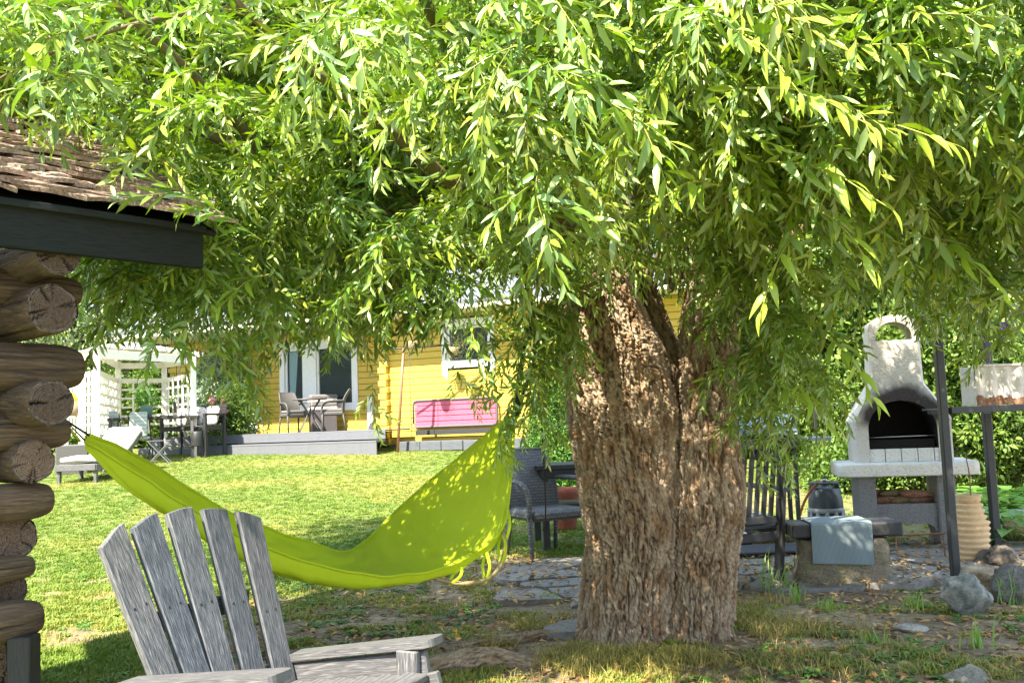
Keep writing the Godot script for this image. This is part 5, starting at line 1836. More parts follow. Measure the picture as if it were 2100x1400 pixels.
func build_rocks() -> void:
	rock("boulder", "mottled grey boulder covered in lichen, at the foot of the black post", 2000, 1262, Vector3(0.17, 0.145, 0.13), 0.3, 501, Color(0.10, 0.11, 0.1), Color(0.36, 0.37, 0.34))
	rock("boulder", "sunlit tan boulder with a flat top behind the lichen boulder", 2045, 1212, Vector3(0.2, 0.11, 0.14), 0.1, 502, Color(0.25, 0.19, 0.12), Color(0.5, 0.4, 0.28))
	rock("boulder", "dark brown rock at the foot of the clay vase", 2035, 1165, Vector3(0.13, 0.09, 0.1), 0.7, 503, Color(0.08, 0.065, 0.055), Color(0.2, 0.16, 0.13))
	rock("boulder", "dark rock leaning on the pile right of the clay vase", 2075, 1172, Vector3(0.14, 0.13, 0.12), 1.9, 504, Color(0.07, 0.06, 0.05), Color(0.2, 0.17, 0.14))
	rock("boulder", "mossy brown rock on top of the boulder pile", 2098, 1120, Vector3(0.14, 0.09, 0.12), 0.2, 505, Color(0.12, 0.1, 0.04), Color(0.3, 0.26, 0.1), 0.08)
	rock("boulder", "flat pale slab resting on the mossy rock at the frame's edge", 2100, 1096, Vector3(0.15, 0.03, 0.12), 0.4, 506, Color(0.25, 0.25, 0.25), Color(0.45, 0.44, 0.43), 0.17)
	rock("boulder", "dark grey boulder at the right edge below the rock pile", 2105, 1240, Vector3(0.13, 0.16, 0.14), 0.6, 507, Color(0.09, 0.09, 0.09), Color(0.25, 0.24, 0.22))
	rock("boulder", "small pale stone under the tan boulder", 1950, 1240, Vector3(0.045, 0.05, 0.04), 0.6, 508, Color(0.25, 0.2, 0.15), Color(0.45, 0.38, 0.3))
	rock("boulder", "flat pale stone lying in the grass right of the willow", 1880, 1296, Vector3(0.13, 0.03, 0.07), 0.3, 509, Color(0.25, 0.24, 0.22), Color(0.48, 0.45, 0.4), -0.008)
	rock("boulder", "ridge of grey stone breaking the earth at the lower right", 1995, 1398, Vector3(0.2, 0.04, 0.09), 0.9, 510, Color(0.16, 0.15, 0.13), Color(0.36, 0.33, 0.28), -0.01)
	rock("boulder", "greyish stone at the left foot of the willow trunk", 1190, 1245, Vector3(0.07, 0.035, 0.06), 0.9, 511, Color(0.3, 0.28, 0.25), Color(0.5, 0.46, 0.42))
	# split logs lying in front of the tree
	var l := thing("fallen_log", "split weathered log lying on the ground behind the grey chair armrest", "log", G(720, 1415))
	part("wood", log_mesh(0.085, 0.85, 91, 0.05, Color(0.26, 0.15, 0.07), Color(0.6, 0.42, 0.26)), M.old_wood, l, Transform3D(Basis(Vector3.UP, -0.12), Vector3(0.32, 0.03, 0)))
	var l2 := thing("fallen_branch", "half buried grey root lying between the chair and the willow", "branch", G(930, 1375))
	part("wood", bark_mesh([Vector3(-0.28, -0.02, 0.05), Vector3(0, 0.03, 0), Vector3(0.2, 0.035, -0.04), Vector3(0.42, -0.02, -0.02)], [0.05, 0.055, 0.05, 0.03], 20, 60, 0.008, 6, 1.6), M.bark, l2)
	var l3 := thing("fallen_branch", "thin root running to the foot of the willow trunk", "branch", G(1040, 1318))
	part("wood", bark_mesh([Vector3(-0.25, -0.01, 0.05), Vector3(0, 0.012, 0), Vector3(0.2, 0.02, -0.06), Vector3(0.42, 0.0, -0.1)], [0.02, 0.028, 0.026, 0.02], 16, 40, 0.006, 7, 1.6), M.bark, l3)

func build_grill_corner() -> void:
	# dark slatted armchair seen from behind, right of the trunk
	var foot := G(1603, 1200)
	var fwd := Vector3(-0.35, 0, -0.94).normalized()
	var b := flat_turn(fwd)
	var t := thing("wooden_armchair", "dark slatted wooden armchair seen from behind, right of the trunk", "chair")
	t.transform = Transform3D(b, foot - b * Vector3(-0.27, 0, -0.22))
	for s in [-1.0, 1.0]:
		bar("rear_leg", Vector3(0.265 * s, 0.0, -0.2), Vector3(0.25 * s, 0.98, -0.36), 0.075, 0.03, M.dark_wood, t, Vector3(0, 0, 1))
		bar("front_leg", Vector3(0.27 * s, 0.0, 0.32), Vector3(0.27 * s, 0.62, 0.30), 0.06, 0.03, M.dark_wood, t, Vector3(0, 0, 1))
		bar("armrest", Vector3(0.29 * s, 0.63, -0.34), Vector3(0.29 * s, 0.65, 0.38), 0.022, 0.09, M.dark_wood, t)
		bar("seat_rail", Vector3(0.255 * s, 0.36, -0.26), Vector3(0.255 * s, 0.4, 0.34), 0.075, 0.025, M.dark_wood, t)
	for k in 8:
		var x := -0.2 + 0.057 * k
		bar("back_slat", Vector3(x, 0.46, -0.245), Vector3(x, 0.92, -0.335), 0.016, 0.036, M.dark_wood, t, Vector3(0, 0, 1))
	bar("back_rail", Vector3(-0.24, 0.44, -0.25), Vector3(0.24, 0.44, -0.25), 0.05, 0.026, M.dark_wood, t)
	bar("back_rail", Vector3(-0.24, 0.94, -0.345), Vector3(0.24, 0.94, -0.345), 0.07, 0.026, M.dark_wood, t)
	for k in 5:
		bar("seat_slat", Vector3(-0.25, 0.392 + 0.008 * k, -0.2 + 0.115 * k), Vector3(0.25, 0.392 + 0.008 * k, -0.2 + 0.115 * k), 0.02, 0.09, M.dark_wood, t)
	bar("stretcher", Vector3(-0.24, 0.33, -0.24), Vector3(0.24, 0.33, -0.24), 0.06, 0.025, M.dark_wood, t)
	var cu := thing("seat_cushion", "blue and white striped cushion on the dark slatted armchair", "cushion")
	cu.transform = t.transform
	for k in 9:
		box("stripe", Vector3(0.052, 0.045, 0.44), Vector3(-0.208 + 0.052 * k, 0.46, 0.04), M.cushion_white if k % 2 == 0 else M.bluegrey, cu, Basis(Vector3.RIGHT, -0.07), 0.006)
	# cart with the pale blue lid behind it
	var p := G(1560, 1122)
	var c := thing("gas_grill", "gas grill with dull blue lid on a black wheeled cart", "grill", p + Vector3(0.1, 0, -0.25), -0.1)
	var lid: Array = []
	part("lid", grid_mesh(12, 10, func(i: int, j: int) -> Vector3:
		var a := PI * i / 12.0
		return Vector3(lerpf(-0.3, 0.3, j / 10.0), 0.93 + 0.17 * sin(a), 0.22 * cos(a))), M.bluegrey, c)
	for s in [-1.0, 1.0]:
		part("lid_side", prism_mesh(PackedVector2Array([Vector2(-0.22, 0), Vector2(-0.19, 0.085), Vector2(-0.11, 0.147), Vector2(0, 0.17), Vector2(0.11, 0.147), Vector2(0.19, 0.085), Vector2(0.22, 0)]), 0.012), M.bluegrey, c, Transform3D(Basis(Vector3.UP, PI / 2), Vector3(0.3 * s, 0.93, 0)))
	box("fire_box", Vector3(0.6, 0.14, 0.42), Vector3(0, 0.855, 0), M.black_metal, c, Basis.IDENTITY, 0.02)
	tube("handle", [Vector3(-0.2, 0.99, 0.23), Vector3(-0.2, 1.0, 0.27), Vector3(0.2, 1.0, 0.27), Vector3(0.2, 0.99, 0.23)], 0.01, M.steel, c)
	box("side_shelf", Vector3(0.26, 0.03, 0.36), Vector3(-0.45, 0.88, 0), M.bluegrey, c)
	box("side_shelf", Vector3(0.26, 0.03, 0.36), Vector3(0.45, 0.88, 0), M.bluegrey, c)
	for s in [-1.0, 1.0]:
		for z in [-0.17, 0.17]:
			box("leg", Vector3(0.035, 0.76, 0.035), Vector3(0.27 * s, 0.42, z), M.black_metal, c)
	box("bottom_shelf", Vector3(0.56, 0.025, 0.38), Vector3(0, 0.16, 0), M.black_metal, c)
	for s in [-1.0, 1.0]:
		var w := part("wheel", lathe_mesh([Vector2(0.0, -0.02), Vector2(0.085, -0.02), Vector2(0.1, -0.012), Vector2(0.1, 0.012), Vector2(0.085, 0.02), Vector2(0, 0.02)], 28), M.black_metal, c, Transform3D(Basis(Vector3.RIGHT, PI / 2), Vector3(-0.2 + 0.0 * s, 0.1, 0.2 * s)))
		part("hub", lathe_mesh([Vector2(0, -0.028), Vector2(0.03, -0.028), Vector2(0.03, 0.028), Vector2(0, 0.028)], 16), M.cushion_white, w)
	# gas bottle with hose
	p = G(1698, 1096)
	var g := thing("gas_bottle", "grey composite gas bottle with pale lattice cage and orange hose", "gas bottle", p)
	var R := 0.152
	part("body", lathe_mesh([Vector2(0, 0.02), Vector2(R * 0.86, 0.02), Vector2(R * 0.93, 0.06), Vector2(R * 0.93, 0.3), Vector2(R * 0.85, 0.36), Vector2(0.08, 0.42), Vector2(0, 0.43)], 36), M.bottle_grey, g)
	part("foot_ring", lathe_mesh([Vector2(R * 0.8, 0), Vector2(R, 0), Vector2(R, 0.05), Vector2(R * 0.96, 0.06), Vector2(R * 0.8, 0.05)], 36), M.bottle_cage, g)
	part("band", lathe_mesh([Vector2(R * 0.95, 0.20), Vector2(R * 1.0, 0.205), Vector2(R * 1.0, 0.235), Vector2(R * 0.95, 0.24)], 36), M.bottle_cage, g)
	for k in 12:
		for s in [-1.0, 1.0]:
			var a0 := TAU * k / 12.0
			var a1 = a0 + s * TAU / 24.0
			tube("lattice", [Vector3(cos(a0), 0, sin(a0)) * R * 0.98 + Vector3.UP * 0.05, Vector3(cos((a0 + a1) / 2), 0, sin((a0 + a1) / 2)) * R + Vector3.UP * 0.13, Vector3(cos(a1), 0, sin(a1)) * R * 0.98 + Vector3.UP * 0.21], 0.011, M.bottle_cage, g, 0.011, 6)
	part("collar", lathe_mesh([Vector2(R * 0.98, 0.24), Vector2(R * 0.97, 0.3), Vector2(R * 0.84, 0.40), Vector2(R * 0.8, 0.41), Vector2(R * 0.74, 0.40), Vector2(R * 0.8, 0.36)], 36), M.bottle_grey, g)
	for s in [-1.0, 1.0]:
		tube("carry_handle", [Vector3(R * 0.78 * s, 0.38, 0.03), Vector3(R * 0.7 * s, 0.44, 0.02), Vector3(R * 0.66 * s, 0.455, 0), Vector3(R * 0.7 * s, 0.44, -0.02), Vector3(R * 0.78 * s, 0.38, -0.03)], 0.016, M.bottle_grey, g, 0.016, 8, 3)
	part("top_ring", lathe_mesh([Vector2(R * 0.62, 0.445), Vector2(R * 0.8, 0.445), Vector2(R * 0.82, 0.46), Vector2(R * 0.62, 0.465), Vector2(R * 0.6, 0.455), Vector2(R * 0.62, 0.445)], 32), M.bottle_grey, g)
	part("valve", lathe_mesh([Vector2(0, 0.42), Vector2(0.022, 0.42), Vector2(0.022, 0.46), Vector2(0.03, 0.465), Vector2(0.03, 0.485), Vector2(0, 0.49)], 16), M.steel, g)
	var h := thing("gas_hose", "orange rubber hose curving down from the gas bottle to the grill", "hose", p)
	tube("hose", [Vector3(-0.03, 0.465, 0.03), Vector3(-0.12, 0.43, 0.08), Vector3(-0.22, 0.30, 0.1), Vector3(-0.29, 0.12, 0.08), Vector3(-0.38, 0.035, 0.05), Vector3(-0.55, 0.03, -0.02)], 0.011, M.orange, h, 0.011, 8, 6)
	# mat on the paving
	var mp := G(1580, 1142)
	var mat := tag(show_mesh("floor_mat", box_mesh(Vector3(0.75, 0.02, 0.42), 0.006), grain([lin(0.03, 0.032, 0.04), lin(0.075, 0.08, 0.095)], Vector3(14, 14, 14), 0.95, 62, 4.0, 0.08), null, Transform3D(Basis(Vector3.UP, 0.05), mp + Vector3(-0.02, 0.065, 0.0))), "dark grey rough floor mat on the slate behind the slatted armchair", "mat")
	# thin wire stand between bench and post
	var ws := thing("wire_stand", "thin rusty wire stand between the stone bench and the black post", "stand", G(1925, 1150))
	tube("rail", [Vector3(-0.32, 0.2, 0), Vector3(0.1, 0.2, 0)], 0.005, M.rust, ws)
	tube("rail", [Vector3(-0.32, 0.185, -0.08), Vector3(0.1, 0.185, -0.08)], 0.005, M.rust, ws)
	for k in 9:
		tube("wire", [Vector3(-0.3 + 0.05 * k, 0.2, 0), Vector3(-0.275 + 0.05 * k, 0.185, -0.08)], 0.003, M.rust, ws)
	for x in [-0.3, 0.05]:
		tube("leg", [Vector3(x, 0.2, 0), Vector3(x, 0, 0.01)], 0.005, M.rust, ws)

# ------------------------------------------------------------------ the yellow house
var house_at := Vector3.ZERO
var house_b := Basis.IDENTITY

func hl(px: float, py: float, z: float) -> Vector3:
	# where the line of sight meets the house's plane at local depth z, in the house's own axes
	var p := hit(px, py, house_at + house_b * Vector3(0, 0, z), house_b.z)
	return house_b.inverse() * (p - house_at)

func boards(parent: Node, x0: float, x1: float, y0: float, y1: float, z: float, holes: Array, step := 0.14) -> void:
	var y := y0
	while y < y1 - 0.02:
		var yt := minf(y + step, y1)
		var spans := [[x0, x1]]
		for h in holes:
			if yt > h[1] + 0.01 and y < h[3] - 0.01:
				var next: Array = []
				for s in spans:
					if h[0] > s[0]:
						next.append([s[0], minf(s[1], h[0])])
					if h[2] < s[1]:
						next.append([maxf(s[0], h[2]), s[1]])
				spans = next
		for s in spans:
			var w: float = s[1] - s[0]
			if w > 0.02:
				# tongue-and-groove log board: rounded face, a groove between
				box("clapboard", Vector3(w, yt - y - 0.006, 0.045), Vector3((s[0] + s[1]) * 0.5, (y + yt) * 0.5, z - 0.022 + rf(-0.002, 0.002)), M.yellow, parent, Basis.IDENTITY, 0.014)
		y = yt

func window(parent: Node, x0: float, y0: float, x1: float, y1: float, z: float, mullions: Array, trim := 0.11) -> void:
	var w := x1 - x0
	var h := y1 - y0
	var f := box("window", Vector3(w + trim * 2, trim, 0.06), Vector3((x0 + x1) * 0.5, y1 + trim * 0.5, z + 0.012), M.white, parent, Basis.IDENTITY, 0.006)
	var sub := func(size: Vector3, at: Vector3, called := "frame") -> void:
		part(called, box_mesh(size, 0.005), M.white, f, Transform3D(Basis.IDENTITY, at - f.position))
	sub.call(Vector3(trim, h + trim, 0.05), Vector3(x0 - trim * 0.5, (y0 + y1) * 0.5 - trim * 0.5, z + 0.01))
	sub.call(Vector3(trim, h + trim, 0.05), Vector3(x1 + trim * 0.5, (y0 + y1) * 0.5 - trim * 0.5, z + 0.01))
	sub.call(Vector3(w, trim * 0.9, 0.055), Vector3((x0 + x1) * 0.5, y0 - trim * 0.45, z + 0.012), "sill")
	sub.call(Vector3(w + trim * 2.4, 0.03, 0.09), Vector3((x0 + x1) * 0.5, y1 + trim + 0.015, z + 0.02), "head_moulding")
	var s := 0.05
	var edges := [x0]
	edges.append_array(mullions)
	edges.append(x1)
	for k in range(0, edges.size(), 2):
		var a: float = edges[k]
		var b: float = edges[k + 1]
		for x in [a + s * 0.5, b - s * 0.5]:
			sub.call(Vector3(s, h, 0.045), Vector3(x, (y0 + y1) * 0.5, z - 0.035), "sash")
		for y in [y0 + s * 0.5, y1 - s * 0.5]:
			sub.call(Vector3(b - a - s * 2, s, 0.045), Vector3((a + b) * 0.5, y, z - 0.035), "sash")
		part("pane", box_mesh(Vector3(b - a - s * 2, h - s * 2, 0.006), 0.001), M.glass, f, Transform3D(Basis.IDENTITY, Vector3((a + b) * 0.5, (y0 + y1) * 0.5, z - 0.04) - f.position))
	for k in range(0, mullions.size(), 2):
		sub.call(Vector3(mullions[k + 1] - mullions[k], h, 0.07), Vector3((mullions[k] + mullions[k + 1]) * 0.5, (y0 + y1) * 0.5, z + 0.0), "mullion")

func build_house() -> void:
	house_at = W(797, 905, 20.0)
	house_at.y = gh(house_at.x, house_at.z)
	var a := 0.40
	house_b = Basis(Vector3(cos(a), 0, sin(a)), Vector3.UP, Vector3(-sin(a), 0, cos(a)))
	var t := thing("yellow_house", "yellow painted timber cottage with white windows and pale metal roof behind the hammock", "house")
	t.transform = Transform3D(house_b, house_at)
	var zr := -0.9
	# projecting right part
	var w0 := hl(918, 745, 0.0)
	var w1 := hl(1002, 664, 0.0)
	var top := 2.75
	boards(t, 0.0, 7.0, 0.05, top, 0.0, [[w0.x - 0.1, w0.y - 0.1, w1.x + 0.1, w1.y + 0.1]])
	window(t, w0.x, w0.y, w1.x, w1.y, 0.0, [], 0.12)
	for s in [-1.0, 1.0]:
		part("trim_foot", prism_mesh(PackedVector2Array([Vector2(-0.06, 0), Vector2(0.06, 0), Vector2(0.06, -0.13 if s > 0 else -0.22), Vector2(-0.06, -0.22 if s > 0 else -0.13)]), 0.045), M.white, t, Transform3D(Basis.IDENTITY, Vector3((w0.x - 0.06) if s < 0 else (w1.x + 0.06), w0.y - 0.115, 0.03)))
	# log-end corner
	for k in 19:
		box("corner_log", Vector3(0.2, 0.132, 0.16), Vector3(-0.06 + (0.03 if k % 2 == 0 else 0.0), 0.12 + 0.14 * k, 0.03 + (0.02 if k % 2 == 1 else 0.0)), M.yellow, t, Basis.IDENTITY, 0.012)
	boards_side(t, zr, top)
	# porch wall
	var p0 := hl(585, 836, zr)
	var p1 := hl(722, 706, zr)
	var m0 := hl(622, 760, zr).x
	var m1 := hl(649, 760, zr).x
	boards(t, -7.0, -0.02, 0.05, top, zr, [[p0.x - 0.12, p0.y - 0.1, p1.x + 0.12, p1.y + 0.1]])
	window(t, p0.x, p0.y, p1.x, p1.y, zr, [m0, m1], 0.14)
	part("curtain", grid_mesh(24, 6, func(i: int, j: int) -> Vector3:
		var u := i / 24.0
		return Vector3(p0.x + 0.05 + u * lerpf(0.26, 0.14, j / 6.0), lerpf(p1.y - 0.05, p0.y + 0.05, j / 6.0), zr - 0.12 + 0.02 * sin(u * 22.0))), M.curtain, t)
	for q in [[756, 0.09], [576, 0.07]]:
		pass
	box("white_post", Vector3(0.13, 0.75, 0.09), Vector3(hl(759, 850, zr + 0.1).x, 0.78, zr + 0.08), M.white, t)
	# rooms behind: floor, back and side walls, so the house is closed
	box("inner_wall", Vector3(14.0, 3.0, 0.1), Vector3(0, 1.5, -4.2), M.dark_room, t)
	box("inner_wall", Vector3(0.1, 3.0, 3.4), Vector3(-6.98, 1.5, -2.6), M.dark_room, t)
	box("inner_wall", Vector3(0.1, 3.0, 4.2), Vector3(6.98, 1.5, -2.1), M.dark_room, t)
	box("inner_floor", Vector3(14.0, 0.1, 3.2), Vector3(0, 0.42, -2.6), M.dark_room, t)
	box("ceiling", Vector3(14.0, 0.08, 5.2), Vector3(0, top + 0.05, -1.75), M.pergola, t)
	# roof
	var pitch := 0.42
	var rb := Basis(Vector3.RIGHT, pitch)
	for k in 29:
		box("roof_sheet", Vector3(0.492, 0.03, 5.2), Vector3(-7.0 + 0.5 * k, top + 0.2, 0.6) + rb * Vector3(0, 0, -2.6), M.roof_metal, t, rb, 0.008)
	box("fascia_board", Vector3(14.4, 0.2, 0.03), Vector3(0, top + 0.10, 0.62), M.white, t)
	tube("gutter", [Vector3(-7.2, top + 0.2, 0.7), Vector3(7.2, top + 0.18, 0.7)], 0.06, M.roof_metal, t)
	box("plinth", Vector3(7.0, 0.3, 0.2), Vector3(3.5, -0.1, -0.12), M.concrete_grey, t)

	# deck in front of the porch wall
	var d := thing("wooden_deck", "grey painted wooden terrace with a long step along the lawn", "deck")
	d.transform = t.transform
	var f0 := 1.15
	var yd := 0.40
	for k in 16:
		var bz := zr + 0.08 + 0.128 * k
		var bl := 5.55 if bz < 0.12 else 6.2
		box("deck_board", Vector3(bl, 0.03, 0.122), Vector3(-5.58 + bl * 0.5, yd - 0.015, bz), M.deck, d)
	box("deck_fascia", Vector3(6.2, 0.16, 0.03), Vector3(-2.48, yd - 0.11, f0 + 0.01), M.deck, d)
	box("step_tread", Vector3(6.2, 0.035, 0.36), Vector3(-2.48, 0.17, f0 + 0.2), M.deck, d)
	box("step_riser", Vector3(6.2, 0.3, 0.03), Vector3(-2.48, 0.0, f0 + 0.36), M.deck, d)
	var sl := thing("stone_edging", "row of dark grey edging slabs along the foot of the yellow wall", "edging")
	sl.transform = t.transform
	for k in 12:
		box("slab", Vector3(0.48, 0.2, 0.4), Vector3(0.92 + 0.49 * k, 0.03 + rf(-0.01, 0.01), 0.55), M.deck_dark, sl, Basis(Vector3.UP, rf(-0.02, 0.02)), 0.012)

	# pink slatted panel hung on the wall
	var q0 := hl(853, 876, 0.0)
	var q1 := hl(1022, 814, 0.0)
	var pk := thing("pink_panel", "pink slatted panel in a rounded dark frame leaning on the yellow wall", "panel")
	pk.transform = Transform3D(house_b, house_at + house_b * Vector3(q0.x, q0.y, 0.1))
	var pw := q1.x - q0.x
	var ph := q1.y - q0.y
	for k in 5:
		box("slat", Vector3(pw - 0.06, ph / 5.0 - 0.012, 0.03), Vector3(pw * 0.5, ph * (k + 0.5) / 5.0, -0.02), M.pink, pk, Basis.IDENTITY, 0.006)
	tube("frame", [Vector3(0, 0.08, 0), Vector3(0, ph - 0.08, 0), Vector3(0.03, ph - 0.02, 0), Vector3(0.1, ph, 0), Vector3(pw - 0.1, ph, 0), Vector3(pw - 0.02, ph - 0.03, 0), Vector3(pw, ph - 0.1, 0), Vector3(pw, 0.1, 0), Vector3(pw - 0.03, 0.02, 0), Vector3(pw - 0.1, 0, 0), Vector3(0.1, 0, 0), Vector3(0.03, 0.02, 0), Vector3(0, 0.08, 0)], 0.022, M.frame_grey, pk)
	box("foot", Vector3(pw * 0.9, 0.1, 0.1), Vector3(pw * 0.5, -0.12, 0.06), M.dark_wood, pk)

	# pole with hanging plants
	var base := at_ground(813, 18.8)
	var po := thing("plant_pole", "slim brown metal pole with a crossbar in front of the yellow wall", "pole", base)
	var topp := W(828, 714, -base.z) - base
	tube("pole", [Vector3.ZERO, topp * 0.5, topp], 0.03, plain(lin(0.28, 0.15, 0.08), 0.35, 0.3), po)
	tube("crossbar", [topp + Vector3(-0.5, 0, 0), topp, topp + Vector3(2.75, 0.1, 0.0)], 0.018, M.black_metal, po)
	tube("pole_wire", [topp + Vector3(0.1, 0, 0), Vector3(0.30, 0.3, 0)], 0.006, M.black_metal, po)
	var hg := [[846, 700, 0.26, "round bushy hanging plant on the pole's crossbar over the slim pole"], [928, 712, 0.33, "wide bushy hanging plant in front of the white window"], [880, 660, 0.24, "small bushy hanging plant above the crossbar of the slim pole"]]
	var lm := clump_mesh(60, 0.045, 0.34, 71, [Color(0.24, 0.27, 0.1), Color(0.33, 0.34, 0.16), Color(0.2, 0.16, 0.08)], 0.16)
	for h in hg:
		var c := W(h[0], h[1], -base.z - 0.15)
		var hp := thing("hanging_plant", h[3], "plant", c, 0.0, "hanging plants on the pole")
		part("pot", lathe_mesh([Vector2(0, -0.16), Vector2(0.09, -0.15), Vector2(0.13, 0.0), Vector2(0.12, 0.0), Vector2(0, -0.02)], 20), M.basket, hp)
		for k in 14:
			var mi := part("foliage", lm, M.far_leaf, hp, Transform3D(Basis(rdir(), rf(0, 6.0)).scaled(Vector3.ONE * h[2] * 1.6), rdir() * h[2] * 0.6))
			stuff(mi)

	# deck chairs and round table
	var yy := house_at.y + yd
	var c1 := house_at + house_b * Vector3(hl(600, 880, 0.25).x, yd, 0.2)
	var wc := wicker_chair("grey wicker armchair left of the round table on the deck", M.wicker, Transform3D(house_b * Basis(Vector3.UP, 1.1), c1), "wicker chairs on the deck", M.cushion_grey)
	var c2 := house_at + house_b * Vector3(hl(682, 880, 0.25).x, yd, 0.2)
	dup(wc, "grey wicker armchair right of the round table on the deck", Transform3D(house_b * Basis(Vector3.UP, -1.0), c2), "wicker chairs on the deck")
	var c3 := house_at + house_b * Vector3(hl(636, 880, 0.45).x, yd, 0.45)
	var rt := thing("round_table", "small round glass-topped table with splayed legs between two wicker chairs", "table", c3)
	part("tabletop", lathe_mesh([Vector2(0, 0.70), Vector2(0.38, 0.70), Vector2(0.385, 0.71), Vector2(0.38, 0.725), Vector2(0, 0.726)], 36), M.frame_grey, rt)
	for k in 4:
		var an := TAU * k / 4 + 0.5
		var u := Vector3(cos(an), 0, sin(an))
		tube("leg", [u * 0.30 + Vector3.UP * 0.7, u * 0.1 + Vector3.UP * 0.45, u * 0.12 + Vector3.UP * 0.3, u * 0.34], 0.014, M.wicker, rt, 0.014, 8, 4)
	part("ring", tube_mesh([Vector3(0.1, 0.42, 0), Vector3(0, 0.42, 0.1), Vector3(-0.1, 0.42, 0), Vector3(0, 0.42, -0.1), Vector3(0.1, 0.42, 0)], 0.008, -1.0, 6, 4), M.wicker, rt)
	var cp := thing("folded_seat_pad", "pale striped seat pad standing against the wall behind the round table", "cushion", house_at + house_b * Vector3(hl(664, 820, -0.55).x, yd, -0.5), 0.4)
	for k in 4:
		box("pad", Vector3(0.62, 0.1, 0.4), Vector3(0, 0.52 + 0.09 * k, 0), M.cushion_white if k % 2 == 0 else M.cushion_grey, cp, Basis.IDENTITY, 0.03)
	box("stool", Vector3(0.56, 0.46, 0.36), Vector3(0, 0.23, 0), M.frame_grey, cp)
	# watering can
	var wp := W(404, 915, 19.2)
	var can := thing("watering_can", "dark grey watering can standing on the step at the deck's end", "watering can", wp)
	part("body", lathe_mesh([Vector2(0, 0), Vector2(0.13, 0), Vector2(0.135, 0.02), Vector2(0.125, 0.1), Vector2(0.128, 0.12), Vector2(0.118, 0.28), Vector2(0.1, 0.31), Vector2(0, 0.31)], 28), M.frame_dark, can)
	tube("spout", [Vector3(-0.1, 0.06, 0), Vector3(-0.22, 0.2, 0), Vector3(-0.3, 0.36, 0)], 0.035, M.frame_dark, can, 0.02, 10, 3)
	part("rose", lathe_mesh([Vector2(0, 0.0), Vector2(0.05, 0.0), Vector2(0.02, -0.05)], 16), M.frame_dark, can, Transform3D(Basis(Vector3(0, 0, 1), 0.9), Vector3(-0.31, 0.38, 0)))
	tube("handle", [Vector3(-0.07, 0.3, 0), Vector3(-0.04, 0.4, 0), Vector3(0.08, 0.4, 0), Vector3(0.15, 0.3, 0), Vector3(0.12, 0.1, 0)], 0.016, M.frame_dark, can, 0.016, 8, 4)

func boards_side(t: Node, zr: float, top: float) -> void:
	var k := 0
	while 0.05 + 0.14 * k < top - 0.02:
		box("side_clapboard", Vector3(0.045, 0.134, -zr), Vector3(0.022, 0.12 + 0.14 * k, zr * 0.5 - 0.03), M.yellow, t, Basis.IDENTITY, 0.014)
		k += 1

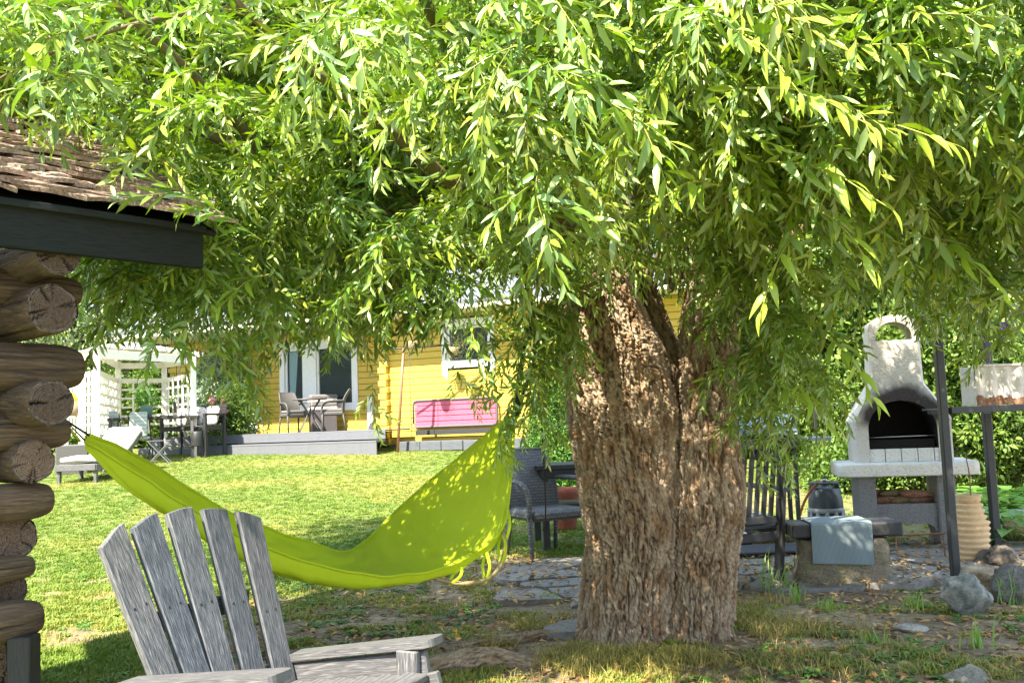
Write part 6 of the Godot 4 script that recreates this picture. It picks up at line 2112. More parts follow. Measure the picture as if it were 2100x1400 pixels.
# ------------------------------------------------------------------ pergola and lounger
func build_pergola() -> void:
	var P := func(px: float, d: float) -> Vector3:
		var p := W(px, 880, d)
		return Vector3(p.x, gh(p.x, p.z), p.z)
	var posts := [P.call(134, 19.6), P.call(167, 18.4), P.call(198, 17.4), P.call(242, 20.6), P.call(337, 21.0), P.call(397, 19.6)]
	var c: Vector3 = (posts[1] + posts[3] + posts[4] + posts[5]) / 4.0
	var t := thing("white_pergola", "white slatted garden pergola with lattice sides and lath roof", "pergola", c)
	var hy: float = W(242, 742, 20.6).y - c.y
	var local: Array = []
	for p in posts:
		local.append(p - c)
	for k in 6:
		var q: Vector3 = local[k]
		var hh: float = hy if k != 0 else hy - 0.05
		box("post", Vector3(0.115, hh + 0.5, 0.115), Vector3(q.x, q.y + hh * 0.5 - 0.25 - q.y * 0.5, q.z), M.pergola, t, Basis(Vector3.UP, 0.3), 0.01)
	var pairs := [[0, 1], [1, 2], [2, 3], [3, 4], [4, 5]]
	for e in pairs:
		var a: Vector3 = local[e[0]]
		var b: Vector3 = local[e[1]]
		bar("top_beam", Vector3(a.x, hy - 0.08, a.z), Vector3(b.x, hy - 0.08, b.z), 0.13, 0.06, M.pergola, t)
		var yl: float = W(242, 872, 20.6).y - c.y
		var yh: float = W(242, 781, 20.6).y - c.y
		for k in 6:
			var y := lerpf(yl, yh, k / 5.0)
			bar("lattice_rail", Vector3(a.x, y, a.z), Vector3(b.x, y, b.z), 0.045 if k < 5 else 0.1, 0.03, M.pergola, t)
		var n := maxi(2, int(a.distance_to(b) / 0.27))
		for k in range(1, n):
			var q := a.lerp(b, float(k) / n)
			box("lattice_upright", Vector3(0.04, yh - yl + 0.2, 0.03), Vector3(q.x, (yl + yh) * 0.5 - 0.1, q.z + 0.031), M.pergola, t)
	bar("top_beam", Vector3(local[5].x, hy - 0.08, local[5].z), Vector3(local[2].x, hy - 0.08, local[2].z), 0.17, 0.06, M.pergola, t)
	# roof of rafters rising to a ridge, with laths laid across
	var apex := Vector3(-0.35, hy + 0.36, -0.4)
	for k in range(6):
		var q: Vector3 = local[k]
		bar("rafter", Vector3(q.x, hy, q.z) + (Vector3(q.x, 0, q.z) - Vector3(apex.x, 0, apex.z)).normalized() * 0.25, apex, 0.1, 0.05, M.pergola, t)
	var ring := [1, 2, 5, 4, 3, 0]
	for k in 6:
		var a: Vector3 = local[ring[k]]
		var b: Vector3 = local[ring[(k + 1) % 6]]
		for s in 9:
			var f := 0.02 + s * 0.105
			var pa := Vector3(a.x, hy + 0.06, a.z).lerp(apex + Vector3(0, 0.06, 0), f)
			var pb := Vector3(b.x, hy + 0.06, b.z).lerp(apex + Vector3(0, 0.06, 0), f)
			if pa.distance_to(pb) > 0.15:
				bar("roof_lath", pa, pb, 0.025, 0.085, M.pergola, t)
	# furniture under it
	var gy := c.y
	var tp := W(316, 857, 19.4)
	var dt := thing("dining_table", "long black garden table under the white pergola", "table", Vector3(tp.x, gy, tp.z), 0.2)
	var th: float = tp.y - gy
	box("tabletop", Vector3(1.75, 0.05, 0.8), Vector3(0, th, 0), M.dark_wood, dt)
	for s in [-1.0, 1.0]:
		for z in [-0.33, 0.33]:
			box("leg", Vector3(0.06, th + 0.2, 0.06), Vector3(0.8 * s, th * 0.5 - 0.12, z), M.frame_grey, dt)
	var pp := thing("potted_plant", "leafy green plant in a pale green pot on the black garden table", "plant", Vector3(tp.x - 0.14, gy + th + 0.026, tp.z + 0.05))
	part("pot", lathe_mesh([Vector2(0, 0), Vector2(0.1, 0), Vector2(0.13, 0.22), Vector2(0.14, 0.24), Vector2(0.12, 0.24), Vector2(0, 0.2)], 24), M.pot_green, pp)
	var lm := clump_mesh(60, 0.12, 0.3, 72, [Color(0.12, 0.27, 0.05), Color(0.2, 0.36, 0.08)], 0.2)
	for k in 7:
		stuff(part("foliage", lm, M.far_leaf, pp, Transform3D(Basis(rdir(), rf(0, 6.0)).scaled(Vector3.ONE * 0.75), Vector3(0, 0.36, 0) + rdir() * 0.1)))
	var hp := thing("hanging_pot", "slim grey pot with drooping plant hanging at the pergola's rear post", "plant", W(362, 822, 20.5))
	part("pot", lathe_mesh([Vector2(0, -0.25), Vector2(0.06, -0.25), Vector2(0.11, 0.05), Vector2(0.1, 0.05), Vector2(0, 0.0)], 20), M.frame_grey, hp)
	for k in 4:
		stuff(part("foliage", lm, M.far_leaf, hp, Transform3D(Basis(rdir(), rf(0, 6.0)).scaled(Vector3.ONE * 0.5), Vector3(0, 0.1, 0) + rdir() * 0.08)))
	tube("hanger", [Vector3(0, 0, 0), Vector3(0, 1.2, 0)], 0.008, M.black_metal, hp)
	var yb := thing("flower_basket", "round woven basket with yellow flowers on the pergola lattice", "flowers", W(151, 838, 18.7))
	part("basket", lathe_mesh([Vector2(0, -0.15), Vector2(0.13, -0.15), Vector2(0.17, 0.14), Vector2(0.15, 0.14), Vector2(0, 0.1)], 24), M.basket, yb)
	for k in 30:
		part("flower", ellipsoid_mesh(Vector3(0.035, 0.025, 0.035), 0.3, 3.0, 80, 5, 7) if k == 0 else (yb.get_child(1) as MeshInstance3D).mesh, M.petal_yellow, yb, Transform3D(Basis(rdir(), 1.0), Vector3(rf(-0.16, 0.16), 0.16 + rf(0, 0.14), rf(-0.16, 0.16))))
	# black sofa with flowered cushions
	var sp := W(395, 880, 19.8)
	var so := thing("garden_sofa", "black garden sofa at the pergola's end with pale flowered cushions", "sofa", Vector3(sp.x, gy, sp.z), -0.5)
	var sy: float = W(395, 888, 19.8).y - gy
	box("seat", Vector3(1.3, 0.1, 0.6), Vector3(0, sy + 0.1, 0), M.dark_wood, so)
	for k in 5:
		box("back_slat", Vector3(1.3, 0.07, 0.03), Vector3(0, sy + 0.22 + 0.085 * k, -0.28 - 0.02 * k), M.dark_wood, so)
	for s in [-1.0, 1.0]:
		box("arm", Vector3(0.07, 0.05, 0.6), Vector3(0.65 * s, sy + 0.38, 0), M.dark_wood, so)
		for z in [-0.26, 0.26]:
			box("leg", Vector3(0.06, 0.9, 0.06), Vector3(0.65 * s, sy - 0.06, z), M.dark_wood, so)
	var fm := flower_print()
	var spots := [[0.42, "upright pale cushion with leaf print, rightmost on the black sofa"], [0.0, "pale cushion with leaf print in the middle of the black sofa"], [-0.42, "pale cushion with leaf print, leftmost on the black sofa"]]
	for q in spots:
		var cu := show_mesh("sofa_cushion", pillow_mesh(0.42, 0.40, 0.12), fm, null, Transform3D(so.basis * Basis(Vector3.RIGHT, -0.25), so.position + so.basis * Vector3(q[0], sy + 0.36, -0.12)))
		tag(cu, q[1], "cushion", "cushions on the black sofa")
	var zm := zigzag()
	for q in [[222, 868, 19.0, "folding chair with zigzag cushion, left of the two at the black table"], [283, 870, 18.8, "folding chair with zigzag cushion, right of the two at the black table"]]:
		var cpos := W(q[0], q[1], q[2])
		var ch := thing("folding_chair", q[3], "chair", Vector3(cpos.x, gy, cpos.z), 0.15, "folding chairs at the black table")
		var yq: float = cpos.y - gy
		box("back_cushion", Vector3(0.34, 0.5, 0.06), Vector3(0, yq, 0), zm, ch, Basis(Vector3.RIGHT, -0.12), 0.025)
		box("seat_cushion", Vector3(0.38, 0.06, 0.38), Vector3(0, yq - 0.28, -0.2), zm, ch, Basis.IDENTITY, 0.025)
		for s in [-1.0, 1.0]:
			bar("frame", Vector3(0.2 * s, yq + 0.2, 0.0), Vector3(0.2 * s, -0.1, -0.42), 0.022, 0.022, M.black_metal, ch)
			bar("leg", Vector3(0.18 * s, yq - 0.3, -0.4), Vector3(0.18 * s, -0.1, 0.1), 0.022, 0.022, M.black_metal, ch)
	var xp := W(325, 925, 18.2)
	var xl := thing("folding_stool", "folded metal stool frame with crossed legs in front of the black table", "stool", Vector3(xp.x, gh(xp.x, xp.z), xp.z), 0.2)
	for z in [0.0, -0.3]:
		bar("crossed_leg", Vector3(-0.2, 0, z), Vector3(0.2, 0.44, z), 0.02, 0.02, M.steel, xl)
		bar("crossed_leg", Vector3(0.2, 0, z + 0.025), Vector3(-0.2, 0.44, z + 0.025), 0.02, 0.02, M.steel, xl)
	box("seat", Vector3(0.46, 0.02, 0.34), Vector3(0, 0.45, -0.14), M.frame_grey, xl)

	# sun lounger on the lawn
	var lp := G(205, 993)
	var lo := thing("sun_lounger", "grey wooden sun lounger with thick white mattress and raised back on the lawn", "sun lounger", lp)
	var d := -lp.z
	var foot: Vector3 = G(156, 991) - lp
	var ax := Vector3(0.06, 0, -1.0).normalized()      # from foot to head
	var bx := Vector3(1.0, 0, 0.06)                     # towards the camera
	var half := 0.34
	var o := foot
	o.y = 0.0
	var LB := Basis(ax, Vector3.UP, ax.cross(Vector3.UP))
	for s in [-1.0, 1.0]:
		bar("side_rail", o + bx * half * s + Vector3.UP * 0.27 - ax * 0.03, o + ax * 1.9 + bx * half * s + Vector3.UP * 0.27, 0.10, 0.035, M.grey_wood_x, lo)
		for x in [0.03, 0.72]:
			bar("leg", o + ax * x + bx * (half - 0.03) * s + Vector3.UP * -0.05, o + ax * x + bx * (half - 0.03) * s + Vector3.UP * 0.25, 0.07, 0.05, M.grey_wood_x, lo)
		var w := part("wheel", lathe_mesh([Vector2(0, -0.02), Vector2(0.11, -0.02), Vector2(0.125, 0), Vector2(0.11, 0.02), Vector2(0, 0.02)], 24), M.grey_wood, lo, Transform3D(Basis(ax, bx, Vector3.UP), o + ax * 1.75 + bx * (half + 0.05) * s + Vector3.UP * 0.14))
		bar("back_frame", o + ax * 0.95 + bx * (half - 0.06) * s + Vector3.UP * 0.31, o + ax * 1.75 + bx * (half - 0.06) * s + Vector3.UP * 0.80, 0.06, 0.03, M.grey_wood_x, lo)
	for k in 9:
		bar("slat", o + ax * (0.05 + 0.11 * k) - bx * (half - 0.02) + Vector3.UP * 0.315, o + ax * (0.05 + 0.11 * k) + bx * (half - 0.02) + Vector3.UP * 0.315, 0.02, 0.07, M.grey_wood_x, lo)
	bar("back_prop", o + ax * 1.6 + Vector3.UP * 0.3, o + ax * 1.45 + Vector3.UP * 0.6, 0.04, 0.04, M.grey_wood_x, lo)
	bar("end_rail", o - bx * half + Vector3.UP * 0.27 - ax * 0.03, o + bx * half + Vector3.UP * 0.27 - ax * 0.03, 0.1, 0.035, M.grey_wood_x, lo)
	var ma := thing("lounger_mattress", "thick white mattress lying on the grey sun lounger", "mattress", lp)
	var path := [o + Vector3.UP * 0.345 + ax * -0.02, o + ax * 0.45 + Vector3.UP * 0.36, o + ax * 0.85 + Vector3.UP * 0.355, o + ax * 1.02 + Vector3.UP * 0.40, o + ax * 1.4 + Vector3.UP * 0.63, o + ax * 1.78 + Vector3.UP * 0.88]
	part("pad", grid_mesh(36, 28, func(i: int, j: int) -> Vector3:
		var u := i / 36.0
		var p := spline_at(path, u)
		var tg := (spline_at(path, minf(u + 0.02, 1.0)) - spline_at(path, maxf(u - 0.02, 0.0))).normalized()
		var up := bx.cross(tg).normalized()
		if up.y < 0:
			up = -up
		var a := TAU * (j % 28) / 28.0
		var k := pow(pow(absf(cos(a)), 5.0) + pow(absf(sin(a)), 5.0), -0.2)
		var e := minf(1.0, minf(u, 1.0 - u) * 30.0)
		e = sqrt(e) if i > 0 and i < 36 else 0.0
		var q := 0.012 * absf(sin(u * 20.0))
		return p + bx * (cos(a) * k * 0.31 * (0.8 + 0.2 * e) * (1.0 if e > 0.0 else 0.0)) + up * (sin(a) * k * (0.055 - q) * e + 0.05), null, true), M.cushion_white, ma)
	var gp := W(150, 905, 17.0)
	var gb := tag(show_mesh("storage_box", box_mesh(Vector3(0.55, 0.55, 0.4), 0.02), M.wicker, null, Transform3D(Basis(Vector3.UP, 0.3), Vector3(gp.x, gh(gp.x, gp.z) + 0.25, gp.z))), "grey wicker storage box standing behind the white lounger", "box")

func pillow_mesh(w: float, h: float, thick: float) -> ArrayMesh:
	return grid_mesh(16, 28, func(i: int, j: int) -> Vector3:
		var a := PI * i / 16.0
		var b := TAU * (j % 28) / 28.0
		var k := pow(pow(absf(cos(b)), 6.0) + pow(absf(sin(b)), 6.0), -1.0 / 6.0)
		var r := pow(sin(a), 0.5)
		return Vector3(cos(b) * k * r * w * 0.5, sin(b) * k * r * h * 0.5, cos(a) * thick * 0.5), null, true)

func zigzag() -> StandardMaterial3D:
	var im := Image.create(64, 64, true, Image.FORMAT_RGB8)
	var cols := [lin(0.75, 0.75, 0.72), lin(0.08, 0.12, 0.12), lin(0.55, 0.58, 0.52), lin(0.2, 0.3, 0.28)]
	for y in 64:
		for x in 64:
			var z := y + absi((x % 16) - 8)
			im.set_pixel(x, y, cols[(z / 4) % 4])
	im.generate_mipmaps()
	var m := StandardMaterial3D.new()
	m.albedo_texture = ImageTexture.create_from_image(im)
	m.uv1_triplanar = true
	m.uv1_scale = Vector3(3.2, 3.2, 3.2)
	m.roughness = 0.9
	return m

func flower_print() -> StandardMaterial3D:
	var n := FastNoiseLite.new()
	n.seed = 41
	n.frequency = 0.045
	var im := Image.create(128, 128, true, Image.FORMAT_RGB8)
	for y in 128:
		for x in 128:
			var v := n.get_noise_2d(x + y * 0.6, y * 1.6)
			var c := lin(0.74, 0.7, 0.66)
			if v > 0.28:
				c = lin(0.16, 0.2, 0.14)
			elif v < -0.38:
				c = lin(0.62, 0.3, 0.3)
			im.set_pixel(x, y, c)
	im.generate_mipmaps()
	var m := StandardMaterial3D.new()
	m.albedo_texture = ImageTexture.create_from_image(im)
	m.uv1_triplanar = true
	m.uv1_scale = Vector3(2, 2, 2)
	m.roughness = 0.9
	return m

# ------------------------------------------------------------------ other plants
func clump_mesh(n: int, leaf_l: float, radius: float, seedn: int, tones: Array, wide := 0.3) -> ArrayMesh:
	var r := RandomNumberGenerator.new()
	r.seed = seedn
	var st := stool()
	for k in n:
		var d := Vector3(r.randfn(), r.randfn(), r.randfn()).normalized()
		var p := d * radius * pow(r.randf(), 0.5)
		var dir := (d + Vector3(r.randfn(), r.randfn() - 0.2, r.randfn()) * 0.6).normalized()
		var nn := (Vector3.UP + Vector3(r.randfn(), r.randfn(), r.randfn()) * 0.6).normalized()
		if absf(nn.dot(dir)) > 0.95:
			continue
		var c: Color = (tones[r.randi() % tones.size()] as Color) * r.randf_range(0.7, 1.25)
		leaf(st, p, dir, nn, leaf_l * r.randf_range(0.7, 1.3), leaf_l * wide, r.randf_range(0.0, 0.4), c)
	return done(st)

func bush(called: String, label: String, cat: String, group: String, at: Vector3, lobes: Array, mesh: Mesh, per: float, size: float, trunk := 0.0, tall := 0.0) -> void:
	# lobes: [centre, radius]; leaf clumps fill the outer part of each
	var t := thing(called, label, cat, at, 0.0, group)
	if trunk > 0.0:
		var top: Vector3 = (lobes[0][0] as Vector3)
		tube("trunk", [Vector3(0, -0.1, 0), Vector3(0.05, top.y * 0.4, 0.03), top], trunk, M.twig_bark, t, trunk * 0.4, 10, 4)
		for l in lobes:
			tube("limb", [Vector3(0.02, top.y * 0.45, 0), (l[0] as Vector3) * 0.6 + Vector3(0, top.y * 0.25, 0), l[0]], trunk * 0.45, M.twig_bark, t, trunk * 0.1, 6, 3)
	else:
		for l in lobes:
			tube("stem", [Vector3(0, -0.05, 0), (l[0] as Vector3) * 0.6, l[0]], 0.02, M.twig_bark, t, 0.008, 5, 2)
	var xf: Array = []
	for l in lobes:
		var r: Vector3 = l[1]
		var n := int(per * (r.x * r.y + r.y * r.z + r.x * r.z))
		for k in n:
			var d := rdir()
			var q: Vector3 = l[0] + d * r * (1.0 - 0.45 * pow(rng.randf(), 2.0)) * (1.0 + 0.28 * soft.get_noise_3dv(d * 2.5 + (l[0] as Vector3)))
			if q.y + at.y < gh(at.x + q.x, at.z + q.z) + 0.02:
				continue
			xf.append(Transform3D(Basis(rdir(), rf(0, TAU)).scaled(Vector3.ONE * size * rf(0.7, 1.3)), q))
	var mm := MultiMesh.new()
	mm.transform_format = MultiMesh.TRANSFORM_3D
	mm.use_colors = true
	mm.mesh = mesh
	mm.instance_count = xf.size()
	for k in xf.size():
		mm.set_instance_transform(k, xf[k])
		var v := rf(0.75, 1.2)
		mm.set_instance_color(k, Color(v * rf(0.9, 1.1), v, v))
	var o := MultiMeshInstance3D.new()
	o.name = "crown" if trunk > 0.0 else "foliage"
	o.multimesh = mm
	o.material_override = M.far_leaf
	t.add_child(o)
	stuff(o)

func at_ground(px: float, d: float) -> Vector3:
	var p := W(px, 860, d)
	return Vector3(p.x, gh(p.x, p.z), p.z)

func build_plants() -> void:
	var mid := [Color(0.12, 0.20, 0.035), Color(0.17, 0.26, 0.045), Color(0.09, 0.16, 0.03)]
	var pale := [Color(0.36, 0.42, 0.24), Color(0.44, 0.48, 0.3), Color(0.28, 0.36, 0.18)]
	var far_clump := clump_mesh(42, 0.17, 0.42, 201, mid, 0.27)
	var pale_clump := clump_mesh(42, 0.15, 0.42, 202, pale, 0.2)
	var near_clump := clump_mesh(46, 0.075, 0.2, 203, mid, 0.25)
	var needle_clump := clump_mesh(60, 0.06, 0.14, 204, [Color(0.06, 0.15, 0.03), Color(0.1, 0.22, 0.04), Color(0.14, 0.27, 0.05)], 0.12)
	var lob := func(list: Array) -> Array:
		var out: Array = []
		for e in list:
			out.append([Vector3(e[0], e[1], e[2]), Vector3(e[3], e[4], e[3] * 0.9)])
		return out
	var G2 := "trees beyond the garden"
	bush("willow_bush", "tall pale silvery tree behind the white pergola", "tree", G2, at_ground(210, 29), lob.call([[0, 4.2, 0, 2.6, 3.2], [-2.6, 3.2, 0, 2.2, 2.8], [2.6, 3.4, -0.4, 2.3, 2.9], [0.4, 7.6, 0, 2.6, 2.6], [0.4, 11.0, 0, 2.4, 2.6], [-3.0, 7.4, 0, 2.2, 2.6], [3.2, 7.6, 0, 2.4, 2.6]]), pale_clump, 24.0, 1.15, 0.25)
	bush("willow_bush", "pale tree at the left, beyond the cabin's eaves", "tree", G2, at_ground(-60, 40), lob.call([[0, 4.0, 0, 3.0, 3.0], [-2.5, 3.0, 0, 2.4, 2.6], [1.5, 6.2, 0, 2.4, 2.2]]), pale_clump, 24.0, 1.15, 0.25)
	bush("garden_tree", "bright green tree behind the cottage roof, left of its ridge", "tree", G2, at_ground(560, 33), lob.call([[0, 5.5, 0, 3.4, 3.2], [-3, 4.5, 0, 2.6, 2.8], [3, 5, 0, 2.8, 3.0], [0.5, 9.5, 0, 3.4, 3.2], [-2.6, 12.5, 0, 3, 3], [3.2, 12.8, 0, 3, 3]]), far_clump, 20.0, 1.3, 0.3)
	bush("garden_tree", "broad green tree behind the middle of the cottage", "tree", G2, at_ground(930, 36), lob.call([[0, 6.0, 0, 3.8, 3.4], [3.4, 5.2, 0, 3.0, 3.0], [-3.0, 5.4, 0, 3.0, 3.0], [0, 10.4, 0, 3.6, 3.2], [-3, 13.6, 0, 3.2, 3.2], [3.2, 13.8, 0, 3.2, 3.2]]), far_clump, 20.0, 1.3, 0.3)
	bush("garden_tree", "dark green tree behind the twin trunk of the willow", "tree", G2, at_ground(1350, 30), lob.call([[0, 4.4, 0, 3.2, 3.2], [3, 4, 0, 2.6, 2.8], [-3, 4, 0, 2.6, 2.8], [0, 8.4, 0, 3.2, 3.0], [-2.6, 11.6, 0, 2.8, 2.8], [2.8, 11.8, 0, 2.8, 2.8]]), far_clump, 20.0, 1.3, 0.3)
	bush("garden_tree", "leafy tree beyond the field right of the willow", "tree", G2, at_ground(1640, 26), lob.call([[0, 3.4, 0, 2.8, 2.6], [2.6, 3.0, 0, 2.2, 2.4], [-2.6, 3.2, 0, 2.3, 2.4], [0, 6.8, 0, 2.8, 2.6], [-2.4, 9.6, 0, 2.4, 2.4], [2.4, 9.8, 0, 2.4, 2.4]]), far_clump, 22.0, 1.1, 0.28)
	bush("garden_tree", "leafy tree behind the barbecue chimney", "tree", G2, at_ground(1880, 20), lob.call([[0, 2.6, 0, 2.0, 2.2], [2.0, 2.4, 0, 1.8, 2.0], [-1.8, 2.9, 0, 1.7, 1.9], [0.2, 5.4, 0, 2.4, 2.2], [0.2, 8.0, 0, 2.2, 2.0]]), far_clump, 30.0, 0.9, 0.22)
	bush("garden_tree", "tall tree at the right edge behind the steel stand", "tree", G2, at_ground(2200, 17), lob.call([[0, 2.6, 0, 2.0, 2.2], [1.6, 2.4, 0, 1.8, 2.0], [-1.0, 4.8, 0, 2.0, 2.2], [0.2, 1.2, 0, 1.8, 1.2], [-0.6, 7.2, 0, 2.0, 2.0]]), far_clump, 30.0, 0.9, 0.22)
	bush("hedge_shrub", "green hedge behind the pergola's lattice, left half", "shrub", "shrubs behind the pergola", at_ground(190, 23.5), lob.call([[0, 0.8, 0, 1.3, 1.1], [-1.6, 0.8, 0, 1.2, 1.0]]), near_clump, 90.0, 1.3)
	bush("hedge_shrub", "green hedge behind the pergola's lattice, right half", "shrub", "shrubs behind the pergola", at_ground(330, 24.0), lob.call([[0, 0.8, 0, 1.2, 1.2], [1.4, 0.9, 0, 1.1, 1.1]]), near_clump, 90.0, 1.3)
	bush("silver_shrub", "silvery blue-green shrub between pergola and yellow house", "shrub", "", at_ground(432, 22.5), lob.call([[0, 0.9, 0, 0.75, 0.8], [0.3, 1.7, 0, 0.6, 0.7], [0.6, 0.5, 0.2, 0.5, 0.5]]), clump_mesh(50, 0.06, 0.2, 205, [Color(0.24, 0.32, 0.24), Color(0.33, 0.4, 0.31), Color(0.17, 0.25, 0.17)], 0.25), 120.0, 1.1)
	bush("rose_bush", "rose bush with pink flowers left of the yellow house", "shrub", "", at_ground(462, 20.8), lob.call([[0, 0.5, 0, 0.5, 0.6], [0.2, 1.0, 0, 0.4, 0.5]]), near_clump, 130.0, 0.9)
	var bushn: Node3D = get_node("rose_bush")
	for k in 14:
		var p := at_ground(440 + rf(-14, 24), 20.3) + Vector3(0, rf(0.6, 1.35), 0)
		if k == 0:
			rose_mesh = ellipsoid_mesh(Vector3(0.05, 0.04, 0.05), 0.3, 3.0, 81, 6, 8)
		part("flower", rose_mesh, M.petal_pink, bushn, Transform3D(Basis(rdir(), 1.0), p - bushn.position))
	# evergreen beside the trunk
	bush("conifer_shrub", "dense bright green conical evergreen left of the willow trunk", "shrub", "", at_ground(1140, 11.5), lob.call([[0, 0.35, 0, 0.42, 0.5], [0, 0.85, 0, 0.34, 0.5], [0.02, 1.3, 0, 0.22, 0.45], [0.02, 1.65, 0, 0.12, 0.3]]), needle_clump, 750.0, 0.8)
	# low growth behind the barbecue
	bush("field_shrub", "low green shrub left of the barbecue's shoulder", "shrub", "shrubs round the barbecue", at_ground(1740, 11.5), lob.call([[0, 0.25, 0, 0.55, 0.32], [0.7, 0.2, 0, 0.5, 0.28]]), near_clump, 260.0, 0.9)
	bush("field_shrub", "bushy green growth behind the white planter", "shrub", "shrubs round the barbecue", at_ground(2040, 10.5), lob.call([[0, 0.9, 0, 0.8, 0.7], [0.8, 1.2, 0, 0.8, 0.8], [-0.5, 1.7, 0, 0.7, 0.7]]), near_clump, 200.0, 0.9)
	bush("field_shrub", "green bank of shrubs behind the fence rails", "shrub", "shrubs round the barbecue", at_ground(1690, 19.0), lob.call([[0, 1.0, 0, 1.3, 0.9], [-1.8, 1.0, 0, 1.2, 0.9], [1.5, 1.1, 0, 1.2, 0.9]]), near_clump, 90.0, 1.3)
	# hostas
	var hosta := hosta_mesh()
	for k in 26:
		var px := 1985 + 130 * rng.randf()
		var d := 7.4 + 2.2 * rng.randf()
		var p := at_ground(px, d)
		var names := ["hosta with broad green leaves behind the clay vase"]
		var h := thing("hosta", "broad-leaved green hosta in the bed behind the clay vase", "plant", p, rf(0, TAU), "hostas in the bed behind the vase")
		h.scale = Vector3.ONE * rf(0.8, 1.3)
		if k == 0:
			for i in 26:
				var u := i / 26.0
				var an := i * 2.4
				var tilt := lerpf(1.25, 0.35, u)
				var dir := Vector3(cos(an) * cos(tilt), sin(tilt), sin(an) * cos(tilt))
				var q := dir * 0.2
				var out := (dir + Vector3(cos(an), -0.2, sin(an)) * 0.9).normalized()
				var nn := Vector3.UP
				var sd := out.cross(nn).normalized()
				nn = sd.cross(out).normalized()
				part("leaf", hosta, hosta_mats[i % 3], h, Transform3D(Basis(out, nn, out.cross(nn)).scaled_local(Vector3.ONE * lerpf(0.15, 0.26, u)), q))
				tube("stalk", [Vector3.ZERO, q * 0.6, q], 0.004, hosta_mats[2], h, 0.003, 4)
			hosta_proto = h
		else:
			for ch in hosta_proto.get_children():
				h.add_child(ch.duplicate(), true)
	# bed of bark mulch under them
	var bed := at_ground(2060, 8.6)
	struct(tag(show_mesh("mulch_path", grid_mesh(26, 26, func(i: int, j: int) -> Vector3:
		var x := bed.x - 0.75 + 2.4 * i / 26.0
		var z := bed.z - 1.6 + 3.6 * j / 26.0
		var e := minf(minf(i, 26 - i), minf(j, 26 - j)) / 5.0
		return Vector3(x, gh(x, z) - 0.015 + 0.03 * clampf(e, 0.0, 1.0) + 0.012 * soft.get_noise_2d(x * 30.0, z * 30.0), z)), M.mulch), "bed of dark red bark mulch behind the clay vase", "flower bed"))
	# field fence
	var f0 := at_ground(1590, 14.0)
	var fe := thing("wire_fence", "black metal rail fence across the field behind the barbecue", "fence", f0)
	for k in 7:
		box("post", Vector3(0.04, 1.1, 0.04), Vector3(k * 0.62, 0.5, -0.05 * k), M.black_metal, fe)
	for y in [0.12, 0.42, 1.0]:
		bar("rail", Vector3(-1.2, y, 0.1), Vector3(3.9, y, -0.31), 0.022, 0.022, M.black_metal, fe)
	# pale corrugated roof seen through the leaves at the right
	var rp := W(2010, 440, 13.0)
	var sh := thing("garden_shed", "shed with pale grey corrugated roof glimpsed through the leaves", "shed", Vector3(rp.x, gh(rp.x, rp.z), rp.z), -0.2)
	var ry: float = rp.y - sh.position.y
	for k in 8:
		box("roof_sheet", Vector3(1.5, 0.02, 0.16), Vector3(0.1, ry - 0.24 + 0.075 * k, -0.15 * k), M.roof_metal, sh, Basis(Vector3.RIGHT, 0.46), 0.004)
	box("wall", Vector3(1.4, ry - 0.3, 1.0), Vector3(0.1, (ry - 0.3) * 0.5, -0.75), M.dark_wood, sh)

var rose_mesh: Mesh
var hosta_mats: Array = []
var hosta_proto: Node3D

func hosta_mesh() -> ArrayMesh:
	for c in [Color(0.08, 0.2, 0.035), Color(0.11, 0.25, 0.04), Color(0.15, 0.3, 0.06)]:
		var m := plain(c.linear_to_srgb(), 0.4)
		m.backlight_enabled = true
		m.backlight = Color(0.45, 0.55, 0.2)
		hosta_mats.append(m)
	var st := stool()
	leaf(st, Vector3.ZERO, Vector3.RIGHT, Vector3.UP, 1.0, 0.3, 0.35, Color.WHITE, true)
	return done(st)

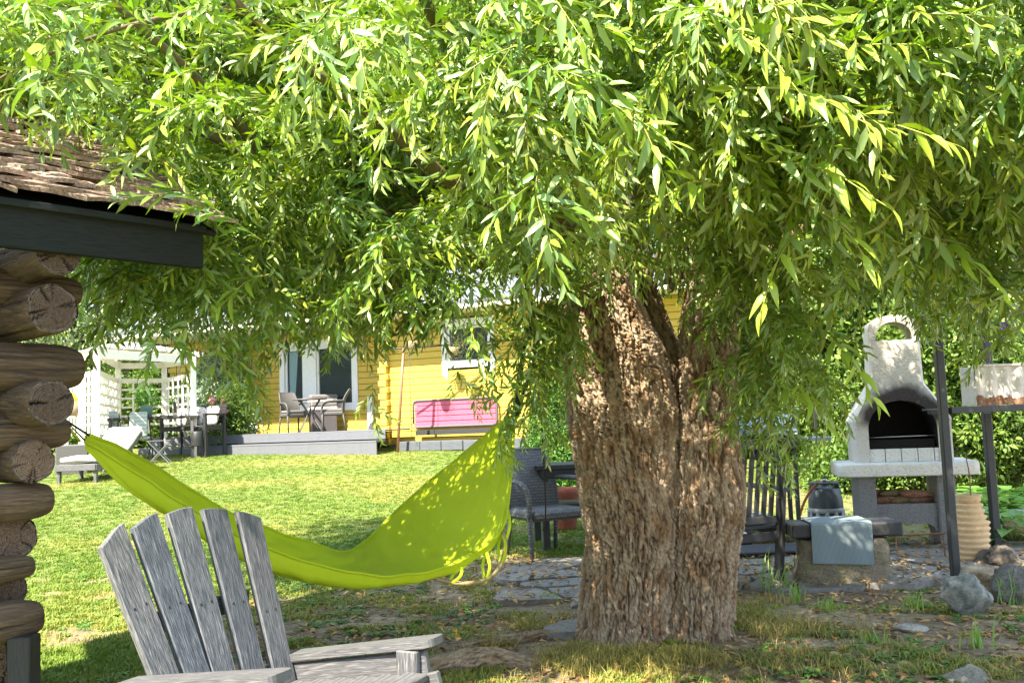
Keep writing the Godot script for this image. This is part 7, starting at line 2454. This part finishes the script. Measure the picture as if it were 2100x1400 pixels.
# ------------------------------------------------------------------ everything
func _ready() -> void:
	cam = Camera3D.new()
	cam.name = "camera"
	add_child(cam)
	cam.fov = rad_to_deg(2.0 * atan(700.0 / FPX))
	cam.near = 0.05
	cam.far = 400.0
	cam.transform = Transform3D(Basis(Vector3.RIGHT, deg_to_rad(4.9)) * Basis(Vector3(0, 0, 1), deg_to_rad(-2.2)), Vector3(0, 1.15, 0))
	cam_t = cam.transform
	cam.current = true

	var sky := Sky.new()
	var sm := ProceduralSkyMaterial.new()
	sm.sky_top_color = Color(0.66, 0.74, 0.84)
	sm.sky_horizon_color = Color(0.90, 0.92, 0.93)
	sm.sky_curve = 0.12
	sm.ground_bottom_color = Color(0.3, 0.33, 0.22)
	sm.ground_horizon_color = Color(0.6, 0.65, 0.6)
	sm.sky_energy_multiplier = 0.95
	sky.sky_material = sm
	var env := Environment.new()
	env.background_mode = Environment.BG_SKY
	env.sky = sky
	env.tonemap_mode = Environment.TONE_MAPPER_LINEAR
	env.tonemap_exposure = 4.3
	env.sdfgi_enabled = true
	env.ssao_enabled = true
	env.ssil_enabled = true
	var we := WorldEnvironment.new()
	we.name = "world_environment"
	we.environment = env
	add_child(we)
	var sun := DirectionalLight3D.new()
	sun.name = "sun"
	sun.light_energy = 1.6
	sun.light_color = Color(1.0, 0.95, 0.86)
	sun.light_angular_distance = 0.5
	sun.shadow_enabled = true
	add_child(sun)
	# from behind the camera's left shoulder, about 50 degrees up
	sun.look_at_from_position(Vector3(-0.5, 1.06, 0.73), Vector3.ZERO)

	rng.seed = 11
	fn.seed = 4
	fn.frequency = 0.01
	fn.fractal_octaves = 3
	soft.noise_type = FastNoiseLite.TYPE_SIMPLEX_SMOOTH
	soft.frequency = 1.0
	soft.fractal_octaves = 3
	soft.seed = 2
	make_materials()
	M.old_bark = M.twig_bark
	M.frame_dark = plain(lin(0.018, 0.02, 0.022), 0.5)
	weed_mat = plain(lin(0.14, 0.26, 0.045), 0.5)
	weed_mat.backlight_enabled = true
	weed_mat.backlight = Color(0.5, 0.6, 0.2)
	trunk_at = W(1350, 1290, 4.88)
	trunk_at.y = 0.0
	cabin_at = W(45, 900, 2.9)

	build_ground()
	rng.seed = 12
	build_house()
	rng.seed = 13
	build_pergola()
	rng.seed = 14
	build_plants()
	rng.seed = 15
	build_cabin()
	build_patio()
	rng.seed = 16
	build_willow()
	rng.seed = 17
	build_patio_things()
	build_hammock()
	build_adirondack()
	rng.seed = 18
	build_grass()
